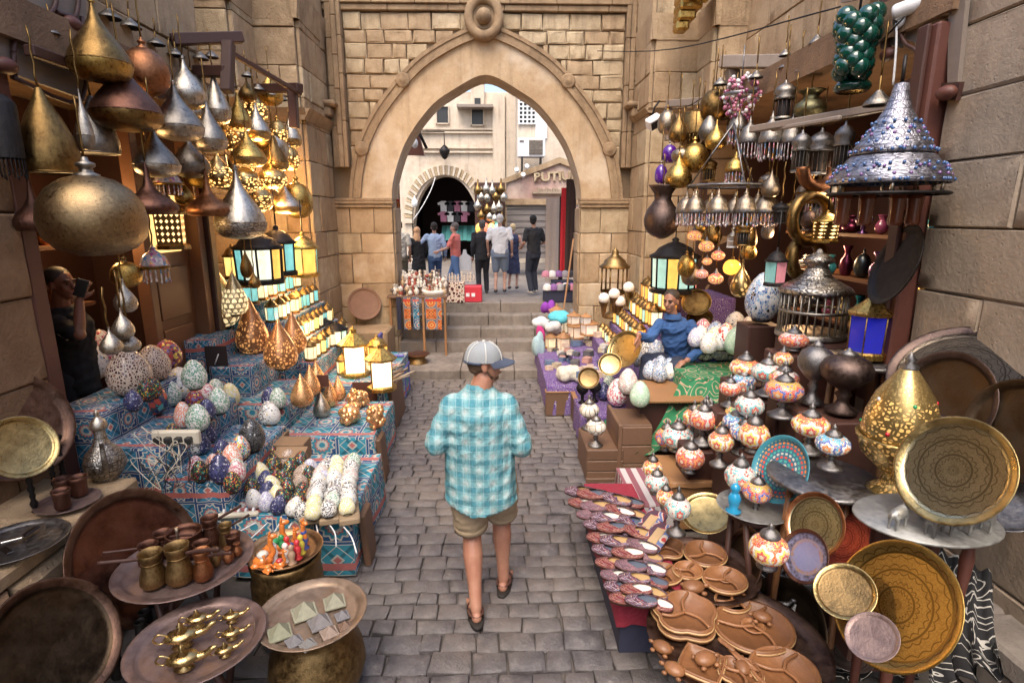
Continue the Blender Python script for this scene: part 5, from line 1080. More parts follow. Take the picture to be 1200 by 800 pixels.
def dbox(label, x0, x1, y0, y1, z, m='khay_blue', zb=0.0, drop=None, name='display_box', cat='display stand', inner='wood_crate', reg=True, group=None):
    r = O(name, None, None, ((x0 + x1) / 2, y0, 0)); cx, cy = 0, (y1 - y0) / 2; W, D = x1 - x0, y1 - y0
    b = MB(); b.box((cx, cy, (z + zb) / 2 - .01), (W - .05, D - .05, z - zb - .03)); O('crate', b.mesh('crate', M[inner]), r)
    zl = zb + .01 if drop is None else z - drop; b = MB(); n = 9; j = lambda: RZ.uniform(-.011, .011)
    cor = [(-W / 2, 0), (W / 2, 0), (W / 2, D), (-W / 2, D)]; loop = []
    for i in range(4):
        p, q = cor[i], cor[(i + 1) % 4]; loop += [(p[0] + (q[0] - p[0]) * k / n, p[1] + (q[1] - p[1]) * k / n) for k in range(n)]
    acc = [0]
    for i in range(len(loop)): p, q = loop[i], loop[(i + 1) % len(loop)]; acc.append(acc[-1] + sqrt((p[0] - q[0]) ** 2 + (p[1] - q[1]) ** 2))
    top = [b.pt((x * .99, y + (D / 2 - y) * .01, z + j() * .5)) for x, y in loop]; md = [b.pt((x * 1.004 + j() * .4, y, z - .022 + j() * .6)) for x, y in loop]
    lo = [b.pt((x * (1 + .03 * RZ.random()) + j(), cy + (y - cy) * (1 + .03 * RZ.random()), zl + abs(j()) * 2)) for x, y in loop]
    b.face(top); N = len(loop); u0 = RZ.uniform(0, 1)
    for i in range(N):
        k = (i + 1) % N; b.face([md[i], md[k], top[k], top[i]], None, True); b.face([lo[i], lo[k], md[k], md[i]], [(acc[i] + u0, zl), (acc[i + 1] + u0, zl), (acc[i + 1] + u0, z), (acc[i] + u0, z)], True)
    O('cloth_cover', b.mesh('cloth_cover', M[m]), r)
    lab(r, label, cat, group, proj_px(((x0 + x1) / 2, y0, z))[0]); lab_group(r, group)
    if reg: BOXES.append((x0, x1, y0, y1, z))
    return r
def proj_px(p):
    q = Vector(p) - _O; w_ = q.dot(_f); return 600 + FPX * q.dot(_r) / w_, 400 - FPX * q.dot(_u) / w_
def topz(px, py, boxes=None):     # height of the stand on which something seen at this point rests
    best = None; bz = None
    for x0, x1, y0, y1, z in (boxes or BOXES):
        p = aZ(px, py, z); e = max(x0 - p.x, p.x - x1, y0 - p.y, p.y - y1, 0); sc_ = e * 30 + p.y * .05 if e > .0 else p.y * .05
        if best is None or sc_ < best: best, bz = sc_, z
    return bz
def on(kind, label, cx, bot, w, hpx, m, m2=None, **k): return stand(kind, label, cx, bot, w, hpx, topz(cx, bot - w * .2) , m, m2, **k)
rg0 = random.Random(31)
GL = 'brass and silver lamps hung over the lamp stall'
def beam(label, pts, th, m='wood_grey', name='wooden_beam', cat='beam'):
    r = O(name, None)
    for p, q in pts:
        p, q = Vector(p), Vector(q); d = q - p; b = MB(); b.bbox((0, 0, d.length / 2), (th, th, d.length), .008); o = O('timber', b.mesh('timber', M[m]), r, p, d.to_track_quat('Z', 'Y').to_euler())
    lab(r, label, cat, None, proj_px(pts[0][0])[0]); return r
pst = O('shop_post', None, None, (-3.09, 3.76, 0)); b = MB(); b.bbox((0, 0, 1.85), (.10, .14, 3.7), .015); O('post', b.mesh('post', M['wood_red']), pst); b = MB(); b.bbox((-.075, -.02, 1.85), (.035, .2, 3.7), .01); O('trim_board', b.mesh('trim_board', M['wood_dark']), pst)
lab(pst, 'dark red-brown wooden post at the edge of the lamp shop beside the stone wall', 'post', None, 0)
vb = O('valance_board', None); 
def xpoly(name, m, par, pts, x, t):
    P = [aX(*p, x) for p in pts]; b = MB(); b.prism([(p.y, p.z) for p in P], t, Matrix.Translation((x, 0, 0)) @ Matrix(((0, 0, 1, 0), (1, 0, 0, 0), (0, 1, 0, 0), (0, 0, 0, 1)))); return O(name, b.mesh(name, M[m]), par)
xpoly('board', 'wood_grey', vb, [(-60, -60), (96, -60), (96, 117), (14, 88), (-60, 80)], -3.06, .03)
for pts in ([(16, 62), (18, 48), (28, 33), (44, 27), (46, 20), (60, 14), (66, 0), (66, -30)], [(66, 14), (78, 18), (90, 16), (94, -30)], [(14, 90), (96, 118), (96, 20)], [(16, 62), (17, 88)]):
    b = MB(); b.tube(smooth_pts([aX(*p, -3.01) for p in pts], 4), .016, 6); O('moulding', b.mesh('moulding', M['wood_dark']), vb)
for px, py in ((85, 28), (7, 77)): b = MB(); b.ball(aX(px, py, -2.99), (.05, .075, .05), 12, 8); O('roundel', b.mesh('roundel', M['wood_red']), vb)
lab(vb, 'weathered valance board with dark ogee moulding above the shop post', 'board', None, 0)
bx = -2.75
beam('long receding wooden beam that carries the hanging brass lamps', [((-2.95, 3.9, 3.62), (-2.95, 6.2, 3.62))], .07, 'wood_dark')
beam('dark wooden bracket with short upright, above the silver lamps', [(aX(200, 47, -3.05), aX(284, 44, -2.55)), (aX(268, 50, -2.62), aX(266, 108, -2.62)), (aX(230, 84, -3.0), aX(266, 84, -2.62))], .10, 'wood_dark')
beam('dark wooden bracket under the pilaster, above the glowing gold lamps', [(aY(300, 104, 7.6), aY(352, 103, 7.2)), (aY(343, 106, 7.25), aY(345, 150, 7.25))], .10, 'wood_dark')
beam('thin beam with wires between the two dark brackets', [(aX(270, 62, -2.6), aY(352, 110, 7.3))], .05, 'wood_dark')
for i, (cx, t, bt, w_) in enumerate(((128, 0, 22, 26), (153, 10, 33, 24), (183, 36, 53, 20), (206, 48, 66, 20), (235, 52, 70, 18), (248, 52, 68, 16), (105, 68, 94, 24), (172, 158, 177, 22), (303, 92, 106, 14), (318, 98, 112, 13), (331, 104, 118, 12), (290, 78, 90, 14), (271, 88, 102, 14), (60, 24, 40, 18))):
    hang('cap', 'dark metal ceiling cap hanging over the lamp stall', cx, t, bt, w_, None, 'silver_dark', 'brass_dark', 'lamp cap', 'metal ceiling caps', x=-3.0 if cx < 280 else -2.9, chain=.1, name='ceiling_cap')
for k, l, cx, t, bt, w_, x, m, m2 in (
 ('teardrop', 'big dark-topped gold teardrop lamp with long neck, highest over the shop', 121, 2, 97, 67, -2.75, 'brass_gold', 'brass_dark'),
 ('globe', 'round aged copper lamp beside the big gold teardrop lamp', 174, 44, 112, 51, -2.8, 'copper', 'copper'),
 ('teardrop', 'wide dark brass lamp hanging between copper lamp and lantern chain', 152, 66, 154, 76, -2.7, 'brass_dark', 'copper_dark'),
 ('pear', 'rounded silver lamp with spiked top under the bracket', 221, 68, 129, 43, -2.8, 'silver', 'silver_dark'),
 ('teardrop', 'broad silver lamp with seam beside the dark brass lamp', 211, 98, 165, 56, -2.7, 'silver', 'silver_dark'),
 ('teardrop', 'slim silver teardrop lamp below the wooden upright', 256, 80, 146, 31, -2.8, 'silver', 'silver'),
 ('teardrop', 'small silver lamp under the slim teardrop lamp', 248, 118, 179, 38, -2.65, 'silver', 'silver_dark'),
 ('teardrop', 'silver lamp with cone top above the copper onion lamp', 186, 148, 208, 50, -2.65, 'silver', 'silver_dark'),
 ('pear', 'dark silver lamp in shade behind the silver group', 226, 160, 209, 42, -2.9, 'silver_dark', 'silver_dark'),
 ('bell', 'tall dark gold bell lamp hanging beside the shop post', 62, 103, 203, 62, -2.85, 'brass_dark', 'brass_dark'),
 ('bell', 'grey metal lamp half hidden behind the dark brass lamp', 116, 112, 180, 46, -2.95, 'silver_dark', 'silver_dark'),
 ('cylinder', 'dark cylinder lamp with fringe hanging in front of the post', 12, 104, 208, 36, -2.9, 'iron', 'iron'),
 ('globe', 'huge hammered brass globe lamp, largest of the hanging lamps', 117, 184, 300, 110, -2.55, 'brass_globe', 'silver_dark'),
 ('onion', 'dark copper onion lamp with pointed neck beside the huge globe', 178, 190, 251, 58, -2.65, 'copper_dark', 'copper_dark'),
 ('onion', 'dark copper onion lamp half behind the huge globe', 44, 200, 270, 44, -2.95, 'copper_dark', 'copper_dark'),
 ('onion', 'brown copper onion lamp beside the large two-tone silver lamp', 246, 200, 253, 50, -2.75, 'copper', 'copper'),
 ('teardrop', 'large two-tone silver and gold lamp hanging over stained glass lanterns', 284, 198, 280, 58, -2.55, 'silver_eng', 'silver'),
 ('globe', 'small gold globe lamp under the huge globe', 150, 300, 337, 33, -2.9, 'brass_gold', 'brass_dark'),
 ('pear', 'small silver bulb pendant, highest of three on chains', 149, 328, 366, 25, -2.45, 'silver', 'silver'),
 ('pear', 'small silver bulb pendant in the middle of three on chains', 146, 362, 397, 24, -2.4, 'silver', 'silver'),
 ('pear', 'small silver bulb pendant, lowest of three on chains', 132, 384, 415, 24, -2.4, 'silver', 'silver'),
 ('pear', 'small silver bulb pendant touching the brown beaded eggs', 153, 386, 412, 24, -2.42, 'silver', 'silver'),
 ('globe', 'plain pale gold globe lamp at the end of the glowing cluster', 350, 205, 256, 36, -2.75, 'brass_gold', 'brass_gold'),
 ('pear', 'slim brass pendant in front of the stained glass lantern', 290, 290, 326, 14, -2.6, 'brass_dark', 'brass_dark'),
 ('pear', 'small lower brass pendant by the stained glass lantern', 299, 318, 338, 14, -2.5, 'brass_dark', 'brass_dark'),
 ('teardrop', 'glass hanging lantern top with twisted chain behind the globe', 103, 104, 176, 18, -2.7, 'silver_dark', 'silver'),
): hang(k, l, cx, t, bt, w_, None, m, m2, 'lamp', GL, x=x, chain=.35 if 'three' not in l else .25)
lamps = []
for i, (k, cx, t, bt, w_, m, m2, dx) in enumerate((('teardrop', 282, 108, 154, 27, 'open_gold', 'brass_gold', 0), ('teardrop', 303, 120, 166, 30, 'open_gold', 'silver', .1), ('globe', 327, 135, 170, 22, 'open_gold', 'brass_gold', 0), ('teardrop', 342, 130, 174, 24, 'open_gold', 'silver', 0),
  ('teardrop', 292, 152, 196, 41, 'open_gold', 'brass_gold', .15), ('teardrop', 323, 158, 201, 32, 'open_gold', 'brass_dark', .1), ('globe', 341, 166, 200, 22, 'open_gold', 'silver', 0), ('pear', 258, 176, 220, 34, 'open_gold', 'brass_gold', -.1),
  ('globe', 289, 190, 226, 32, 'open_gold', 'brass_gold', .1), ('globe', 320, 192, 222, 34, 'open_gold', 'brass_gold', .12), ('globe', 304, 212, 248, 34, 'open_gold', 'silver', .15), ('teardrop', 336, 215, 251, 36, 'open_gold', 'silver', .15), ('globe', 270, 120, 150, 20, 'open_gold', 'brass_gold', -.15), ('globe', 275, 150, 180, 24, 'open_gold', 'brass_gold', -.2))):
    o = hang(k, 'glowing gold openwork lamp in the lit cluster by the pilaster', cx, t, bt, w_, None, m, m2, 'lamp', 'glowing gold lamps by the pilaster', x=-2.75 + dx - .12 * (cx > 300), chain=.3)
    lamps.append(o)
for i in (1, 4, 6, 9, 11): bulb(lamps[i], (0, 0, -.12), 13, (1, .55, .2), .08)
for i in range(22):
    cx, cy = 205 + 130 * rg0.random(), 100 + 130 * rg0.random(); w_ = 20 + 16 * rg0.random(); hang(rg0.choice(['teardrop', 'pear', 'globe', 'onion']), 'lamp hanging deep behind the lit cluster', cx, cy - w_ * .75, cy + w_ * .6, w_, None, rg0.choice(['silver', 'brass_gold', 'brass_dark', 'open_gold']), 'brass_dark', 'lamp', 'lamps hanging deep in the cluster', x=-3.0 - .05 * rg0.random() if cx < 262 else -2.95, chain=.3)
hang('dome', 'small jewelled dome lamp in front of the carved door', 184, 285, 330, 31, None, 'beads', 'brass_dark', 'lamp', GL, x=-2.75, chain=.3)
hang('dome', 'small jewelled dome lamp over the pierced box lantern', 199, 196, 228, 30, None, 'beads', 'brass_dark', 'lamp', GL, x=-3.0, chain=.3)
bl = lantern('tall square brass box lantern with lit pierced sides in the shop', 203, 292, 38, 62, 0, [(1, .65, .3)], 4, 'pierced', 'brass_dark', GL, aX(203, 292, -3.15).y, .4, 0, 'flat')
M['pierced'] = M.get('pierced')
def xpanel(name, m, par, y0, y1, z0, z1, x, t=.04): b = MB(); b.box((x, (y0 + y1) / 2, (z0 + z1) / 2), (t, y1 - y0, z1 - z0), None, .006); return O(name, b.mesh(name, M[m]), par)
dr = O('shop_door', None); lab(dr, 'brown panelled wooden door of the lamp shop with small lit window', 'door', None, 190)
ya, yb = aX(180, 360, -3.25).y, aX(232, 360, -3.25).y; xpanel('door_leaf', 'wood_door', dr, ya, yb, .9, 2.95, -3.3)
for z0, z1 in ((1.05, 1.5), (1.6, 2.1)): xpanel('door_panel', 'wood_door', dr, ya + .12, yb - .12, z0, z1, -3.27, .04)
xpanel('door_post', 'wood_door', dr, ya - .1, ya, .8, 3.6, -3.25, .12); xpanel('door_post', 'wood_door', dr, yb, yb + .12, .8, 3.6, -3.22, .14); xpanel('lit_window', 'litwin', dr, ya + .12, yb - .15, 2.25, 2.8, -3.27, .02)
for i, z in enumerate((1.35, 1.85, 2.35)):
    s_ = O('shop_shelf', None); b = MB(); b.box((-3.75, 4.45, z), (.35, 1.1, .03)); O('plank', b.mesh('plank', M['wood_door']), s_); lab(s_, '%s wooden shelf in the dark shop behind the vendor' % ('low', 'middle', 'high')[i], 'shelf', None, 100)
    for k in range(6): place(('vase', 'urn', 'pot', 'pear', 'ewer', 'globe')[(k + i) % 6], 'small brass vessel on the %s shop shelf' % ('low', 'middle', 'high')[i], 'vessel', (-3.68, 4.0 + .17 * k, z + .015), .11, .17 + .03 * (k % 3), ('brass_gold', 'copper', 'silver_dark')[k % 3], None, 'brassware on the shop shelves', None, proj_px((-3.68, 4.0 + .17 * k, z))[0], 0, None, 0, 'brass_vessel')
bulb(None, (-3.5, 4.9, 2.6), 13, (1, .6, .25), .1, 'unseen_shop_light')  # added fill light without a fixture, brightens the black recess
dbox('blue cloth stand by the street heaped with mosaic eggs', -1.95, -1.06, 3.66, 4.72, .50, 'khay_teal')
dbox('low blue cloth step behind the power board with few eggs', -2.42, -1.95, 3.72, 4.85, .74, 'khay_blue')
dbox('blue cloth step with the green and orange mosaic eggs', -2.85, -2.42, 3.80, 4.95, .97)
dbox('tall blue cloth step with the biggest mosaic eggs', -3.24, -2.85, 3.86, 4.95, 1.22)
dbox('blue cloth stand with copper face lamps at the street edge', -2.12, -1.22, 5.12, 6.2, .50, 'khay_teal')
dbox('middle blue cloth step under the smooth copper drops', -2.68, -2.12, 5.28, 6.25, .76, 'khay_teal')
dbox('upper blue cloth step under the orange openwork drops', -2.98, -2.55, 5.62, 6.3, 1.08)
dbox('highest blue cloth step under the tall scale patterned lamp', -3.6, -2.98, 5.70, 6.28, 1.34)
dbox('blue cloth stand with the two bright white lanterns', -2.2, -1.36, 6.5, 8.2, .60, 'khay_teal')
for x0, x1, z, l in ((-2.4, -2.2, .87, 'lowest'), (-2.58, -2.4, 1.10, 'second'), (-2.82, -2.58, 1.36, 'third'), (-3.15, -2.82, 1.58, 'fourth'), (-3.45, -3.15, 1.84, 'highest')): dbox('%s narrow blue cloth tier of small lit glass lanterns' % l, x0, x1, 6.55, 8.3, z, 'khay_blue')
for x, y0, y1, h, l in ((-1.03, 3.78, 4.0, .42, 'dark worn plank leaning against the egg stand'), (-1.19, 5.16, 5.4, .45, 'dark worn plank leaning against the copper lamp stand'), (-1.33, 6.55, 7.3, .5, 'long weathered board along the side of the lantern stand')):
    o = O('wooden_plank', None, None, (x + .03, (y0 + y1) / 2, 0), (0, radians(-4), 0)); b = MB(); b.bbox((0, 0, h / 2), (.05, y1 - y0, h), .008); O('board', b.mesh('board', M['wood_crate']), o); lab(o, l, 'plank', None, 0)
for cx, cy, w_, h_, y, l in ((254, 421, 25, 32, 5.66, 'black card with white stroke pinned under the scale lamp'), (428, 464, 28, 34, 6.47, 'brown card leaning below the bright white lantern'), (375, 446, 20, 14, 5.9, 'small brown card behind the little copper drops')):
    p = aY(cx, cy, y); s = mpp(p); o = O('card', None, None, p); b = MB(); b.box((0, 0, 0), (w_ * s, .012, h_ * s)); O('sheet', b.mesh('sheet', M['card']), o, None, None, None, (.03, .015, .012) if cy < 430 else (.10, .03, .015)); 
    if cy < 430: b = MB(); b.tube([(-.02, -.012, -.05), (.03, -.012, .06)], .006); O('stroke', b.mesh('stroke', M['white']), o)
    lab(o, l, 'card', None, cx)
GE = 'mosaic egg lamps on the stepped blue cloth'
for m, l, cx, bt, w_, h_ in (
 ('white', 'large white speckled mosaic egg, leftmost on the top step', 92, 452, 50, 53), ('redwhite', 'red and white mosaic egg behind the brown beaded eggs', 118, 442, 34, 56), ('brown', 'large brown and white beaded egg in front of its pair', 146, 467, 48, 58), ('brown', 'brown and white beaded egg standing behind', 175, 449, 38, 44),
 ('purplered', 'purple, red and yellow mosaic egg at the door', 193, 434, 32, 36), ('bluered', 'dark blue mosaic egg with red flowers', 174, 490, 34, 44), ('green', 'green and white mosaic egg next to the flowered egg', 197, 478, 25, 32), ('white', 'white speckled mosaic egg tilted among green ones', 208, 471, 34, 40), ('green', 'green and white mosaic egg at the back of the step', 225, 458, 28, 36),
 ('orange', 'orange and white mosaic egg beside the power board', 213, 503, 20, 32), ('green', 'green and white mosaic egg in front of the step edge', 229, 508, 27, 34), ('navy', 'dark navy mosaic egg lying between green eggs', 241, 494, 20, 26), ('green', 'green mosaic egg beside the yellow egg', 254, 487, 25, 32), ('yellow', 'yellow and white mosaic egg at the end of the step', 268, 479, 22, 30), ('redwhite', 'pink and white mosaic egg in the middle of the step', 240, 472, 22, 22), ('purplered', 'dark red mosaic egg behind the orange egg', 226, 478, 20, 20), ('green', 'small green mosaic egg at the back beside yellow egg', 251, 464, 18, 20),
 ('black', 'glossy black mosaic egg, largest of the lower step', 293, 532, 30, 40), ('orange', 'red-orange mosaic egg on the low step', 270, 556, 24, 34), ('multi', 'green and red striped mosaic egg behind the red-orange egg', 280, 541, 22, 30), ('navy', 'olive mosaic egg with blue band on the low step', 256, 568, 26, 34)):
    on('egg', l, cx, bt, w_, h_, MO[m], None, cat='egg lamp', group=GE, name='mosaic_egg')
rg = random.Random(5)
kinds_ = ['dots', 'black', 'dots', 'navy', 'speck', 'dots', 'black', 'brown', 'dots', 'lilac', 'yellow', 'speck']
k = 0
for r_ in range(6):      # heap of dark eggs
    for c_ in range(5):
        u, v = (c_ + (r_ % 2) * .5) / 4.6, r_ / 5; px = (316 + 72 * u) * (1 - v) + (290 + 62 * u) * v; py = (538 + 20 * u) * (1 - v) + (588 + 16 * u) * v
        m = kinds_[(r_ * 5 + c_ * 7) % 12]
        if r_ == 5: m = ('white', 'lilac', 'navy', 'white', 'speck')[c_]
        nm = {'dots': 'black egg with bright dots', 'black': 'plain black mosaic egg', 'navy': 'navy mosaic egg', 'speck': 'black and white mosaic egg', 'brown': 'brown mosaic egg', 'lilac': 'lilac mosaic egg', 'yellow': 'yellow mosaic egg', 'white': 'white mosaic egg'}[m]
        on('egg', nm + ' in the heap beside the egg cartons', px + rg.uniform(-2, 2), py + 8, 19, 24, MO[m], None, cat='egg lamp', group='small mosaic eggs heaped on the blue stand', name='mosaic_egg', rot=(rg.uniform(-.5, .1), rg.uniform(-.3, .3), rg.uniform(0, 6)))
for c_ in range(3):      # cartons
    t_ = O('egg_carton', None); p0 = aZ(372 + 17 * c_, 556, .53); p1 = aZ(362 + 24 * c_, 612, .53); d = p1 - p0; b = MB(); b.bbox((0, 0, 0), (.14, d.length * 1.0, .05), .01); O('tray', b.mesh('tray', M['card']), t_, (p0 + p1) / 2 - Vector((0, 0, .0)), (0, 0, atan2(d.y, d.x) + pi / 2), None, (.35, .25, .15)); lab(t_, 'cardboard carton holding a column of small mosaic eggs', 'carton', 'egg cartons', 370 + 20 * c_); lab_group(t_, 'egg cartons')
    for r_ in range(7):
        v = r_ / 6; px = (376 + 17 * c_) * (1 - v) + (362 + 22 * c_) * v; py = 553 * (1 - v) + 606 * v - 3 * c_
        m = ['speck', 'white', 'speck', 'pinkgrey', 'yellow', 'speck', 'white', 'yellow', 'green', 'speck', 'white'][(r_ * 3 + c_ * 4) % 11]
        nm = {'speck': 'black and white', 'white': 'white speckled', 'pinkgrey': 'pinkish grey', 'yellow': 'pale yellow', 'green': 'green and white'}[m]
        stand('egg', nm + ' mosaic egg in the %s carton' % ('inner', 'middle', 'street side')[c_], px, py + 7, 20, 22, .555, MO[m], None, 'egg lamp', 'mosaic eggs in cartons', None, 'mosaic_egg', (rg.uniform(-.9, -.3), rg.uniform(-.2, .2), rg.uniform(-.5, .5)))
for i in range(24):
    px, py = ((198 + 62 * rg.random(), 520 + 22 * rg.random()) if i < 8 else (228 + 50 * rg.random(), 545 + 40 * rg.random()) if i < 15 else (120 + 60 * rg.random(), 462 + 22 * rg.random())) if i < 19 else (300 + 40 * rg.random(), 470 + 30 * rg.random())
    m = rg.choice(['green', 'orange', 'navy', 'multi', 'redwhite', 'dots', 'speck', 'white']); on('egg', {'green': 'green and white', 'orange': 'orange and white', 'navy': 'navy', 'multi': 'many coloured', 'redwhite': 'pink and white', 'dots': 'black dotted', 'speck': 'black and white', 'white': 'white'}[m] + ' egg filling the blue cloth steps', px, py, 20, 26, MO[m], None, cat='egg lamp', group='eggs filling the blue steps', name='mosaic_egg')
GD = 'copper and brass drop lamps on the blue steps'
for m, l, cx, bt, w_, h_ in (('open_pale', 'largest drop lamp with fish-scale pattern on the top step', 250, 386, 49, 82), ('open_pale', 'slimmer scale drop lamp behind the largest one', 273, 370, 29, 54), ('open_copper', 'copper openwork drop lamp with zigzag pattern', 293, 416, 38, 68), ('rosegold', 'smooth silvery drop behind the openwork drops', 313, 398, 28, 50), ('open_copper', 'squat orange openwork drop lamp on the upper step edge', 326, 434, 39, 60), ('open_copper', 'orange openwork drop lamp behind the squat one', 342, 415, 30, 50),
 ('rosegold', 'bright smooth copper drop with wires, first of the small row', 352, 478, 27, 40), ('rosegold', 'smooth copper drop behind the bright one', 363, 465, 22, 38), ('rosegold', 'smooth copper drop at the back of the small row', 370, 458, 22, 36), ('silver', 'single silver drop in front of the copper drops', 376, 490, 20, 31), ('rosegold', 'little copper drop beside the silver drop', 386, 478, 18, 34), ('rosegold', 'little copper drop behind the silver drop', 396, 470, 17, 30)):
    on('drop', l, cx, bt, w_, h_, m, 'rosegold', cat='drop lamp', group=GD, name='drop_lamp')
for cx, bt, w_, h_, l in ((411, 501, 27, 28, 'lumpy rose-gold face lamp at the middle of the stand'), (420, 482, 24, 24, 'lumpy rose-gold face lamp beside the brown card'), (441, 507, 22, 34, 'lumpy rose-gold face lamp on the stand corner')):
    p = aZ(cx, bt - 5, .5); s = mpp(p); t_ = O('face_lamp', None, None, p); b = MB(); R = w_ * s / 2; H = h_ * s * .85
    rr = random.Random(cx); b.ball((0, 0, H / 2), (R * .85, R * .85, H / 2), 14, 10)
    for q in range(22): a, z = rr.uniform(0, 6.28), rr.uniform(.1, .9); r0 = R * .75 * sqrt(max(0, 1 - (2 * z - 1) ** 2)); b.ball((cos(a) * r0, sin(a) * r0, z * H), R * rr.uniform(.25, .42), 8, 6)
    O('shell', b.mesh('shell', M['rosegold']), t_); lab(t_, l, 'lamp', GD, cx); lab_group(t_, GD)
TEAL, WH, AM, YE, GN = (.16, .46, .45), (.9, .72, .42), (1, .5, .1), (1, .7, .2), (.1, .5, .3)
def row(words, x, z, y0, y1, n, w_, h, pal, g='lit glass lanterns in rows on the tiers', lit='glow', fr='brass_dark', jit=.02):
    for i in range(n):
        y = y0 + (y1 - y0) * i / max(1, n - 1); p = Vector((x + rg.uniform(-jit, jit), y, z)); s = mpp(p); px, py = proj_px(p)
        c = [pal[(i + q) % len(pal)] for q in range(3)]
        lantern(words, px, py, w_ / s, h / s, z, [c[0], c[0], c[1]], 6, lit, fr, g, None, 0, 0, 'dome', 'glass_lantern', True, rg.uniform(0, 1), p)
row('small lit glass lantern in the front lantern row beside brown caskets', -2.3, .87, 6.7, 8.2, 9, .15, .27, [WH, WH, YE, TEAL])
row('small lit glass lantern in the second lantern row', -2.49, 1.10, 6.7, 8.2, 9, .15, .27, [WH, TEAL, WH, WH, YE])
row('small lit glass lantern in the third lantern row', -2.7, 1.36, 6.65, 8.2, 8, .16, .28, [TEAL, WH, TEAL, WH, YE])
row('small lit glass lantern in the fourth lantern row', -2.98, 1.58, 6.7, 8.2, 6, .2, .3, [TEAL, WH, WH, TEAL])
row('yellow lit lantern on the highest lantern tier', -3.28, 1.84, 7.0, 8.2, 4, .22, .42, [YE, AM, YE])
row('small copper lantern on the stand behind the bright white lanterns', -2.0, .60, 7.0, 8.1, 6, .15, .28, [AM, WH, AM])
row('small amber lantern near the blue plastic chair', -1.75, .60, 7.1, 8.1, 5, .15, .26, [WH, AM, YE])
lantern('large octagonal teal and white stained glass lantern', 306, 332, 54, 62, 0, [TEAL, (.8, .8, .6), (.8, .8, .6), AM, TEAL], 10, 'glow', 'iron', None, 6.45, .5)
lantern('large octagonal teal stained glass lantern behind the other', 328, 322, 40, 56, 0, [TEAL, TEAL, AM], 8, 'glow', 'iron', None, 6.9, .5)
lantern('golden lantern with yellow panes near the pilaster', 358, 324, 34, 50, 0, [YE, AM, TEAL], 6, 'glow', 'brass_gold', None, 7.4, .4)
g_ = 'bright white lanterns'
for cx, bt, w_, h_, l in ((417, 440, 34, 58, 'bright white square lantern, the back one of two'), (448, 456, 34, 56, 'bright white square lantern at the street corner')):
    o = lantern(l, cx, bt, w_, h_, .6, [(1, .80, .52)], 4, 'glow2', 'brass_gold', g_, None, 0, 0, 'flat', 'square_lantern', True, .25); bulb(o, (0, -.0, .5), 5, (1, .65, .3), .05)
lantern('amber ribbed lantern standing behind the corner white lantern', 443, 426, 24, 34, .78, [AM], 8, 'glow', 'brass_gold', g_)
for i, (cx, bt) in enumerate(((383, 398), (395, 402), (368, 402))): lantern('squat teal and cream lantern at the near end of the tiers', cx, bt + 2, 26, 28, .86, [(.5, .7, .5), (.85, .75, .5)], 8, 'glow', 'iron')
for e in ((-2.3, 7.0, 1.3), (-2.6, 7.4, 1.75), (-3.0, 7.6, 2.2)): bulb(None, e, 9, (1, .62, .28), .15, 'lantern_light')
for i in range(3): p = aZ(385 + 10 * i, 424, .6); o = O('casket', None, None, p); b = MB(); b.bbox((0, 0, .07), (.09, .09, .14), .01); O('box', b.mesh('box', M['wood_crate']), o); b = MB(); b.box((0, -.047, .07), (.05, .006, .09)); O('inlay', b.mesh('inlay', M['paleblock']), o); lab(o, 'little inlaid wooden casket under the lantern rows', 'casket', 'little caskets', 385 + 10 * i); lab_group(o, 'little caskets')
for i in range(14):
    p = aZ(462 + rg.uniform(-14, 14), 440 + rg.uniform(-10, 8), .66 + .03 * (i % 3)); b = MB(); b.tube([Vector((-.16, 0, 0)), Vector((.16, 0, .01))], .012, 5); o = O('carved_stick', b.mesh('carved_stick', M['cloth']), None, p, (rg.uniform(-.15, .15), rg.uniform(-.1, .1), radians(60) + rg.uniform(-.4, .4)), None, ((.55, .45, .33), (.65, .55, .4), (.35, .25, .18))[i % 3]); lab(o, 'pale carved stick in the bundle by the blue chair', 'stick', 'bundle of carved sticks', 462 + i); lab_group(o, 'bundle of carved sticks')
t_ = O('plastic_chair', None, None, (-1.55, 8.0, 0)); lab(t_, 'blue plastic chair half hidden behind the sticks', 'chair', None, 470); cc = (.10, .10, .42)
for nm, c, d in (('seat', (0, 0, .44), (.42, .42, .04)), ('backrest', (-.2, .02, .68), (.04, .4, .45)), ('leg', (.18, -.18, .21), (.05, .05, .42)), ('leg', (.18, .18, .21), (.05, .05, .42)), ('leg', (-.18, -.18, .21), (.05, .05, .42)), ('leg', (-.18, .18, .21), (.05, .05, .42)), ('armrest', (0, -.2, .64), (.4, .04, .04))): b = MB(); b.bbox(c, d, .012); O(nm, b.mesh(nm, M['paint']), t_, None, None, None, cc)
t_ = place('oldpot', 'round clay pot with a plate on top at the foot of the steps', 'pot', aZ(490, 434, 0), .36, .28, 'brasspot', None, None, None, 490, 0, None, 0, 'clay_pot'); b = MB(); b.lathe([(0, 1.0), (.5, 1.01), (.58, 1.06), (.56, 1.08), (.5, 1.04), (0, 1.03)], 24); O('plate', b.mesh('plate', M['copper']), t_, None, None, (.36, .36, .28))
tray('round brown plate leaning on the stone pier', 427, 356, 38, 37, 60, y=9.86, m='clay', name='round_plate', cat='plate')
t_ = O('stone_block', None, None, (-2.35, 9.6, 0)); b = MB(); b.bbox((0, 0, .35), (.95, .7, .7), .03); O('block', b.mesh('block', M['limestone']), t_); lab(t_, 'stone block at the foot of the pier under the brown plate', 'stone block', None, 430)
t_ = O('power_board', None, None, aY(207, 512, 3.66)); lab(t_, 'cream power board with tangled cables on the blue cloth', 'power board', None, 207); b = MB(); b.bbox((0, 0, 0), (.32, .05, .10), .01); O('board', b.mesh('board', M['ivory']), t_)
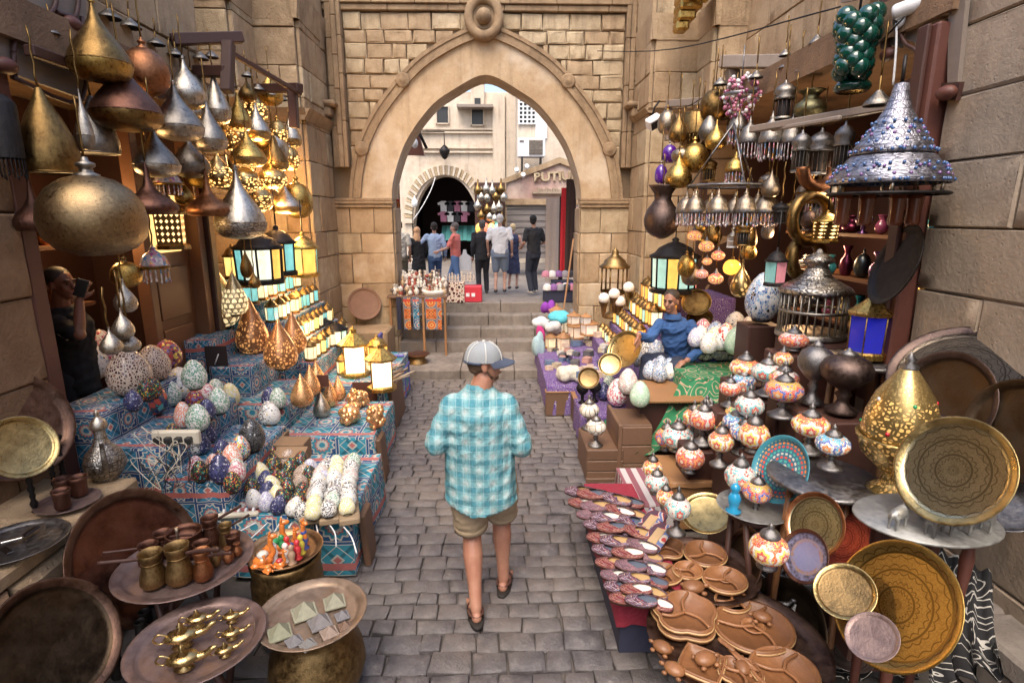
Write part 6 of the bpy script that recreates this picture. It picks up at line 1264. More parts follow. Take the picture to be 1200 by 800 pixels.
for k in range(4): b = MB(); b.bbox((-.11 + .07 * k, -.035, -.01), (.045, .05, .05), .008); O('plug', b.mesh('plug', M['black']), t_)
for i in range(10):
    c = aY(205 + rg.uniform(-30, 30), 540 + rg.uniform(-25, 35), 3.55); pts = [c + Vector((rg.uniform(-.16, .16), rg.uniform(-.04, .04), .16 * cos(q * 2.2 + i) * .8)) for q in range(6)]
    tube_thing('cable', ('white' if i % 2 else 'black') + ' cable in the tangle below the power board', 'cable', pts, .0028, 'ivory' if i % 2 else 'black', 'tangled cables')
for i in range(8):
    p0 = aZ(300 + 14 * i, 612, .5); p1 = aZ(250 + 24 * i, 640 + 8 * (i % 3), .42); tube_thing('cable', 'white lamp flex trailing from the egg stand', 'cable', [p0, (p0 + p1) / 2 + Vector((.03, -.03, .03)), p1], .005, 'white', 'white lamp flexes')
t_ = O('plug_strip', None, None, aZ(280, 604, .5), (radians(-50), 0, radians(6))); lab(t_, 'cream socket strip with red band and white plugs', 'socket strip', None, 280); b = MB(); b.bbox((0, 0, 0), (.28, .07, .04), .01); O('strip', b.mesh('strip', M['ivory']), t_); b = MB(); b.box((0, .012, .022), (.25, .025, .005)); O('red_band', b.mesh('red_band', M['paint']), t_, None, None, None, (.6, .03, .03))
for k in range(5): b = MB(); b.bbox((-.1 + .05 * k, -.015, .03), (.018, .04, .03), .005); O('plug', b.mesh('plug', M['white']), t_)
for i, (cx, cy) in enumerate(((318, 522), (343, 530))): t_ = O('cardboard_box', None, None, aZ(cx, cy + 8, .5)); b = MB(); b.bbox((0, 0, .09), (.28, .2, .18), .006); O('box', b.mesh('box', M['card']), t_, None, None, None, (.28, .17, .09)); b = MB(); b.box((.05, -.12, .185), (.26, .14, .006), Matrix.Rotation(.3, 4, 'X')); O('flap', b.mesh('flap', M['card']), t_, None, None, None, (.32, .2, .11)); lab(t_, 'open brown cardboard box behind the egg heap', 'cardboard box', 'cardboard boxes', cx); lab_group(t_, 'cardboard boxes')
be = E('stone_bench', 'rough stone bench along the wall under the brass ewer', 'bench'); backing(be, (-2.5, 0.5), (-2.5, 3.52), -.05, .8, M['mortar'], .6, 'bench_core')
rz_ = random.Random(8)
blocks(be, (-2.47, .9), (-2.47, 3.52), [0, .26, .55, .79], .42, [M['brownstone'], M['limestone']], rz_, .05, 'rubble_stone', .02, .035)
y = .9
while y < 3.5:
    L = rz_.uniform(.45, .8); L = min(L, 3.54 - y); b = MB(); b.bbox((-2.78, y + L / 2, .835), (.68, L - .012, .09), .015); O('cap_stone', b.mesh('cap_stone', M['limestone']), be); y += L
ZBn = .885
stand('ewer', 'engraved silver ewer standing on the stone bench', 117, 566, 44, 88, ZBn, 'silver_eng', 'silver', 'ewer', None, None, 'silver_ewer', (0, 0, 2.2))
for i, (cx, bt, h_, w_) in enumerate(((38, 602, 72, 16), (72, 566, 60, 16), (62, 575, 50, 14))): stand('hookah', 'dark turned water pipe stem on the stone bench', cx, bt, w_, h_, ZBn, 'iron', None, 'pipe stem', 'water pipe stems', None, 'pipe_stem')
tray('small mauve tray with three dark cups on the bench', 80, 588, 66, 30, 90, z=ZBn + .02, m='mauve_tray', flat=True, lip=.03)
for i, (cx, bt) in enumerate(((70, 598), (72, 584), (90, 582))): stand('cup', 'dark patterned cup on the small mauve tray', cx, bt, 20, 24, ZBn + .03, 'copper_dark', None, 'cup', 'dark cups', None, 'cup')
tray('grey oval tray with papers on the stone bench', 20, 636, 104, 60, 90, z=ZBn + .02, m='pewter', flat=True, lip=.03)
for i, (cx, cy, c) in enumerate(((14, 632, (.6, .58, .55)), (36, 622, (.12, .1, .1)), (8, 645, (.15, .13, .12)))): p = aZ(cx, cy, ZBn + .05); b = MB(); b.bbox((0, 0, 0), (.09, .03, .012), .003); o = O('knife', b.mesh('knife', M['metalc']), None, p, (0, 0, .6 + i), None, c); lab(o, ('pale', 'dark slim', 'dark curved')[i] + ' blade lying on the grey oval tray', 'knife', None, cx)
tray('dark bronze plate with wide rim leaning behind the bright brass plate', 12, 500, 130, 112, 30, y=3.35, m='bronze_tray', m2='bronze_tray')
tray('bright brass plate leaning on the stone wall above the bench', 24, 524, 74, 66, 40, y=3.05, m='tray_brass', m2='tray_brass')
tray('huge dark copper tray leaning against the stone bench', 158, 652, 156, 124, 24, y=3.02, m='copper_tray', m2='bronze_tray', lip=.05)
tray('huge dark bronze tray with raised rim in the near corner', 62, 756, 150, 118, 30, y=2.42, m='bronze_dark', m2='bronze_tray', lip=.06)
def stool(label, c, R, H, m='wood_dark'):
    t_ = O('tray_stand', None, None, (c[0], c[1], 0)); lab(t_, label, 'tray stand', None, proj_px(c)[0])
    b = MB(); b.lathe([(R, H - .03), (R, H), (0, H)], 20); b.lathe([(R * .9, H - .03), (R, H - .03)], 20); O('top_ring', b.mesh('top_ring', M[m]), t_)
    for k in range(4): a = pi / 4 + k * pi / 2; b = MB(); b.tube([(cos(a) * R * .8, sin(a) * R * .8, H - .02), (cos(a + .8) * R * .9, sin(a + .8) * R * .9, 0)], .02); O('leg', b.mesh('leg', M[m]), t_)
def flat(label, cx, cy, A, z, m, lip=.035, m2=None, well=.8): return tray(label, cx, cy, A, A * .6, 90, z=z, m=m, m2=m2, flat=True, lip=lip, well=well)
zc_ = .62; t3 = flat('mauve copper tray crowded with coffee pots', 218, 662, 150, zc_, 'mauve_tray'); stool('dark folding stand under the coffee pot tray', t3.location, .22, zc_ - .012)
for i, (k, cx, bt, w_, h_, m) in enumerate((('jezve', 176, 690, 30, 42, 'brasspot'), ('jezve', 207, 686, 31, 46, 'brasspot'), ('jezve', 172, 664, 26, 26, 'copper_dark'), ('jezve', 189, 652, 24, 28, 'copper_dark'), ('pot', 212, 654, 40, 30, 'copper_dark'), ('jezve', 246, 642, 22, 36, 'copper_dark'), ('jezve', 264, 642, 17, 28, 'brasspot'), ('jezve', 236, 681, 22, 36, 'copper'), ('cup', 236, 662, 20, 26, 'copper_dark'), ('cup', 272, 646, 18, 20, 'copper_dark'), ('vase', 252, 664, 13, 22, 'brasspot'), ('vase', 266, 660, 14, 18, 'copper'), ('vase', 277, 652, 12, 16, 'copper'))):
    nm = {'jezve': ('coffee pot', 'coffee_pot', 'long-handled coffee pot'), 'pot': ('pot', 'brass_mortar', 'wide mortar'), 'cup': ('cup', 'metal_cup', 'small metal cup'), 'vase': ('vase', 'small_jug', 'tiny jug')}[k]
    stand(k, '%s %s on the coffee pot tray' % ({'brasspot': 'olive brass', 'copper_dark': 'dark copper', 'copper': 'reddish copper'}[m], nm[2]), cx, bt, w_, h_, zc_ + .012, m, None, nm[0], 'coffee ware on the mauve tray', None, nm[1], (0, 0, 2.9 if cx > 180 and k == 'jezve' and cx < 240 else (.2 if k == 'jezve' and cx < 180 else -2.4)))
tube_thing('pestle', 'silver pestle standing in the wide mortar', 'pestle', [aZ(212, 648, .68), aZ(212, 648, .68) + Vector((.0, -.01, .17))], .009, 'silver')
t4 = flat('mauve copper tray with brass oil lamps', 232, 752, 152, .52, 'mauve_tray'); stool('dark woven stand under the oil lamp tray', t4.location, .22, .508)
def oil_lamp(label, cx, bt, L, ang, z):
    p = aZ(cx, bt, z); t_ = O('oil_lamp', None, None, p, (0, 0, ang)); s = L * mpp(p); lab(t_, label, 'oil lamp', 'brass oil lamps', cx); lab_group(t_, 'brass oil lamps')
    b = MB(); b.lathe([(.13 * s, 0), (.15 * s, .02 * s), (.05 * s, .06 * s), (.05 * s, .1 * s), (.18 * s, .16 * s), (.24 * s, .23 * s), (.2 * s, .3 * s), (.08 * s, .33 * s)], 16, None, (1.25, .85)); O('bowl', b.mesh('bowl', M['brass_lamp']), t_)
    b = MB(); b.tube(smooth_pts([(.2 * s, 0, .2 * s), (.38 * s, 0, .24 * s), (.52 * s, 0, .34 * s), (.6 * s, 0, .35 * s)]), [.09 * s - .058 * s * i / 15 for i in range(16)], 8); O('spout', b.mesh('spout', M['brass_lamp']), t_)
    b = MB(); b.tube(smooth_pts([(-.2 * s, 0, .28 * s), (-.36 * s, 0, .36 * s), (-.45 * s, 0, .25 * s), (-.35 * s, 0, .16 * s), (-.24 * s, 0, .2 * s)]), .02 * s, 6); O('handle', b.mesh('handle', M['brass_lamp']), t_)
    b = MB(); b.lathe([(.1 * s, .32 * s), (.12 * s, .35 * s), (.05 * s, .42 * s), (.06 * s, .46 * s), (0, .52 * s)], 12); O('lid', b.mesh('lid', M['brass_lamp']), t_)
for l, cx, bt, L, a in (('largest pierced brass oil lamp in the middle of the tray', 214, 757, 62, .35), ('plain brass oil lamp nearest the tray edge', 216, 783, 62, .25), ('brass oil lamp at the back of the tray', 232, 733, 42, .3), ('small brass oil lamp at the back, next to the bowl', 272, 728, 34, .4), ('small brass oil lamp with long spout', 272, 748, 36, .35), ('small brass oil lamp beside the pyramid tray', 264, 768, 36, .45)): oil_lamp(l, cx, bt, L, a, .532)
t5 = flat('old copper tray with small stone pyramids', 366, 720, 128, .5, 'pyr_tray', .04)
place('oldpot', 'big brass pot under the pyramid tray', 'pot', (t5.location.x, t5.location.y + .02, 0), .52, .485, 'brasspot', None, None, None, 368, 0, None, 0, 'brass_pot')
for i, (cx, cy, w_, c, a) in enumerate(((328, 742, 30, (.30, .30, .20), .5), (357, 718, 32, (.36, .35, .25), .5), (375, 730, 28, (.24, .22, .22), .6), (345, 752, 21, (.22, .21, .22), .7), (361, 756, 20, (.24, .23, .22), .8), (386, 742, 22, (.34, .25, .2), .6), (392, 706, 28, (.34, .33, .24), .4), (401, 722, 18, (.22, .21, .22), .5), (404, 734, 17, (.2, .12, .08), .5))):
    p = aZ(cx, cy, .512); s = mpp(p) * w_ * .8; o = O('stone_pyramid', None, None, p, (0, 0, a)); b = MB(); q = [(-s / 2, -s / 2, 0), (s / 2, -s / 2, 0), (s / 2, s / 2, 0), (-s / 2, s / 2, 0)]; i4 = [b.pt(v) for v in q]; ap = b.pt((0, 0, s * .62)); b.face(i4[::-1]); [b.face([i4[k], i4[(k + 1) % 4], ap]) for k in range(4)]; O('pyramid', b.mesh('pyramid', M['stonec']), o, None, None, None, c)
    b = MB(); b.box((0, 0, .003), (s * 1.06, s * 1.06, .006)); O('base', b.mesh('base', M['stonec']), o, None, None, None, c); lab(o, '%s stone pyramid on the round copper tray' % ('olive', 'pale large', 'grey', 'small dark grey', 'small grey', 'reddish', 'pale upper', 'tiny grey', 'tiny brown')[i], 'pyramid', 'stone pyramids', cx); lab_group(o, 'stone pyramids')
zb_ = .60; t6 = flat('shallow copper bowl holding orange camel figurines', 334, 646, 88, zb_, 'bowl_brass', .06); place('pot', 'brass cauldron under the camel figurines', 'pot', (t6.location.x, t6.location.y, .1), .42, .48, 'brasspot', None, None, None, 334, 0, None, 0, 'brass_cauldron')
stool('dark stand under the brass cauldron', (t6.location.x, t6.location.y, 0), .2, .1)
OC = (.75, .22, .04)
def camel(label, cx, bt, h_, ang, extra):
    p = aZ(cx, bt, zb_ + .02); s = mpp(p) * h_; t_ = O('camel_figurine', None, None, p, (0, 0, ang)); lab(t_, label, 'figurine', 'painted figurines in the copper bowl', cx); lab_group(t_, 'painted figurines in the copper bowl')
    b = MB(); b.ball((0, 0, .16 * s), (.3 * s, .2 * s, .17 * s), 12, 8); b.ball((-.05 * s, 0, .32 * s), (.13 * s, .12 * s, .12 * s), 10, 6); b.tube(smooth_pts([(.2 * s, 0, .2 * s), (.3 * s, 0, .4 * s), (.24 * s, 0, .62 * s), (.26 * s, 0, .85 * s)]), .075 * s, 8); b.ball((.32 * s, 0, .9 * s), (.14 * s, .075 * s, .075 * s), 10, 6)
    for e in (-1, 1): b.ball((.24 * s, e * .05 * s, .99 * s), (.03 * s, .03 * s, .06 * s), 6, 5); b.ball((.1 * s, e * .17 * s, .07 * s), (.22 * s, .07 * s, .07 * s), 8, 6); b.ball((-.2 * s, e * .15 * s, .08 * s), (.14 * s, .08 * s, .08 * s), 8, 6)
    O('body', b.mesh('body', M['gloss']), t_, None, None, None, OC); b = MB(); b.lathe([(.14 * s, .30 * s), (.17 * s, .38 * s), (.1 * s, .44 * s), (0, .45 * s)], 10); O('saddle', b.mesh('saddle', M['gloss']), t_, None, None, None, extra)
for l, cx, bt, h_, a, c in (('tall orange camel figurine with green saddle at the back', 322, 648, 42, .3, (.03, .3, .1)), ('orange camel figurine with white saddle, first in the bowl', 309, 662, 40, .2, (.7, .68, .6)), ('orange camel figurine beside the yellow block', 350, 640, 36, -.4, (.6, .05, .05)), ('small orange camel figurine at the front of the bowl', 314, 670, 20, 2.5, (.75, .3, .06)), ('small orange camel figurine with red saddle', 328, 664, 24, -.2, (.6, .05, .05)), ('orange camel figurine with blue saddle', 340, 648, 30, .8, (.05, .1, .4))): camel(l, cx, bt, h_, a, c)
for i, (cx, bt, c, l) in enumerate(((336, 652, (.7, .05, .05), 'red'), (348, 656, (.65, .04, .05), 'crimson and black'), (352, 650, (.75, .62, .08), 'yellow'), (334, 660, (.9, .85, .8), 'white'), (321, 660, (.85, .83, .8), 'cream'), (341, 662, (.45, .3, .2), 'brown'), (356, 644, (.05, .1, .4), 'blue'), (330, 650, (.04, .35, .12), 'green'))):
    t_ = stand('figure', '%s painted doll among the camel figurines' % l, cx, bt, 13, 24, zb_ + .02, 'gloss', None, 'figurine', 'painted figurines in the copper bowl', c, 'painted_doll')
for i, (cx, bt) in enumerate(((121, 797), (136, 797), (170, 740), (182, 733), (158, 790), (165, 752))): stand('pot', 'dark metal weight on the ground between the big trays', cx, bt, 13, 24, .12 if bt > 780 else .25, 'iron', None, 'weight', 'dark metal weights', None, 'metal_weight')
def vendor_left():
    hc = aY(72, 333, 4.5); base = Vector((hc.x, hc.y, hc.z - 1.56)); rt = E('person', 'vendor in black shirt at the shop post, in profile, holding a phone', 'person', base); B = MB(); f = Vector((.86, -.15, -.02)); s = 1.05
    c = Vector((0, 0, 1.56)); P, T = head(B, c, f, s); limb(B, [c + Vector((-.02, 0, -.08)), c + Vector((-.06, .02, -.25))], [.06, .075], 10)
    torso_rings(B, [(.7, .17, .14, -.06, .03), (1.0, .18, .14, -.06, .03), (1.25, .2, .13, -.06, .03), (1.36, .1, .08, -.05, .02)])
    sh = Vector((.02, -.16, 1.27)); hd = aY(93, 352, 4.34) - base; el, hd = ik(sh, hd, .28, .27, (.1, -.4, -1)); limb(B, [sh, el, hd], [.055, .045, .032], 10); hand(B, hd, Vector((.3, .1, .9)), (0, -1, 0), 1.1, .9)
    for e in (-1, 1): limb(B, [Vector((-.05, .03 + e * .09, .8)), Vector((-.05, .03 + e * .09, .42)), Vector((-.05, .03 + e * .09, .03))], [.08, .06, .05], 8)
    O('body', smoothed(B, 'body', M['skin'], .009, 3), rt, col=(.20, .085, .045)); face_marks(rt, P, T, s)
    H = MB(); H.ball(P(0, -.03, .05), (.088, .1, .09), 14, 8, T); O('hair', H.mesh('hair', M['hair']), rt)
    SH = MB(); torso_rings(SH, [(.66, .19, .16, -.06, .03), (1.0, .2, .155, -.06, .03), (1.24, .22, .15, -.06, .03), (1.33, .16, .12, -.05, .03), (1.38, .09, .085, -.04, .02)], 20, .03); limb(SH, [sh, sh.lerp(el, .8)], [.08, .07], 12); O('shirt', smoothed(SH, 'shirt', M['cloth'], .012, 2, .012), rt, col=(.015, .014, .016))
    b = MB(); limb(b, [Vector((-.02, -.115, 1.2)), Vector((.06, -.12, 1.14)), Vector((.12, -.10, 1.16))], [.012] * 3, 6); O('white_trim', b.mesh('white_trim', M['white']), rt)
    T2 = MB(); [limb(T2, [Vector((-.05, .03 + e * .09, .82)), Vector((-.05, .03 + e * .09, .1))], [.1, .08], 10) for e in (-1, 1)]; O('trousers', smoothed(T2, 'trousers', M['cloth'], .018, 2), rt, col=(.02, .02, .025))
    b = MB(); b.bbox((0, 0, 0), (.075, .012, .15), .005); o = O('phone', b.mesh('phone', M['black']), None, base + hd + Vector((.05, -.03, .1)), (.3, .4, .5)); lab(o, 'dark phone held by the vendor in the shop doorway', 'phone', None, 100)
vendor_left()
GR = 'lamps hung over the right hand stall'
def zx(cx, bt, x): return aX(cx, bt, x).z
t_ = O('shop_post', None, None, (2.86, 3.86, 0)); b = MB(); b.bbox((0, 0, 1.9), (.14, .15, 3.8), .015); O('post', b.mesh('post', M['wood_red']), t_)
for dx in (-.085, .08): b = MB(); b.bbox((dx, .03, 1.9), (.03, .1, 3.8), .008); O('trim_board', b.mesh('trim_board', M['wood_dark']), t_)
lab(t_, 'reddish dark post at the edge of the large stone blocks', 'post', None, 1090)
vb = O('carved_portal', None); lab(vb, 'weathered carved wooden portal boards under the security camera', 'portal', None, 1080)
XP = 2.88
for nm, m, pts, dx in (('board', 'wood_grey', [(1062, 28), (1108, 22), (1105, 96), (1090, 96), (1087, 72), (1076, 62), (1072, 50), (1060, 46)], 0), ('top_rail', 'wood_grey', [(1040, 26), (1112, 18), (1112, 4), (1040, 10)], -.03), ('stile', 'wood_grey', [(1040, -10), (1058, -12), (1054, 56), (1040, 52)], -.02), ('stile', 'wood_grey', [(1112, -20), (1134, -25), (1122, 96), (1110, 98)], -.02), ('dark_stile', 'wood_dark', [(1030, -10), (1040, -10), (1040, 56), (1032, 58)], -.04), ('valance', 'wood_dark', [(1052, 98), (1097, 80), (1100, 98), (1125, 96), (1120, 118), (1052, 118)], -.02), ('brace', 'wood_grey', [(1078, -4), (1094, 16), (1088, 20), (1070, -2)], -.04), ('upper_board', 'wood_grey', [(985, 4), (1030, -6), (1030, -40), (985, -40)], 0)): xpoly(nm, m, vb, pts, XP + dx, .03)
for pts in ([(1055, 40), (1062, 52), (1072, 58), (1076, 68), (1078, 78)], [(1078, 78), (1080, 68), (1086, 64), (1092, 70), (1094, 82)]): b = MB(); b.tube(smooth_pts([aX(*p, XP - .05) for p in pts], 4), .014, 6); O('moulding', b.mesh('moulding', M['wood_dark']), vb)
for p_ in ((1041, 64), (1109, 109)): b = MB(); b.ball(aX(*p_, XP - .06), (.05, .07, .045), 12, 8); O('roundel', b.mesh('roundel', M['wood_red']), vb)
p = aX(1056, 24, XP - .06); t_ = O('security_camera', None, None, p); lab(t_, 'white bullet security camera with dark lens on the carved portal', 'camera', None, 1065)
b = MB(); b.lathe([(0, 0), (.05, 0), (.055, .02), (.03, .04)], 14, Matrix.Rotation(-pi / 2, 4, 'Y')); O('mount', b.mesh('mount', M['white']), t_); dv = Vector((.55, -.72, .12)).normalized(); Mq = dv.to_track_quat('Z', 'Y').to_matrix().to_4x4()
b = MB(); b.tube([(0, 0, 0), (-.05, -.03, 0), (-.03, -.06, .05)], .016); O('arm', b.mesh('arm', M['white']), t_); Mc = Matrix.Translation((-.04, -.04, .05)) @ Mq
b = MB(); b.lathe([(0, -.04), (.045, -.04), (.05, -.02), (.05, .16), (.055, .2), (.048, .2)], 18, Mc); O('housing', b.mesh('housing', M['white']), t_); b = MB(); b.lathe([(.048, .19), (.03, .185), (.018, .192), (0, .194)], 16, Mc); O('lens', b.mesh('lens', M['black']), t_)
tube_thing('camera_cable', 'white cable hanging down from the security camera', 'cable', [p + Vector((-.03, 0, -.02)), p + Vector((-.02, -.02, -.2)), p + Vector((0, -.01, -.42))], .008, 'white')
beam('weathered pinkish beam over the hanging lamps beside the pilaster', [(aY(846, 73, 6.9), aY(985, 72, 5.9)), (aY(858, 80, 6.85), aY(862, 135, 6.85))], .13)
beam('short bracket beam that holds the white spotlight', [(aY(783, 122, 8.2), aY(835, 118, 7.4)), (aY(783, 124, 8.2), aY(783, 165, 8.2))], .09)
beam('long dark beam across the shop front above the beaded cone lamp', [(aY(880, 152, 5.4), (2.9, 4.0, aY(1040, 118, 4).z))], .06, 'wood_grey'); beam('slanting pole over the green glass lamp', [(aY(905, 152, 5.2), aY(985, 138, 4.4))], .035)
for i, (pa, pb, y0, y1) in enumerate((((700, 60), (985, 8), 8.9, 4.2), ((985, 62), (1060, 20), 5.4, 4.0), ((770, 128), (850, 95), 8.2, 6.6))):
    A, B_ = aY(*pa, y0), aY(*pb, y1); tube_thing('wire', 'dark wire slung across the stone above the lamps', 'wire', [A, A.lerp(B_, .5) - Vector((0, 0, .12)), B_], .006, 'iron', 'slung wires')
t_ = O('spotlight', None, None, aY(766, 143, 8.0), (radians(35), radians(-30), radians(10))); lab(t_, 'white square spotlight on the bracket by the pilaster', 'spotlight', None, 766); b = MB(); b.bbox((0, 0, 0), (.2, .12, .15), .015); O('housing', b.mesh('housing', M['white']), t_); b = MB(); b.box((0, -.062, -.01), (.16, .012, .11)); O('glass', b.mesh('glass', M['black']), t_); b = MB(); b.tube([(0, .06, 0), (.1, .1, .12), (.2, .12, .16)], .015); O('bracket', b.mesh('bracket', M['iron']), t_)
for k, l, cx, t, bt, w_, y, m, m2 in (
 ('globe', 'small deep purple glass lamp under the bracket', 784, 165, 191, 18, 7.2, 'purple_glass', 'silver_dark'), ('globe', 'purple glass lamp above the dark hammered urn', 774, 188, 216, 15, 7.0, 'purple_glass', 'silver_dark'),
 ('urn', 'dark hammered metal urn lamp with flared neck', 774, 217, 280, 41, 6.6, 'iron_warm', 'iron_warm'), ('globe', 'gold ball lamp pierced with round holes', 812, 160, 203, 34, 6.6, 'brass_gold', 'brass_gold'), ('pear', 'gold pear lamp below the pierced gold ball', 794, 180, 221, 32, 6.5, 'brass_gold', 'brass_gold'), ('pear', 'smooth gold pear lamp on a beaded chain', 838, 142, 176, 24, 6.3, 'brass_gold', 'brass_gold'),
 ('cylinder', 'gold drum lamp beside the spotlight bracket', 816, 128, 166, 38, 7.0, 'brass_dark', 'brass_gold'), ('globe', 'large dull gold globe lamp under the pinkish beam', 836, 96, 142, 34, 6.8, 'brass_dark', 'brass_dark'),
 ('dome', 'bead-fringed dome lamp high under the pinkish beam', 863, 124, 168, 22, 6.4, 'silver_dark', 'pewter'), ('dome', 'bead-fringed dome lamp in the upper row', 876, 136, 184, 24, 5.9, 'silver_dark', 'pewter'), ('dome', 'long bead-fringed dome lamp in the upper row', 901, 130, 187, 27, 5.6, 'silver_dark', 'pewter'), ('dome', 'bead-fringed dome lamp in the upper row', 925, 132, 186, 24, 5.5, 'silver_dark', 'pewter'),
 ('minaret', 'minaret shaped lamp with bars, beside the copper horn', 936, 152, 202, 22, 5.2, 'silver_dark', 'pewter'), ('minaret', 'minaret shaped lamp with bars, next to the beaded cone', 985, 142, 200, 23, 4.8, 'silver_dark', 'pewter'), ('minaret', 'dark lamp body with beads between the two minaret lamps', 958, 150, 205, 30, 5.3, 'iron_warm', 'pewter'), ('urn', 'green bronze bowl lamp on a rod under the cap', 948, 106, 140, 36, 5.4, 'bronze_green', 'bronze_green'),
 ('minaret', 'tall dark pierced lamp behind the bead-fringed domes', 917, 94, 140, 26, 5.6, 'iron_warm', 'silver_dark'), ('cap', 'silver bell cap beside the top of the beaded cone', 1028, 88, 124, 31, 4.1, 'silver_dark', 'brass_dark'),
 ('minaret', 'small dark iron lantern over the white and blue egg', 913, 236, 262, 20, 5.2, 'iron', 'iron'), ('pear', 'long brass openwork pod lamp hanging low in the shop', 867, 306, 348, 24, 5.6, 'open_brass2', 'brass_dark'), ('globe', 'orange lit glass lamp behind the brass pod', 857, 300, 322, 20, 5.9, 'amberglass', 'brass_dark'), ('cage', 'little white lattice lamp in the shop', 858, 265, 290, 13, 5.8, 'white', 'silver'),
): hang(k, l, cx, t, bt, w_, y, m, m2, 'lamp', GR, chain=.35)
for cx, t, bt, w_, y in ((957, 30, 52, 18, 5.4), (922, 62, 80, 18, 5.9), (920, 50, 66, 14, 6.2), (886, 74, 92, 16, 6.2), (844, 82, 100, 16, 6.6), (938, 70, 84, 12, 5.6)): hang('cap', 'small metal cap hung from the wires over the stall', cx, t, bt, w_, y, 'silver_dark', 'brass_dark', 'lamp cap', 'metal caps on wires', chain=.25, name='ceiling_cap')
for i in range(34):
    cx, cy = (775 + 90 * rg0.random(), 118 + 90 * rg0.random()) if i < 12 else (872 + 110 * rg0.random(), 205 + 90 * rg0.random()) if i < 26 else (800 + 80 * rg0.random(), 265 + 60 * rg0.random()); w_ = 14 + 13 * rg0.random(); hang(rg0.choice(['dome', 'minaret', 'pear', 'globe', 'dome', 'bell', 'goblet']), 'lamp hanging in the dense rows over the stall', cx, cy - w_ * .8, cy + w_ * .8, w_, 5.2 + 1.6 * rg0.random() if cx > 860 else 6.6 + rg0.random(), rg0.choice(['silver_dark', 'brass_dark', 'pewter', 'brass_dome', 'iron_warm', 'brass_gold']), 'brass_dark', 'lamp', 'lamps hanging in the dense rows', chain=.4)
hc = aY(854, 218, 6.0); R = (900 - 808) / 2 * mpp(hc); t_ = O('lamp_hoop', None, None, hc); lab(t_, 'metal hoop that carries the ring of bead-fringed dome lamps', 'hoop', None, 854); b = MB(); b.lathe([(R - .015, 0), (R, -.015), (R + .015, 0), (R, .015), (R - .015, 0)], 32); O('hoop', b.mesh('hoop', M['pewter']), t_)
for k in range(3): a = 2 * pi * k / 3 + .5; b = MB(); b.tube([(cos(a) * R, sin(a) * R, 0), (0, 0, .62)], .01, 5); O('chain', b.mesh('chain', M['pewter']), t_)
for k in range(10):
    a = 2 * pi * k / 10 + .35; p = hc + Vector((cos(a) * R, sin(a) * R, -.40)); place('dome', 'small bead-fringed dome lamp hanging from the hoop', 'lamp', p, .22, .36, 'brass_dome', 'pewter', 'dome lamps on the hoop', None, proj_px(p)[0], 0, None, .04, 'hanging_lamp')
b0 = aY(868, 112, 6.4); t_ = O('bead_chandelier', None, None, b0); lab(t_, 'pink and white crystal bead chandelier under the pinkish beam', 'chandelier', None, 868)
rg = random.Random(4)
for nm, m, n, dz in (('pink_beads', 'gloss', 46, 0), ('white_beads', 'gloss', 46, .06), ('plum_beads', 'gloss', 46, -.1)):
    b = MB(); b.ball((0, 0, 0), .024, 6, 4); bm_ = b.mesh('bead', M[m])
    for k in range(n): a = rg.uniform(0, 6.28); z = rg.uniform(-.22, .18) + dz * .3; r_ = .19 - abs(z) * .45 + rg.uniform(-.02, .02); O('bead', bm_, t_, (cos(a) * r_, sin(a) * r_, z), None, None, {'pink_beads': (.6, .2, .3), 'white_beads': (.65, .62, .62), 'plum_beads': (.22, .05, .12)}[nm])
b = MB(); b.tube([(0, 0, .15), (0, 0, .5)], .008); b.lathe([(.19, .02), (.2, 0), (.19, -.02)], 16); O('frame', b.mesh('frame', M['pewter']), t_)
for cx, bt, w_, c in ((813, 284, 17, 'o'), (827, 297, 18, 'y'), (841, 307, 16, 'r'), (838, 335, 18, 'r'), (822, 328, 15, 'p'), (828, 312, 12, 'o')): hang('turkball', {'o': 'orange', 'y': 'yellow', 'r': 'red', 'p': 'pinkish'}[c] + ' lit mosaic ball lamp in the dark shop', cx, bt - w_ * 1.15, bt, w_, 6.0, TG[c], None, 'lamp', 'lit mosaic ball lamps', chain=.4)
t_ = O('glass_grape_lamp', None, None, aY(1003, 50, 4.4)); lab(t_, 'green blown glass lamp shaped like a bunch of grapes', 'lamp', None, 1003)
for k in range(40): a = k * 2.4; z = -.2 + .38 * k / 39; r_ = .085 * (1.2 if z > .02 else .85); b = MB(); b.ball((cos(a) * r_, sin(a) * r_, z), .07, 10, 7); O('glass_bulge', b.mesh('glass_bulge', M['greenglass']), t_)
b = MB(); b.tube([(0, 0, .2), (0, 0, .5)], .01); O('chain', b.mesh('chain', M['iron']), t_)
hang('onion', 'green glass top-shaped lamp below the grape bunch', 998, 62, 108, 40, 4.5, 'greenglass', 'iron', 'lamp', GR, chain=.1, rot=(0, pi * .0, 0))
p = aY(1040, 216, 3.62); s = mpp(p); W = 122 * s; t_ = O('beaded_cone_lamp', None, None, p); lab(t_, 'big silver cone lamp studded with blue beads at the shop front', 'lamp', None, 1040); Hh = aY(1043, 98, 3.62).z - p.z
b = MB(); b.lathe([(W * .5, 0), (W * .52, .02), (W * .42, Hh * .18), (W * .36, Hh * .27), (W * .335, Hh * .29)], 32); O('skirt', b.mesh('skirt', M['silver_lace']), t_)
b = MB(); b.lathe([(W * .33, Hh * .3), (W * .35, Hh * .33), (W * .3, Hh * .42), (W * .2, Hh * .58), (W * .11, Hh * .76), (W * .075, Hh * .9), (W * .06, Hh)], 32); O('cone', b.mesh('cone', M['silver_lace']), t_)
bb, cc_ = MB(), MB()
for ring_, (zf, rf, n) in enumerate(((.03, .51, 30), (.19, .43, 26), (.33, .355, 26), (.62, .195, 14))):
    for k in range(n): a = 2 * pi * k / n; bb.ball((cos(a) * W * rf, sin(a) * W * rf, Hh * zf), .011, 6, 4)
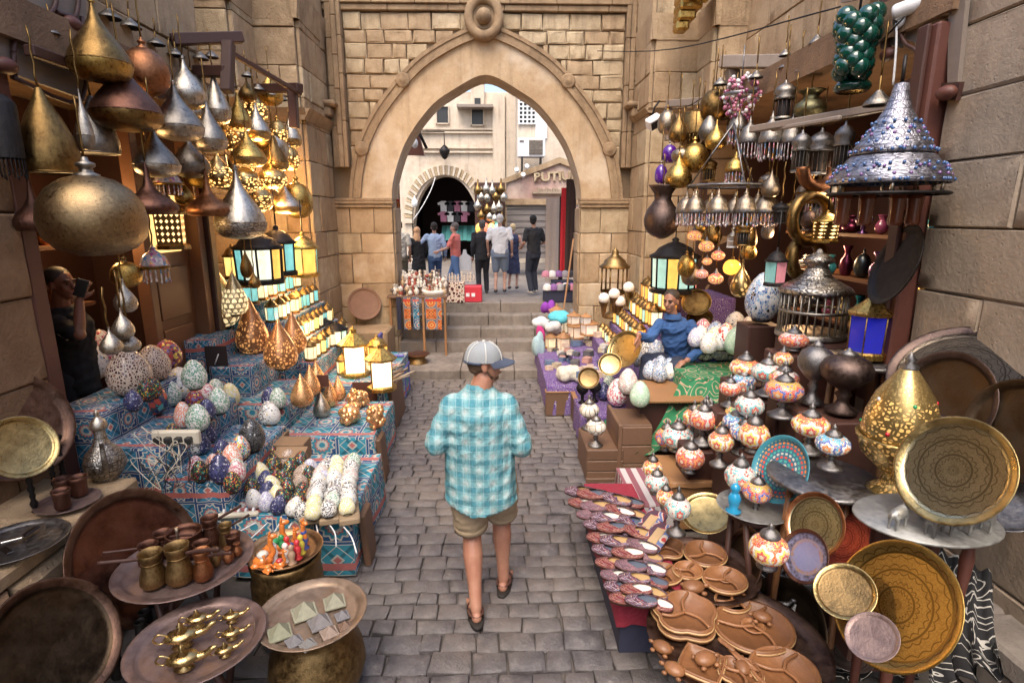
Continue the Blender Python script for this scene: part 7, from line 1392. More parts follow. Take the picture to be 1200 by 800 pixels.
for k in range(8):
    for j in range(9): u = j / 8 * pi; a = 2 * pi * (k + (j / 8 - .5) * .9) / 8; zf = .34 + .22 * sin(u); rf = .35 - .62 * (zf - .34); (bb if j % 3 else cc_).ball((cos(a) * W * rf, sin(a) * W * rf, Hh * zf), .012, 6, 4); zf2 = .03 + .14 * sin(u); (cc_ if j % 2 else bb).ball((cos(a) * W * (.52 - .5 * (zf2 - .02)), sin(a) * W * (.52 - .5 * (zf2 - .02)), Hh * zf2), .011, 6, 4)
O('blue_beads', bb.mesh('blue_beads', M['gloss']), t_, None, None, None, (.05, .12, .3)); O('violet_beads', cc_.mesh('violet_beads', M['gloss']), t_, None, None, None, (.2, .1, .28))
b = MB(); b.lathe([(W * .5, -.07), (W * .52, -.06), (W * .5, -.05), (W * .3, -.06), (0, -.06)], 32); O('lower_ring', b.mesh('lower_ring', M['iron']), t_)
for k in range(6): a = k * pi / 3; b = MB(); b.tube([(cos(a) * W * .46, sin(a) * W * .46, -.06), (cos(a) * W * .46, sin(a) * W * .46, .02)], .012); O('post', b.mesh('post', M['silver']), t_)
b = MB(); b.tube([(0, 0, Hh), (.0, 0, Hh + .16)], .012); O('rod', b.mesh('rod', M['iron']), t_)
for cx in (985, 1012, 1048, 1068): hang('cup', 'amber brown glass cylinder hanging under the beaded cone lamp', cx, 228, 264, 19, 3.75, 'amberdark', None, 'glass', 'amber glass cylinders', chain=.05, name='glass_cylinder')
def torus_thing(name, label, cat, cx, cy, w_, r, y, m, tilt=(pi / 2, 0, .3), a0=0, a1=2 * pi):
    p = aY(cx, cy, y); R_ = w_ * mpp(p) / 2; b = MB(); n = 28; b.tube([(cos(a0 + (a1 - a0) * k / n) * R_, sin(a0 + (a1 - a0) * k / n) * R_, 0) for k in range(n + 1)], r, 8); o = O(name, b.mesh(name, M[m]), None, p, tilt); lab(o, label, cat, None, cx)
torus_thing('brass_ring', 'wide brass ring dish hanging behind the lit basket', 'ring', 950, 256, 54, .05, 5.0, 'brass_dark'); torus_thing('brass_ring', 'lower dark brass ring hanging by the silver cage', 'ring', 945, 302, 44, .06, 5.1, 'brass_dark'); torus_thing('copper_horn', 'curved copper horn hanging under the minaret lamps', 'horn', 960, 196, 44, .055, 5.0, 'copper', (pi / 2, 0, .2), pi, 2 * pi)
lantern('yellow lit lattice basket in front of the brass ring', 966, 284, 30, 36, 0, [(1, .72, .1)], 6, 'pierced', 'brass_gold', GR, 4.9, .4)
lantern('large stained glass lantern in the shop corner', 788, 342, 54, 62, 0, [(.5, .62, .5), (.3, .5, .42), (.9, .5, .1), (.4, .6, .5), (.25, .45, .4)], 12, 'glow', 'iron', GR, 7.3, .5)
lantern('small pink and teal glass lantern over the blue egg', 907, 335, 24, 44, 0, [(.8, .3, .35), (.2, .5, .5)], 4, 'faint_glow', 'iron', GR, 4.9, .3)
stand('cage', 'big engraved silver birdcage lantern with domed roof', 962, 398, 79, 115, zx(962, 398, 2.75), 'silver_cage', 'silver_eng', 'lantern', None, None, 'cage_lantern')
lantern('brass framed lantern with deep blue glass', 1014, 418, 44, 78, zx(1014, 418, 2.72), [(.015, .02, .5)], 6, 'faint_glow', 'brass_gold', None, None, 0, 0, 'flat')
tb = aX(1010, 420, 2.72); b = MB(); b.lathe([(0, -.03), (.3, -.03), (.31, -.015), (.3, 0), (0, 0)], 24); t_ = O('round_table', None, None, tb); O('table_top', b.mesh('table_top', M['pewter']), t_); lab(t_, 'round pewter table under the blue glass lantern', 'table', None, 1010)
for k in range(4): a = k * pi / 2 + .4; b = MB(); b.tube([(cos(a) * .22, sin(a) * .22, -.03), (cos(a) * .26, sin(a) * .26, -tb.z)], .022); O('leg', b.mesh('leg', M['wood_bench']), t_)
t_ = O('side_cabinet', None, None, (2.75, 4.55, 0)); lab(t_, 'dark cabinet carrying the silver birdcage lantern', 'cabinet', None, 960); hz = zx(962, 398, 2.75) - .012; q = aX(962, 398, 2.75); t_.location = (q.x, q.y, 0); b = MB(); b.bbox((0, .05, hz / 2), (.5, .5, hz), .02); O('carcass', b.mesh('carcass', M['wood_dark']), t_); b = MB(); b.bbox((0, -.21, hz * .6), (.36, .03, hz * .5), .01); O('door', b.mesh('door', M['wood_red']), t_)
for i, z in enumerate((1.55, 2.0, 2.42)):
    s_ = O('shop_shelf', None); b = MB(); b.box((3.65, 5.3, z), (.5, 2.6, .03)); O('plank', b.mesh('plank', M['wood_door']), s_); w3 = ('lower', 'middle', 'upper')[i]; lab(s_, w3 + ' shelf inside the dark shop behind the cage lantern', 'shelf', None, 1000)
    for k in range(11):
        q = (3.5 + rg.uniform(-.06, .06), 4.15 + .23 * k, z + .015); c = rg.choice([(.22, .04, .1), (.05, .4, .45), (.7, .4, .05), (.5, .5, .5), (.2, .1, .3), (.1, .12, .13), (.6, .5, .2)]); m = rg.choice(['gloss', 'metalc', 'metalc', 'gloss'])
        place(rg.choice(['vase', 'urn', 'globe', 'pot', 'goblet', 'figure', 'cage']), 'small ornament on the %s shop shelf behind the cage lantern' % w3, 'ornament', q, rg.uniform(.1, .18), rg.uniform(.14, .3), m, None, 'ornaments on the shop shelves', c, proj_px(q)[0], 0, None, 0, 'ornament')
bulb(None, (3.3, 6.2, 2.3), 18, (1, .6, .3), .1, 'unseen_shop_light'); bulb(None, (3.1, 5.0, 2.9), 6, (1, .75, .5), .1, 'unseen_shop_light')
dbox('low purple cloth stand with trinket boxes beside the steps', .64, 1.1, 7.0, 9.3, .42, 'purple_cloth'); dbox('purple cloth step with small lit boxes', 1.1, 1.5, 6.7, 9.6, .56, 'purple_cloth'); dbox('purple cloth step in front of amber lantern rows', 1.5, 1.82, 7.1, 8.9, .74, 'purple_cloth')
for x0, x1, z, l in ((1.82, 2.03, .92, 'lowest'), (2.03, 2.25, 1.12, 'second'), (2.25, 2.47, 1.32, 'third'), (2.47, 3.2, 1.52, 'highest')): dbox('%s tier of amber lit lanterns beside the blue shirted vendor' % l, x0, x1, 7.35, 8.3 if x1 > 3 else 8.9, z, 'purple_cloth')
dbox('sloping purple cloth block with brass dishes', .95, 1.5, 6.0, 6.66, .36, 'purple_cloth'); dbox('low green cloth block under the big speckled eggs', 1.2, 1.62, 5.42, 5.95, .34, 'green_cloth'); dbox('carved dark table holding the cluster of blue white eggs', 1.45, 2.12, 5.45, 6.1, .72, 'inlay', drop=.0, inner='wood_dark'); dbox('green cloth table with the pale mosaic eggs', 2.0, 2.8, 5.65, 6.3, .92, 'green_cloth'); dbox('back stand for the largest mosaic eggs', 2.55, 3.3, 6.32, 6.9, 1.12, 'cloth_blue')
dbox('orange wooden bench with mosaic lamps', 1.42, 2.05, 4.2, 4.75, .45, 'wood_bench', drop=.06, inner='wood_bench', cat='bench'); dbox('wooden shelf under the tall mosaic lamps', 1.95, 2.75, 4.62, 5.3, .74, 'green_cloth', drop=.4, inner='wood_dark', cat='shelf'); dbox('red cloth table laid with embroidered shoes', .70, 1.1, 2.85, 4.2, .45, 'red_cloth', drop=.24, inner='navycloth')
dbox('striped cloth block at the end of the shoe table', 1.12, 1.5, 4.2, 4.9, .25, 'stripe_cloth'); dbox('dark support under wooden dish trays', 1.15, 1.6, 2.2, 3.4, .36, 'navycloth', reg=False)
t_ = O('table_board', None); b = MB(); b.bbox((1.78, 5.76, .74), (.74, .74, .03), .006); O('board', b.mesh('board', M['wood_bench']), t_); lab(t_, 'light wooden board under the blue white eggs', 'board', None, 780); BOXES.append((1.41, 2.15, 5.39, 6.13, .757))
t_ = O('wooden_crate', None); lab(t_, 'stepped brown wooden crate with two small white lamps', 'crate', None, 700)
for nm, c, d in (('plank', (1.06, 5.13, .055), (.36, .03, .105)), ('plank', (1.06, 5.127, .168), (.36, .03, .11)), ('plank', (1.06, 5.131, .283), (.36, .03, .11)), ('side_panel', (.89, 5.42, .17), (.03, .6, .34)), ('shelf', (1.06, 5.42, .32), (.33, .56, .03)), ('upright', (1.2, 5.42, .30), (.04, .62, .6)), ('plank', (1.36, 5.14, .09), (.32, .03, .18)), ('plank', (1.36, 5.137, .28), (.32, .03, .185)), ('plank', (1.36, 5.142, .475), (.32, .03, .19)), ('high_top', (1.36, 5.4, .57), (.32, .5, .03)), ('base_rail', (1.1, 5.11, .02), (.46, .04, .05))): b = MB(); b.bbox(c, d, .006); O(nm, b.mesh(nm, M['wood_crate']), t_)
for l, cx, bt, z in (('small white crackled lamp on the wooden crate, the front one', 699, 525, .335), ('small white crackled lamp on the wooden crate, the back one', 691, 505, .335)): stand('turk', l, cx, bt, 24, 45, z, 'crackle', None, 'lamp', None, None, 'table_lamp')
for cx, bt in ((683, 474), (697, 472), (690, 462)): stand('goblet', 'dark metal lamp top behind the wooden crate', cx, bt, 15, 30, .36, 'iron', None, 'lamp', 'dark metal lamp tops', None, 'metal_lamp')
tray('upright brass dish leaning near the vendor hand', 733, 410, 46, 36, 150, y=6.6, m='tray_brass', lip=.08); tray('round brass dish in the middle of the purple cloth', 715, 427, 27, 26, 110, y=6.45, m='tray_brass', lip=.08); tray('small dark brass mirror dish over the crate', 690, 443, 25, 25, 110, y=6.1, m='brasspot', lip=.1); tray('dark brass dish hanging behind the vendor', 816, 355, 34, 30, 100, y=6.95, m='brass_dark', lip=.08); tray('second dark dish below the one behind the vendor', 820, 374, 30, 22, 100, y=6.9, m='brass_dark', lip=.08)
AMB = [(1, .38, .06), (1, .55, .15), (.35, .55, .45), (1, .45, .1), (.9, .8, .5)]
row('small amber lit lantern in the lowest row', 1.93, .92, 7.42, 8.7, 8, .17, .27, AMB, 'amber lantern rows'); row('small amber lit lantern in the second row', 2.14, 1.12, 7.45, 8.7, 7, .2, .32, AMB[::-1], 'amber lantern rows'); row('amber lit lantern in the third row', 2.36, 1.32, 7.5, 8.7, 6, .22, .36, AMB, 'amber lantern rows'); row('amber and teal lantern in the highest row', 2.62, 1.52, 7.5, 8.2, 4, .24, .4, [(.8, .25, .2), (.1, .4, .4), (1, .45, .08)], 'amber lantern rows'); row('pale lit glass lantern on the purple step', 1.66, .74, 7.2, 8.6, 8, .13, .23, [(.9, .8, .55), (1, .6, .25), (.4, .6, .5)], 'pale lanterns on purple cloth')
bulb(None, (2.0, 7.6, 1.75), 6, (1, .55, .25), .12, 'lantern_light')
for i in range(64):
    cx, cy = 640 + 76 * rg.random(), 386 + 58 * rg.random(); z = topz(cx, cy); p = aZ(cx, cy, z); c = rg.choice([(.6, .56, .48), (.55, .3, .25), (.12, .18, .3), (.6, .6, .58), (.1, .1, .11), (.5, .42, .3), (.65, .5, .4)]); t_ = O('trinket_box', None, None, p, (0, 0, rg.uniform(0, 1.5))); d = rg.uniform(.07, .12); b = MB(); b.bbox((0, 0, d * .3), (d * 1.2, d, d * .6), .008); O('box', b.mesh('box', M['paint']), t_, None, None, None, c); b = MB(); b.bbox((0, 0, d * .68), (d * 1.24, d * 1.04, d * .16), .008); O('lid', b.mesh('lid', M['paint']), t_, None, None, None, [q * .7 for q in c]); lab(t_, 'small inlaid trinket box on the purple cloth', 'box', 'trinket boxes', cx); lab_group(t_, 'trinket boxes')
for cx, bt, w_, h_, c in ((664, 392, 20, 26, (1, .85, .6)), (652, 378, 18, 22, (.9, .75, .55)), (676, 396, 24, 22, (1, .75, .55)), (690, 392, 22, 20, (1, .8, .65)), (660, 412, 16, 26, (.9, .7, .5)), (645, 408, 14, 20, (1, .8, .5)), (672, 380, 16, 16, (.7, .6, .5)), (686, 380, 14, 14, (.6, .55, .5))): z = topz(cx, bt); lantern('pale lit paper box lamp among the trinket boxes', cx, bt, w_, h_, z, [c], 4, 'glowsoft', 'wood_bench', 'lit paper box lamps', None, 0, 0, 'flat', 'box_lamp', True, .3)
for i in range(26): cx, cy = 668 + 46 * rg.random(), 352 + 22 * rg.random(); stand('vase', 'tiny dark perfume bottle crowded beside the pier', cx, cy + 8, 8, 18, .58, 'faint_glow', None, 'bottle', 'perfume bottles', rg.choice([(.1, .12, .2), (.3, .3, .35), (.5, .5, .52), (.1, .25, .3), (.35, .15, .2)]), 'perfume_bottle')
for cx, bt, l in ((668, 446, 'white quilted bag of trinkets at the crate corner'),): p = aZ(cx, bt, .42); b = MB(); [b.ball((rg.uniform(-.13, .13), rg.uniform(-.1, .1), .06 + rg.uniform(0, .08)), .075, 8, 6) for k in range(26)]; o = O('white_bag', b.mesh('white_bag', M['cloth']), None, p, None, None, (.66, .62, .52)); lab(o, l, 'bag', None, cx)
for i, (x, y, l) in enumerate(((.78, 7.05, 'small brown wooden box at the front of the purple stand'), (.98, 6.75, 'dark brown wooden panel beside the purple cloth'))): t_ = O('wooden_box', None, None, (x, y, 0)); b = MB(); b.bbox((0, 0, .17), (.3 if i == 0 else .05, .12 if i == 0 else .6, .32), .008); O('box', b.mesh('box', M['wood_crate']), t_); b = MB(); b.bbox((0, 0, .335), (.32 if i == 0 else .06, .14 if i == 0 else .62, .02), .005); O('lid', b.mesh('lid', M['wood_bench']), t_); lab(t_, l, 'box', None, 640 + i)
for l, cx, bt, w_, h_, y, c in (('white plastic bundle lying on the steps', 633, 386, 28, 16, 9.6, (.62, .64, .66)), ('pale teal bag hanging at the edge of the purple stand', 629, 418, 18, 34, 8.9, (.35, .5, .55)), ('bright blue folded scarf near the bamboo pole', 656, 378, 30, 16, 9.4, (.1, .5, .62)), ('purple folded scarf by the top of the steps', 642, 368, 18, 18, 10.0, (.25, .04, .4)), ('magenta bag hanging beside the steps', 634, 402, 10, 24, 9.2, (.5, .03, .2)), ('white cloth bundle under the bamboo pole', 648, 392, 24, 18, 9.2, (.66, .64, .62))):
    p = aY(cx, bt, y); s = mpp(p); b = MB(); W, Hh = w_ * s, h_ * s
    for k in range(9): b.ball((rg.uniform(-.3, .3) * W, rg.uniform(-.1, .1), Hh * rg.uniform(.3, .62)), (W * .26, W * .22, Hh * .33), 10, 7)
    o = O('cloth_bundle', smoothed(b, 'cloth_bundle', M['cloth'], max(.012, W * .05), 3), None, p, None, None, c); lab(o, l, 'bundle', None, cx)
q = aY(656, 350, 11.0); t_ = O('hat_stand', None, None, (q.x, 11.15, .93)); b = MB(); b.bbox((0, 0, .12), (.62, .5, .24), .01); O('block', b.mesh('block', M['navycloth']), t_); b = MB(); b.bbox((.08, .15, .3), (.45, .25, .2), .01); O('block', b.mesh('block', M['navycloth']), t_); lab(t_, 'dark cloth covered stand stacked with knitted hats in the arch', 'display stand', None, 656)
for i in range(15):
    x, y, z = q.x - .26 + .13 * (i % 5), 10.95 + .17 * (i // 5), 1.17 + (.0, .0, .23)[i // 5]; w3, c = ((('white', (.66, .64, .62)), ('grey', (.28, .26, .28)), ('pink', (.5, .2, .27)), ('violet', (.22, .1, .28)), ('black', (.03, .03, .04))))[(i * 3 + i // 5) % 5]
    b = MB(); b.lathe([(.088, 0), (.09, .02), (.088, .045), (.078, .085), (.05, .115), (.015, .125), (0, .125)], 12); o = O('knitted_hat', b.mesh('knitted_hat', M['cloth']), None, (x, y, z), None, None, c); lab(o, w3 + ' knitted hat on the stand beside the arch jamb', 'hat', 'knitted hats', proj_px((x, y, z))[0]); lab_group(o, 'knitted hats')
tube_thing('bamboo_pole', 'thin bamboo pole leaning at the arch jamb', 'pole', [aY(656, 392, 9.3), aY(663, 345, 9.6), aY(672, 280, 9.9)], .016, 'wood_bench')
q = aY(718, 372, 8.85); stl = O('standing_lantern', None, None, q); lab(stl, 'tall brass standing lantern with four white globes beside the pier', 'lantern', None, 718); s = mpp(q)
b = MB(); b.lathe([(.16, 0), (.17, .03), (.07, .1), (.06, .3), (.1, .36), (.2, .4), (.22, .44)], 16); O('stem', b.mesh('stem', M['brasspot']), stl)
b = MB(); [b.tube([(cos(a) * .2, sin(a) * .2, .42), (cos(a) * .2, sin(a) * .2, .8)], .014) for a in [k * pi / 3 for k in range(6)]]; O('posts', b.mesh('posts', M['brasspot']), stl); b = MB(); b.lathe([(.24, .8), (.25, .83), (.18, .88), (.17, .92), (.09, .98), (.05, 1.02), (.06, 1.06), (.02, 1.1), (0, 1.14)], 12); O('roof', b.mesh('roof', M['brasspot']), stl)
for k, (dx, dz) in enumerate(((-.2, .35), (-.04, .42), (.18, .52), (.05, .3))): b = MB(); b.ball((dx, -.24, dz), .09, 12, 8); O('white_globe', b.mesh('white_globe', M['opal']), stl); b = MB(); b.lathe([(.02, -.3), (.05, -.12), (.08, -.06)], 10, Matrix.Translation((dx, -.24, dz))); O('cup', b.mesh('cup', M['brasspot']), stl)
GE2 = 'mosaic egg lamps around the seated vendor'
for m, l, cx, bt, w_, h_ in (('redwhite', 'red and white mosaic egg right beside the vendor', 825, 401, 22, 28), ('bluewhite', 'large blue white dotted egg in the back row', 840, 408, 24, 32), ('swirl', 'red and turquoise patched mosaic egg', 852, 412, 24, 34), ('palegreen', 'large pale green mosaic egg in the back row', 865, 418, 27, 36), ('white', 'grey white glass egg standing highest', 864, 390, 24, 25), ('pinkgrey', 'pinkish mosaic egg between grey and white ones', 878, 396, 18, 26), ('white', 'large white dotted mosaic egg on blue block', 889, 409, 28, 36), ('bluewhite', 'tallest oval mosaic egg with blue speckles', 897, 378, 40, 60),
 ('pinkgrey', 'big pale pink mosaic egg near the crate', 737, 464, 24, 32), ('palegreen', 'big green mosaic egg with pink star near the crate', 751, 479, 24, 32), ('redwhite', 'pink and teal speckled egg lying by the crate', 725, 478, 26, 34), ('green', 'white and green speckled egg behind the crate', 715, 466, 20, 26), ('navy', 'dark blue egg behind the crate', 708, 470, 16, 22)):
    z = zx(897, 378, 2.6) if h_ == 60 else None
    (stand('egg', l, cx, bt, w_, h_, z, MO[m], None, 'egg lamp', GE2, None, 'mosaic_egg') if z else on('egg', l, cx, bt, w_, h_, MO[m], None, cat='egg lamp', group=GE2, name='mosaic_egg'))
q = aX(897, 380, 2.6); t_ = O('egg_plinth', None, None, (q.x, q.y + .12, 0)); b = MB(); b.bbox((0, 0, (q.z - .01) / 2), (.34, .3, q.z - .02), .01); O('plinth', b.mesh('plinth', M['wood_dark']), t_); lab(t_, 'dark plinth under the tallest oval egg', 'plinth', None, 897)
for i, (cx, bt, m, w_) in enumerate(((748, 430, 'bluewhite', 15), (757, 434, 'speck', 16), (760, 420, 'speck', 18), (768, 438, 'lilac', 14), (770, 424, 'bluewhite', 20), (775, 440, 'bluewhite', 18), (785, 440, 'bluewhite', 16), (778, 412, 'multi', 20), (790, 420, 'bluewhite', 20), (795, 432, 'palegreen', 22), (797, 414, 'speck', 20), (808, 424, 'white', 22), (763, 446, 'bluewhite', 18), (774, 449, 'bluewhite', 18), (786, 446, 'white', 16), (789, 405, 'yellow', 18), (773, 413, 'palegreen', 18))):
    stand('egg', {'bluewhite': 'blue and white', 'speck': 'black and white', 'lilac': 'lilac', 'multi': 'many coloured', 'palegreen': 'pale green', 'white': 'white', 'yellow': 'yellow striped'}[m] + ' small egg in the cluster on the light board', cx, bt, w_, w_ * 1.3, .757, MO[m], None, 'egg lamp', 'small mosaic eggs on the board', None, 'mosaic_egg')
for i, (cx, bt, m, w_) in enumerate(((812, 420, 'bluewhite', 22), (822, 408, 'white', 20), (828, 424, 'speck', 24), (838, 410, 'yellow', 20), (845, 424, 'lilac', 26), (832, 416, 'white', 20), (816, 408, 'lilac', 18), (846, 412, 'white', 18), (855, 424, 'bluewhite', 22))): on('egg', {'bluewhite': 'blue and white', 'speck': 'black and white', 'lilac': 'pale lilac', 'white': 'white', 'yellow': 'pale yellow'}[m] + ' egg on the green cloth table', cx, bt, w_, w_ * 1.35, MO[m], None, cat='egg lamp', group=GE2, name='mosaic_egg')
def drape(label, top0, top1, bot0, bot1, m, amp=.05, n=16, r_=10, name='draped_cloth'):
    b = MB(); R = []
    for i in range(r_ + 1):
        v = i / r_; a = Vector(top0).lerp(Vector(bot0), v); c = Vector(top1).lerp(Vector(bot1), v); sag = Vector((0, 0, -.10 * sin(pi * v)))
        R.append([a.lerp(c, j / n) + sag + Vector((0, -amp * sin(j * 1.3 + v * 3) * v, amp * .6 * sin(j * 1.7 + 1))) for j in range(n + 1)])
    L1 = (Vector(top1) - Vector(top0)).length; L2 = (Vector(bot0) - Vector(top0)).length; b.rings(R, closed=False, uvs=[L2 * i / r_ for i in range(r_ + 1)]); b.rings([[p + Vector((0, .008, -.008)) for p in r] for r in R], closed=False, uvs=[L2 * i / r_ for i in range(r_ + 1)])
    for f in range(len(b.uv)): b.uv[f] = [(u * L1, v) for u, v in b.uv[f]]
    o = O(name, b.mesh(name, M[m]), None); lab(o, label, 'cloth', None, proj_px(top0)[0])
drape('green patterned cloth falling in folds below the eggs', (1.95, 5.64, .90), (2.7, 5.64, .90), (1.35, 5.1, .28), (2.15, 5.0, .5), 'green_cloth')
drape('red and white scarf draped among mosaic lamps', aZ(842, 478, .7), aZ(878, 520, .62), aZ(838, 520, .5), aZ(870, 560, .47), 'keffiyeh', .03)
drape('black cloth with white arabesque hanging in the near corner', aX(1085, 636, 2.4), aX(1162, 672, 2.56), aX(1092, 808, 1.95), aX(1182, 782, 2.2), 'arab_cloth', .04)
drape('black arabesque cloth spread under the leaning plates', aZ(870, 640, .2), aZ(1090, 700, .2), aZ(900, 790, .06), aZ(1080, 800, .06), 'arab_cloth', .02)
for k, m, l, cx, bt, w_, h_, x in (
 ('turkbowl', 'orange', 'orange star mosaic lamp at the back beside the green cloth', 877, 448, 37, 40, 2.2), ('turk', 'white', 'white floral mosaic lamp behind the blue and orange lamp', 902, 466, 37, 56, 2.2), ('turk', 'multi', 'large many coloured mosaic lamp on the shelf', 922, 492, 44, 64, 2.05), ('turkball', 'orange', 'orange and white mosaic ball beside the dark goblet', 920, 433, 23, 30, 2.3), ('turkbowl', 'redw', 'red and yellow mosaic bowl lamp under silver cage', 934, 412, 34, 34, 2.45), ('turk', 'white', 'white dotted mosaic lamp with metal foot in the middle', 880, 508, 34, 60, 1.85), ('turk', 'redw', 'small cream mosaic lamp left of the dotted white lamp', 857, 478, 26, 42, 1.9),
 ('turk', 'redw', 'red and white striped mosaic lamp above the bench', 826, 524, 34, 60, 1.72), ('turk', 'orange', 'orange striped mosaic lamp at the back of the bench', 814, 516, 26, 50, 1.75), ('turkbowl', 'white', 'wide white mosaic lamp at the end of the bench', 797, 532, 38, 44, 1.62), ('turkbowl', 'multi', 'yellow and white mosaic lamp beside the wide white lamp', 783, 530, 28, 40, 1.6), ('turk', 'orange', 'orange and white mosaic lamp on metal foot', 846, 549, 30, 58, 1.62), ('turkbowl', 'redw', 'red floral mosaic lamp on the bench front', 811, 557, 34, 46, 1.55), ('turkbowl', 'white', 'white beaded lamp between bench and blue plate', 870, 582, 36, 52, 1.55),
 ('turkbowl', 'orange', 'orange swirl mosaic lamp on the striped cloth', 766, 565, 24, 36, 1.25), ('turkbowl', 'white', 'blue and white flowered lamp on the striped cloth', 771, 582, 28, 36, 1.2), ('turkbowl', 'orange', 'small orange mosaic lamp above the white beaded lamp', 781, 598, 22, 34, 1.2), ('turk', 'white', 'round white beaded lamp beside the embroidered shoes', 795, 630, 31, 62, 1.12), ('turk', 'multi', 'yellow mosaic lamp with green flower on pewter tray', 889, 609, 35, 58, 1.6), ('turkbowl', 'orange', 'large orange mosaic lamp standing near the black cloth', 905, 672, 46, 58, 1.4),
 ('turk', 'orange', 'red and violet mosaic lamp on the round dark table', 953, 534, 43, 64, 1.98), ('turk', 'blue', 'blue and red mosaic lamp on the round dark table', 979, 553, 39, 58, 1.9)):
    stand(k, l, cx, bt, w_, h_, zx(cx, bt, x), TK[m], None, 'mosaic lamp', 'mosaic glass table lamps', None, 'mosaic_lamp')
q = aX(966, 556, 1.93); t_ = O('round_table', None, None, q); b = MB(); b.lathe([(0, -.035), (.3, -.035), (.315, -.02), (.3, -.006), (0, -.006)], 28); O('table_top', b.mesh('table_top', M['pewter']), t_); [O('leg', MB().tube([(cos(a) * .2, sin(a) * .2, -.03), (cos(a) * .24, sin(a) * .24, -q.z)], .022).mesh('leg', M['wood_carved']), t_) for a in (0, 1.6, 3.2, 4.8)]; lab(t_, 'round dark metal table with two mosaic lamps', 'table', None, 966)
for i in range(16):
    px, py, x = ((848 + 34 * rg.random(), 500 + 38 * rg.random(), 1.75 + .2 * rg.random()) if i < 8 else (858 + 60 * rg.random(), 455 + 25 * rg.random(), 2.15) if i < 12 else (800 + 50 * rg.random(), 500 + 20 * rg.random(), 1.8)); m = rg.choice(['orange', 'multi', 'redw', 'blue', 'green', 'white']); p = aX(px, py, x); place(rg.choice(['turk', 'turkbowl', 'turkbowl']), {'orange': 'orange', 'multi': 'many coloured', 'redw': 'red and white', 'blue': 'blue', 'green': 'green', 'white': 'white'}[m] + ' mosaic lamp crowded among larger ones', 'mosaic lamp', p, .21, .3, TK[m], None, 'mosaic glass table lamps', None, px, py, None, 0, 'mosaic_lamp')
    t_ = O('support_block', None, None, (p.x, p.y, 0)); b = MB(); b.bbox((0, 0, p.z / 2 - .004), (.14, .14, p.z - .008), .008); O('block', b.mesh('block', M['wood_dark']), t_); lab(t_, 'dark block carrying a crowded mosaic lamp', 'block', 'wooden blocks under lamps', px); lab_group(t_, 'wooden blocks under lamps')
for i, (cx, bt, x, w_) in enumerate(((877, 448, 2.2, .3), (902, 468, 2.2, .3), (934, 414, 2.45, .3), (920, 436, 2.3, .2), (857, 480, 1.9, .25), (880, 510, 1.85, .3), (826, 526, 1.72, .3), (957, 478, 2.25, .3), (995, 490, 2.35, .4))): q = aX(cx, bt, x); t_ = O('support_block', None, None, (q.x, q.y + w_ * .35, 0)); b = MB(); b.bbox((0, 0, q.z / 2 - .006), (w_, w_, q.z - .012), .01); O('block', b.mesh('block', M['wood_dark']), t_); lab(t_, 'wooden block carrying a lamp in the crowded display', 'block', 'wooden blocks under lamps', cx); lab_group(t_, 'wooden blocks under lamps')
stand('goblet', 'tall dark pierced metal ball lamp on a foot', 957, 476, 40, 82, zx(957, 476, 2.25), 'pewter', 'pewter', 'lamp', None, None, 'metal_lamp'); stand('goblet', 'broad dark domed metal censer beside the pierced brass cone', 996, 488, 58, 84, zx(996, 488, 2.35), 'iron_warm', 'pewter', 'censer', None, None, 'metal_censer')
q = aX(1042, 578, 2.2); t_ = O('pierced_brass_lamp', None, None, q); s = mpp(q); W = 84 * s; lab(t_, 'large pierced brass cone lamp with red and green gems on a brass bowl', 'lamp', None, 1045)
b = MB(); b.lathe([(W * .28, 0), (W * .3, .02), (W * .15, .07), (W * .12, .12), (W * .25, .17), (W * .42, .24), (W * .5, .33), (W * .51, .35), (W * .48, .35), (W * .4, .27), (0, .25)], 32); O('bowl', b.mesh('bowl', M['open_brassbig']), t_)
Hc = aY(1052, 412, q.y).z - q.z; b = MB(); b.lathe([(W * .3, .27), (W * .42, .31), (W * .46, .38), (W * .43, .47), (W * .34, .58), (W * .2, .74 * Hc + .06), (W * .08, Hc * .9)], 32); O('cone', b.mesh('cone', M['open_brassbig']), t_); b = MB(); b.lathe([(W * .1, Hc * .88), (W * .11, Hc * .9), (W * .05, Hc * .93), (W * .07, Hc * .95), (0, Hc)], 14); O('finial', b.mesh('finial', M['pewter']), t_)
for k in range(10): a = k * .63; z, r_ = ((.40, .447), (.56, .345))[k % 2]; b = MB(); b.ball((cos(a) * W * r_, sin(a) * W * r_, z), .012, 8, 6); O('gem', b.mesh('gem', M['gloss']), t_, None, None, None, ((.5, .02, .03), (.02, .3, .1), (.6, .6, .6))[k % 3])
t_ = O('plinth', None, None, (q.x, q.y, 0)); b = MB(); b.bbox((0, .04, q.z / 2 - .01), (.42, .42, q.z - .02), .02); O('plinth', b.mesh('plinth', M['wood_dark']), t_); lab(t_, 'dark plinth under the pierced brass cone lamp', 'plinth', None, 1042)
def trx(l, cx, cy, A, B, phi, x, m, m2=None, **k): return tray(l, cx, cy, A, B, phi, y=aX(cx, cy, x).y, m=m, m2=m2, **k)
trx('brass tray with engraved rim held upright over the metal animals', 1117, 551, 128, 108, 150, 2.02, 'disc_pale', 'tray_brass', lip=.04)
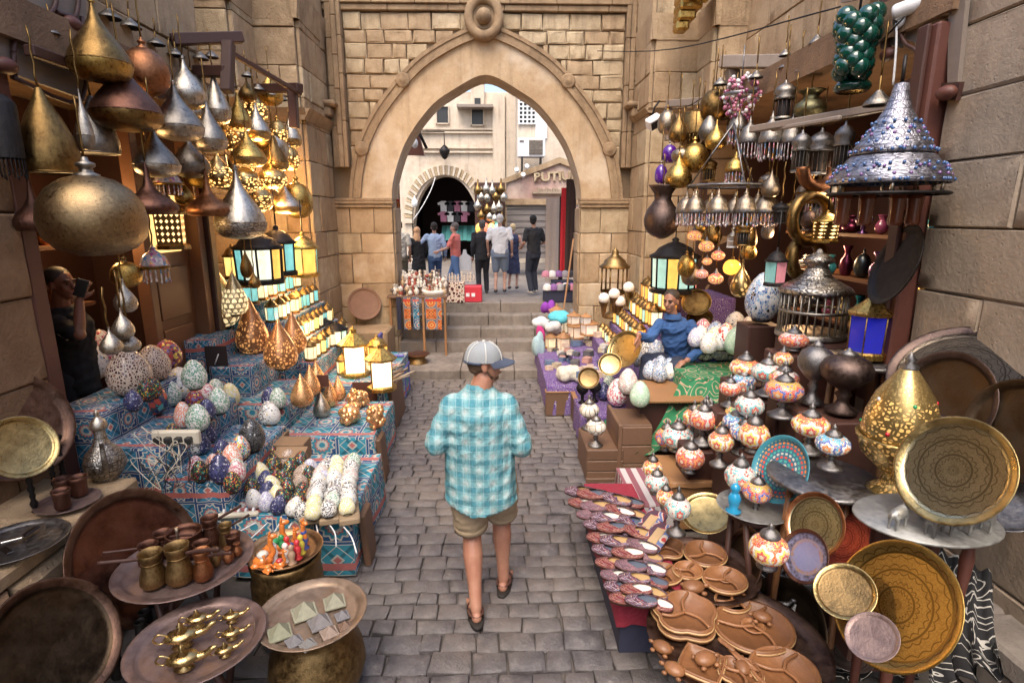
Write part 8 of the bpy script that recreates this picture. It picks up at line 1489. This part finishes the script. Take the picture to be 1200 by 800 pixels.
trx('huge dark pierced tray standing against the stone wall', 1122, 438, 140, 104, 110, 2.72, 'disc_dark', 'iron_warm', lip=.04); trx('plain dark round tray in front of the pierced tray', 1108, 470, 118, 92, 160, 2.55, 'bronze_dark', 'iron_warm', lip=.05); trx('dark grey tray leaning at the edge of the wall', 1192, 505, 122, 96, 160, 2.6, 'bronze_dark', 'bronze_dark'); trx('bluish grey tray lying low at the wall', 1180, 590, 90, 62, 110, 2.5, 'pewter', 'pewter'); trx('dark oval shield hanging on the shop post', 1052, 312, 96, 40, 160, 2.72, 'iron', 'iron')
trx('blue plate covered with red and green dot mosaic', 916, 550, 80, 58, 160, 1.75, 'dotplate', 'tealrim', lip=.06, cat='plate'); trx('pale brass tambourine plate under the bench', 828, 602, 58, 46, 100, 1.45, 'tray_brass', 'tray_brass', lip=.06)
tp = tray('pewter tray with a blue figurine and a yellow lamp', 884, 594, 86, 50, 90, z=zx(884, 594, 1.6), m='pewter_light', flat=True, lip=.03); stool('small table under the blue figurine tray', tp.location, .17, tp.location.z - .015)
trx('worn brass plate with copper rim behind the dark dish', 955, 615, 76, 60, 160, 1.68, 'disc_pale', 'copper', lip=.04); trx('dark red copper plate with dense engraving', 988, 630, 100, 70, 150, 1.9, 'disc_copper', 'disc_copper', lip=.03); trx('dark dish with blue flower centre', 945, 652, 62, 48, 160, 1.55, 'bluedish', 'copper_dark', lip=.08); trx('brass rimmed plate with dark worn middle', 990, 693, 66, 58, 120, 1.48, 'brasspot', 'tray_brass', lip=.05)
trx('largest engraved gold tray with star pattern', 1050, 708, 150, 112, 150, 1.62, 'disc_gold', 'disc_gold', lip=.04); trx('small pale copper plate leaning on the gold tray', 1022, 746, 58, 48, 130, 1.38, 'mauve_tray', 'mauve_tray', lip=.03); tray('oval silver dish with scalloped edge on the ground', 990, 766, 62, 34, 100, z=.12, m='disc_silver', flat=True, lip=.04); tray('tiny silver saucer beside the metal camel', 962, 742, 24, 16, 100, z=.16, m='pewter_light', flat=True)
trx('dark copper oval tray behind the carved dishes', 872, 660, 84, 40, 160, 1.56, 'bronze_dark', 'bronze_tray', lip=.05); trx('large dark grey tray leaning in the corner', 905, 752, 150, 100, 150, 1.66, 'bronze_dark', 'bronze_dark', lip=.05)
q = aX(1085, 606, 2.05); t_ = O('turned_leg_table', None, None, q); b = MB(); b.lathe([(0, -.02), (.27, -.02), (.285, -.008), (.28, 0), (0, 0)], 32, None, (1.15, .85)); O('table_top', b.mesh('table_top', M['pewter_light']), t_); lab(t_, 'oval pewter table with turned red legs and metal animals', 'table', None, 1085)
for a in (.7, 2.4, 3.9, 5.5): b = MB(); x_, y_ = cos(a) * .2, sin(a) * .15; b.lathe([(.02, -q.z), (.024, -q.z + .05), (.018, -q.z + .1), (.03, -q.z * .6), (.018, -q.z * .55), (.03, -q.z * .4), (.016, -q.z * .35), (.03, -.15), (.022, -.1), (.025, -.02)], 10, Matrix.Translation((x_, y_, 0))); O('leg', b.mesh('leg', M['wood_red']), t_)
def beast(label, p, L, ang, m, hump=0, trunk=False, name='metal_animal', parent=None):
    t_ = O(name, None, None, p, (0, 0, ang)); lab(t_, label, 'figurine', 'small metal animals', proj_px(p)[0]); lab_group(t_, 'small metal animals'); B = MB(); s = L
    B.ball((0, 0, .42 * s), (.36 * s, .17 * s, .18 * s), 12, 8); B.ball((.2 * s, 0, .45 * s), (.16 * s, .15 * s, .17 * s), 10, 6)
    for sx in (-.24, .22):
        for e in (-1, 1): limb(B, [Vector((sx * s, e * .1 * s, .36 * s)), Vector(((sx + .02) * s, e * .1 * s, .18 * s)), Vector((sx * s, e * .1 * s, .02 * s))], [.07 * s, .045 * s, .04 * s], 6)
    limb(B, [Vector((.3 * s, 0, .5 * s)), Vector((.46 * s, 0, (.5 if trunk else .72) * s))], [.11 * s, .08 * s], 8); hz = (.52 if trunk else .76) * s; B.ball((.52 * s, 0, hz), (.15 * s, .1 * s, .1 * s), 10, 6)
    if trunk: limb(B, [Vector((.62 * s, 0, hz)), Vector((.7 * s, 0, .3 * s)), Vector((.76 * s, 0, .18 * s))], [.06 * s, .045 * s, .03 * s], 6); [B.ball((.46 * s, e * .13 * s, hz), (.06 * s, .03 * s, .1 * s), 8, 5) for e in (-1, 1)]
    if hump: B.ball((-.02 * s, 0, .6 * s), (.14 * s, .1 * s, .13 * s), 8, 6)
    limb(B, [Vector((-.35 * s, 0, .48 * s)), Vector((-.44 * s, 0, .28 * s))], [.03 * s, .018 * s], 5); O('body', smoothed(B, 'body', M[m], L * .035, 2), t_)
beast('grey metal bull figurine at the edge of the oval table', q + Vector((.13, -.13, 0)), .23, .1, 'pewter_light'); beast('grey metal elephant figurine under the upright brass tray', q + Vector((-.06, -.15, 0)), .2, .2, 'pewter', 0, True); beast('slim metal deer figurine on the oval table', q + Vector((-.2, -.08, 0)), .17, .5, 'pewter_light'); beast('little metal horse figurine behind the bull', q + Vector((.02, .02, 0)), .14, .2, 'pewter')
beast('silver camel figurine in front of the worn plate', aZ(985, 735, .12), .17, .2, 'pewter_light', 1); beast('silver elephant figurine near the orange lamp', aZ(925, 690, .22), .16, .2, 'pewter_light', 0, True)
for i in range(9): cx, cy = 905 + 60 * rg.random(), 678 + 45 * rg.random(); beast('tiny pewter animal figurine heaped on the black cloth', aZ(cx, cy, .2), .11 + .04 * rg.random(), rg.uniform(-1, 1), ('pewter', 'pewter_light')[i % 2], i % 2)
p = aZ(868, 600, tp.location.z + .012); stand('figure', 'bright blue dancer figurine on the pewter tray', 862, 602, 22, 36, tp.location.z + .01, 'gloss', None, 'figurine', None, (.02, .3, .55), 'dancer_figurine')
qa = tray('dark wooden tray holding the upper carved dishes', 822, 668, 132, 80, 90, z=.44, m='bronze_tray', flat=True, lip=.03); qb = tray('dark wooden tray holding the lower carved dishes', 862, 752, 208, 120, 90, z=.40, m='bronze_tray', flat=True, lip=.03)
def dish(label, cx, cy, A, z, ang, shape='round', h=.035):
    p = aZ(cx, cy, z); R = A * mpp(p) / 2; t_ = O('carved_dish', None, None, p, (0, 0, ang)); lab(t_, label, 'dish', 'carved wooden dishes', cx); lab_group(t_, 'carved wooden dishes'); n = 32
    if shape == 'hand': f = lambda a: R * (.82 + .16 * abs(sin(a * 2.5)) + .18 * max(0, cos(a)) ** 6)
    elif shape == 'square': f = lambda a: R * .78 / max(abs(cos(a)), abs(sin(a))) ** .85
    else: f = lambda a: R * (1 + .04 * cos(2 * a))
    prof = [(0.0, .012), (.86, .012), (.9, h), (.94, h + .004), (1.0, h), (1.0, .008), (.93, 0), (0, 0)]; b = MB(); R_ = [[(cos(2 * pi * j / n) * f(2 * pi * j / n) * max(r, .001), sin(2 * pi * j / n) * f(2 * pi * j / n) * max(r, .001), zz) for j in range(n)] for r, zz in prof]; b.rings(R_); O('bowl', b.mesh('bowl', M['wood_carved']), t_); b = MB(); b.tube([(cos(2 * pi * j / n) * f(2 * pi * j / n) * .985, sin(2 * pi * j / n) * f(2 * pi * j / n) * .985, h * .62) for j in range(n + 1)], .007, 6); O('pale_edge', b.mesh('pale_edge', M['wood_pale']), t_)
    if shape != 'square':
        for k in range(3): a = 2 * pi * k / 3 + .4; b = MB(); b.tube(smooth_pts([(0, 0, .028), (cos(a + .25) * R * .45, sin(a + .25) * R * .45, .03), (cos(a) * f(a) * .9, sin(a) * f(a) * .9, .03)]), .009, 6); O('divider', b.mesh('divider', M['wood_carved']), t_)
        if shape == 'round': b = MB(); b.lathe([(R * .2, .014), (R * .26, .036), (R * .3, .03)], 18); O('inner_cup', b.mesh('inner_cup', M['wood_carved']), t_)
za, zb2 = .455, .415
for l, cx, cy, A, s_, up in (('round carved dish with three-way divider on the upper tray', 826, 652, 50, 'plain', 0), ('carved figure dish at the back of the upper tray', 779, 645, 46, 'hand', 0), ('oval carved dish beside the shoes', 778, 676, 40, 'plain', 0), ('small carved dish in the middle of the upper tray', 806, 672, 34, 'plain', 0), ('curved two-part carved dish on the upper tray', 849, 683, 50, 'round', 0), ('hand shaped carved dish, upper of two stacked', 802, 722, 76, 'hand', .05), ('hand shaped carved dish underneath the stacked one', 802, 728, 80, 'hand', 0), ('largest round carved dish with partitions', 882, 738, 90, 'round', 0), ('square carved dish with a turtle in it', 822, 782, 62, 'square', 0), ('round carved dish at the bottom corner', 918, 790, 76, 'plain', 0), ('small carved dish tucked beside the largest one', 858, 708, 40, 'plain', 0), ('small carved dish by the red cloth', 772, 706, 34, 'plain', .0), ('carved dish at the near edge of the tray', 866, 792, 50, 'hand', 0)): dish(l, cx, cy, A, (za if cy < 700 else zb2) + up, rg.uniform(0, 1), s_)
def turtle(label, cx, cy, A, z, ang):
    p = aZ(cx, cy, z); s = A * mpp(p) / 2; t_ = O('carved_turtle', None, None, p, (0, 0, ang)); lab(t_, label, 'figurine', 'carved wooden turtles', cx); lab_group(t_, 'carved wooden turtles'); B = MB(); B.ball((0, 0, s * .35), (s * .8, s * .6, s * .4), 14, 8); O('shell', B.mesh('shell', M['wood_carved']), t_); B = MB(); B.ball((s * .95, 0, s * .35), (s * .25, s * .16, s * .16), 8, 6); O('head', B.mesh('head', M['wood_carved']), t_)
    for e in (-1, 1):
        for sx in (.55, -.5): B = MB(); B.ball((sx * s, e * s * .55, s * .15), (s * .22, s * .18, s * .15), 8, 5); O('leg', B.mesh('leg', M['wood_carved']), t_)
for l, cx, cy, A, z, a in (('carved turtle inside the square dish', 826, 776, 34, .44, .3), ('carved turtle on the largest round dish', 893, 726, 28, .45, 2.8), ('carved turtle at the left edge of the lower tray', 776, 762, 30, .42, 2.4), ('carved turtle below the other at the tray edge', 790, 788, 32, .42, 2.5), ('carved turtle lying beside the curved dish', 812, 692, 34, .46, .1), ('carved owl-like turtle near the wooden forks', 870, 785, 30, .42, 1.2)): turtle(l, cx, cy, A, z, a)
for i in range(5): p = aZ(858 + 3 * i, 765 + 1.5 * i, .46); b = MB(); b.tube([(0, -.09, 0), (0, .05, .005)], .006); b.ball((0, .07, .008), (.016, .03, .006), 8, 5); o = O('wooden_spoon', b.mesh('wooden_spoon', M['wood_carved']), None, p, (.1, 0, .4 + .05 * i)); lab(o, 'carved wooden spoon in the bundle on the round dish', 'spoon', 'carved wooden spoons', 858 + i); lab_group(o, 'carved wooden spoons')
def shoe(label, cx, cy, L, z, ang, c, sole=(.5, .3, .12)):
    p = aZ(cx, cy, z); s = L * mpp(p); t_ = O('embroidered_shoe', None, None, p, (0, 0, ang)); lab(t_, label, 'shoe', 'embroidered shoes on the red table', cx, cy); lab_group(t_, 'embroidered shoes on the red table'); n = 22; R = []
    def w_(u): return (.235 + .05 * sin(pi * min(1, u * 1.15)) - .06 * u ** 4) * s
    def loop(k, z0): return [((-.5 + .5 * (1 + cos(a)) * (1.0 if k == 1 else .98)) * s, math.copysign(abs(sin(a)) ** .6, sin(a)) * w_((1 + cos(a)) / 2) * k, z0 + (.05 * s * max(0, cos(a)) ** 6)) for a in [2 * pi * j / n for j in range(n)]]
    b = MB(); b.rings([loop(1, 0), loop(1.05, .012)], cap0=True); O('sole', b.mesh('sole', M['leather']), t_)
    b = MB(); hz = lambda a: (.085 + .05 * max(0, cos(a))) * s
    R0 = loop(1.0, .012); R1 = [(x, y, .012 + hz(2 * pi * j / n) * .7) for j, (x, y, _) in enumerate(loop(1.06, 0))]; R2 = []
    for j in range(n): a = 2 * pi * j / n; x, y, _ = loop(.7, 0)[j]; R2.append(((x + .5 * s) * (.62 if cos(a) > 0 else .9) - .5 * s + (.0 if cos(a) > 0 else .02 * s), y * .9, .012 + hz(a) * (1.25 if cos(a) > .2 else 1.0)))
    b.rings([R0, R1, R2], uvs=[0, .5, 1]); O('upper', b.mesh('upper', M[c]), t_); b = MB(); b.face([b.pt((x * .98, y * .98, .022)) for x, y, _ in R0]); O('insole', b.mesh('insole', M['paint']), t_, None, None, None, sole)
    b = MB(); b.ball((.0 * s + .5 * s * .02, 0, .10 * s), (.04 * s,) * 3, 8, 6); O('pompom', b.mesh('pompom', M['cloth']), t_, None, None, None, (.02, .03, .25))
zs = .46
k = 0
for r_, (y0, xa, xb, n_) in enumerate(((578, 690, 738, 3), (592, 694, 742, 3), (605, 704, 744, 2), (617, 712, 750, 2), (633, 716, 754, 2), (647, 722, 760, 2), (662, 726, 764, 2), (677, 732, 766, 2), (690, 736, 766, 2), (703, 742, 772, 2))):
    n_ += 1 + (r_ < 5)
    for i in range(n_): shoe('embroidered cloth slipper in the %s row of the shoe table' % ORD[r_], xa - 10 + (xb - xa + 8) * i / max(1, n_ - 1), y0 + 3 * i, 38, zs + .002 * r_ + .03 * (i % 2), (3.05 if i < 2 else 2.5) + rg.uniform(-.14, .14), ('shoe_cloth', 'shoe_b', 'shoe_c', 'shoe_cloth', 'shoe_b')[(r_ + i) % 5], ((.5, .32, .14), (.1, .12, .16), (.75, .72, .65))[(r_ * 2 + i) % 3])
for i, (cx, cy) in enumerate(((760, 618), (768, 634))): p = aZ(cx, cy, .5); t_ = O('embroidered_wallet', None, None, p, (0, radians(-20), .75)); b = MB(); b.bbox((0, 0, .015), (.30, .14, .03), .008); O('cover', b.mesh('cover', M['shoe_cloth']), t_); b = MB(); b.bbox((0, 0, .032), (.18, .06, .006), .002); O('mirror', b.mesh('mirror', M['paint']), t_, None, None, None, (.45, .3, .15)); lab(t_, 'embroidered case with oval panel beside the white beaded lamp', 'case', 'embroidered cases', cx); lab_group(t_, 'embroidered cases')
be = E('stone_bench', 'grey stone bench along the wall in the corner under the low trays', 'bench'); y = .9
while y < 3.7: L = rg.uniform(.5, .8); L = min(L, 3.72 - y); b = MB(); b.bbox((2.79, y + L / 2, .33), (.34, L - .01, .14), .02); O('cap_stone', b.mesh('cap_stone', M['step']), be); b = MB(); b.bbox((2.8, y + L / 2, .12), (.3, L - .02, .27), .015); O('base_stone', b.mesh('base_stone', M['step']), be); y += L
def vendor_right():
    hc = aY(786, 353, 6.35); base = Vector((hc.x, hc.y, .0)); rt = E('person', 'seated vendor in blue denim shirt, forearm on his knee, among the mosaic eggs', 'person', base); B = MB(); c = Vector((0, 0, hc.z)); f = Vector((-.62, -.76, -.12)); s = 1.06; P, T = head(B, c, f, s)
    ch = Vector((.12, .10, hc.z - .42)); nk = Vector((.06, .05, hc.z - .2)); hip = Vector((.22, .22, hc.z - .78)); limb(B, [c + Vector((.01, .01, -.08)), nk], [.055, .062], 10)
    sx = Vector((-.62, .62, 0)).normalized(); shR = nk + Vector((-.15, .03, -.09)); shL = nk + Vector((.19, -.05, -.09)); hand_ = aY(743, 402, 6.15) - base; wr = aY(748, 392, 6.2) - base; el = aY(762, 388, 6.3) - base; el = shR.lerp(wr, .5) + Vector((0, -.02, -.10))
    limb(B, [shR, el, wr], [.058, .045, .033], 10); hand(B, wr, Vector((-.1, -.15, -.9)), (1, -.3, 0), 1.25, .25)
    elL = shL + Vector((.1, -.12, -.26)); wl = elL + Vector((-.2, -.12, -.1)); limb(B, [shL, elL, wl], [.058, .045, .033], 10); hand(B, wl, Vector((-.7, -.4, -.2)), (0, 0, 1), 1.1, .5)
    limb(B, [hip, ch, nk], [.12, .11, .06], 12); kn = [hip + Vector((-.42, -.1, .05)), hip + Vector((-.18, -.44, .03))]; an = [k_ + Vector((-.05, -.05, -.42)) for k_ in kn]
    for k_, a_ in zip(kn, an): limb(B, [hip, k_, a_], [.09, .065, .045], 8)
    O('body', smoothed(B, 'body', M['skin'], .009, 3), rt, col=(.36, .19, .12)); face_marks(rt, P, T, s)
    Hh = MB(); Hh.ball(P(0, -.03, .052), (.088, .1, .088), 14, 8, T); Hh.ball(P(0, -.05, 0), (.074, .06, .07), 12, 8, T); O('hair', Hh.mesh('hair', M['hair']), rt)
    SH = MB(); SH.ball(ch, (.18, .15, .24), 16, 12); SH.ball(ch.lerp(hip, .6), (.165, .16, .22), 16, 12); SH.ball(nk + Vector((.02, 0, -.12)), (.17, .13, .11), 14, 8); limb(SH, [shR, el, el.lerp(wr, .8)], [.076, .064, .05], 12); limb(SH, [shL, elL, elL.lerp(wl, .8)], [.076, .064, .05], 12)
    O('shirt', smoothed(SH, 'shirt', M['denim'], .010, 2, .014), rt); b = MB(); b.lathe([(.085, -.03), (.08, .02), (.085, .035), (.1, .0), (.105, -.03)], 18, Matrix.Translation(nk + Vector((-.01, -.005, .02)))); O('collar', b.mesh('collar', M['denim']), rt)
    TS = MB(); TS.ball(hip, (.2, .2, .14), 12, 8)
    for k_, a_ in zip(kn, an): limb(TS, [hip, k_, a_], [.125, .09, .07], 12)
    O('trousers', smoothed(TS, 'trousers', M['cloth'], .015, 2), rt, col=(.03, .04, .075))
    for a_ in an: b = MB(); b.ball(a_ + Vector((-.05, -.05, -.03)), (.1, .09, .05), 10, 6); O('shoe', b.mesh('shoe', M['paint']), rt, None, None, None, (.03, .025, .02))
    st = O('seat_stool', None, None, base + Vector((.22, .22, 0))); b = MB(); h = hip.z - .13; b.bbox((0, 0, h / 2), (.36, .36, h), .02); O('seat_box', b.mesh('seat_box', M['wood_crate']), st); lab(st, 'wooden box that the blue shirted vendor sits on', 'stool', None, 800)
    st = O('foot_box', None, None, base + (an[0] + an[1]) / 2 + Vector((-.05, -.05, 0))); h = an[0].z - .08; st.location.z = 0; b = MB(); b.bbox((0, 0, h / 2), (.5, .5, h), .02); O('box', b.mesh('box', M['wood_crate']), st); lab(st, 'wooden box under the feet of the vendor', 'box', None, 780)
vendor_right()
YT = 9.75; p0, p1 = aY(464, 347, YT), aY(520, 347, YT); zt = p0.z; XA, XB = -1.95, aY(524, 347, YT).x
t_ = O('souvenir_table', None); b = MB(); b.bbox(((XA + XB) / 2, YT + .3, zt - .02), (XB - XA, .6, .04), .006); O('table_top', b.mesh('table_top', M['wood_crate']), t_); lab(t_, 'wooden table crowded with carved souvenirs beside the steps', 'table', None, 495)
for x in (XA + .05, aY(495, 347, YT).x, XB - .05): b = MB(); b.bbox((x, YT + .05, zt / 2), (.04, .04, zt - .04), .004); O('leg', b.mesh('leg', M['wood_bench']), t_)
for l, a, c, m in (('red and orange applique cloth hung on the souvenir table', 472, 482, 'khay_red'), ('dark patterned cloth hung on the souvenir table', 464, 471, 'navycloth'), ('blue patterned cloth hung on the souvenir table', 483, 492, 'khay_blue'), ('orange medallion cloth hung at the end of the souvenir table', 498, 518, 'khay_red')): hangcloth(l, M[m], a, c, 348, 386, YT - .04, .03, None, 'hanging_cloth', 'cloth', 'cloths hung on the souvenir table')
cs = [((.62, .6, .55), 'white'), ((.62, .6, .55), 'white'), ((.12, .09, .08), 'dark'), ((.45, .32, .2), 'tan'), ((.55, .5, .45), 'grey'), ((.3, .06, .04), 'red')]
for i in range(110):
    x = XA + .06 + (XB - XA - .1) * rg.random(); ti = i % 4; y = YT + .08 + .13 * ti + .05 * rg.random(); c, n_ = rg.choice(cs); z = zt + (0, .0, .12, .22)[ti]
    if x > XB - .04: x = XB - .08 - .1 * rg.random()
    o = place(rg.choice(['vase', 'figure', 'figure', 'goblet', 'urn']), '%s carved souvenir standing on the table beside the steps' % n_, 'souvenir', (x, y, z), .085, rg.uniform(.12, .2), 'paint', None, 'carved souvenirs on the table', c, proj_px((x, y, z))[0], 0, None, 0, 'souvenir')
for dy, dz in ((.40, .11), (.53, .21)): b = MB(); b.bbox(((XA + XB) / 2, YT + dy, zt + dz / 2), (XB - XA - .04, .13, dz), .005); O('riser', b.mesh('riser', M['wood_crate']), t_)
q = aY(508, 346, YT + .05); b = MB(); b.lathe([(0, 0), (.16, 0), (.2, .08), (.19, .09), (.15, .02)], 20, None, (1.1, .8)); o = O('white_basin', b.mesh('white_basin', M['white']), None, (q.x, YT + .14, zt)); lab(o, 'white basin on the corner of the souvenir table', 'basin', None, 508)
q = aY(552, 356, 10.8); t_ = O('red_crate', None, None, (q.x, 11.1, .93)); lab(t_, 'bright red plastic crate with white marks at the top of the steps', 'crate', None, 552); b = MB(); b.bbox((0, 0, .16), (.42, .3, .32), .015); O('body', b.mesh('body', M['paint']), t_, None, None, None, (.6, .03, .05)); [O('white_mark', MB().box((dx, -.153, .15), (.07, .008, .07)).mesh('white_mark', M['white']), t_) for dx in (-.07, .04)]
q = aY(534, 356, 10.7); t_ = O('patterned_box', None, None, (q.x - .05, 11.05, .93)); b = MB(); b.bbox((0, 0, .2), (.42, .3, .4), .01); O('box', b.mesh('box', MO['brown']), t_); lab(t_, 'dark spotted box beside the red crate', 'box', None, 534)
for i in range(10): x = q.x - .2 + .06 * i; place('figure', 'pale souvenir on the boxes at the top of the steps', 'souvenir', (x, 11.0 + .1 * (i % 2), 1.34), .07, .12 + .03 * (i % 3), 'paint', None, 'souvenirs on boxes', (.6, .5, .4), proj_px((x, 11, 1.3))[0], 0, None, 0, 'souvenir')
ORD += 'seventeenth eighteenth nineteenth twentieth'.split() + ['twenty-' + q for q in ORD[:9]] + ['thirtieth'] + ['thirty-' + q for q in ORD[:9]] + ['fortieth'] + ['forty-' + q for q in ORD[:9]] + ['fiftieth'] + ['fifty-' + q for q in ORD[:9]] + ['sixtieth'] + ['sixty-' + q for q in ORD[:9]]
_by = {}
for t_ in PEND: _by.setdefault(t_[1], []).append(t_)
for base, l in _by.items():
    l.sort(key=lambda q: q[2])
    for i, (o, _, px, py) in enumerate(l):
        tx = base if len(l) == 1 else base + (', the %s one' % ('left', 'right')[i] if len(l) == 2 else ', %s from the left' % ORD[i])
        o['label'] = tx; LABELS.setdefault(tx, []).append(o.name)
for k, v in LABELS.items():
    n = len(k.split())
    if not 4 <= n <= 16: print('LABEL LENGTH', n, k)
    if len(v) > 1: print('DUP', k, v[:3])
print('things', sum(len(v) for v in LABELS.values()), 'objects', len(bpy.data.objects))
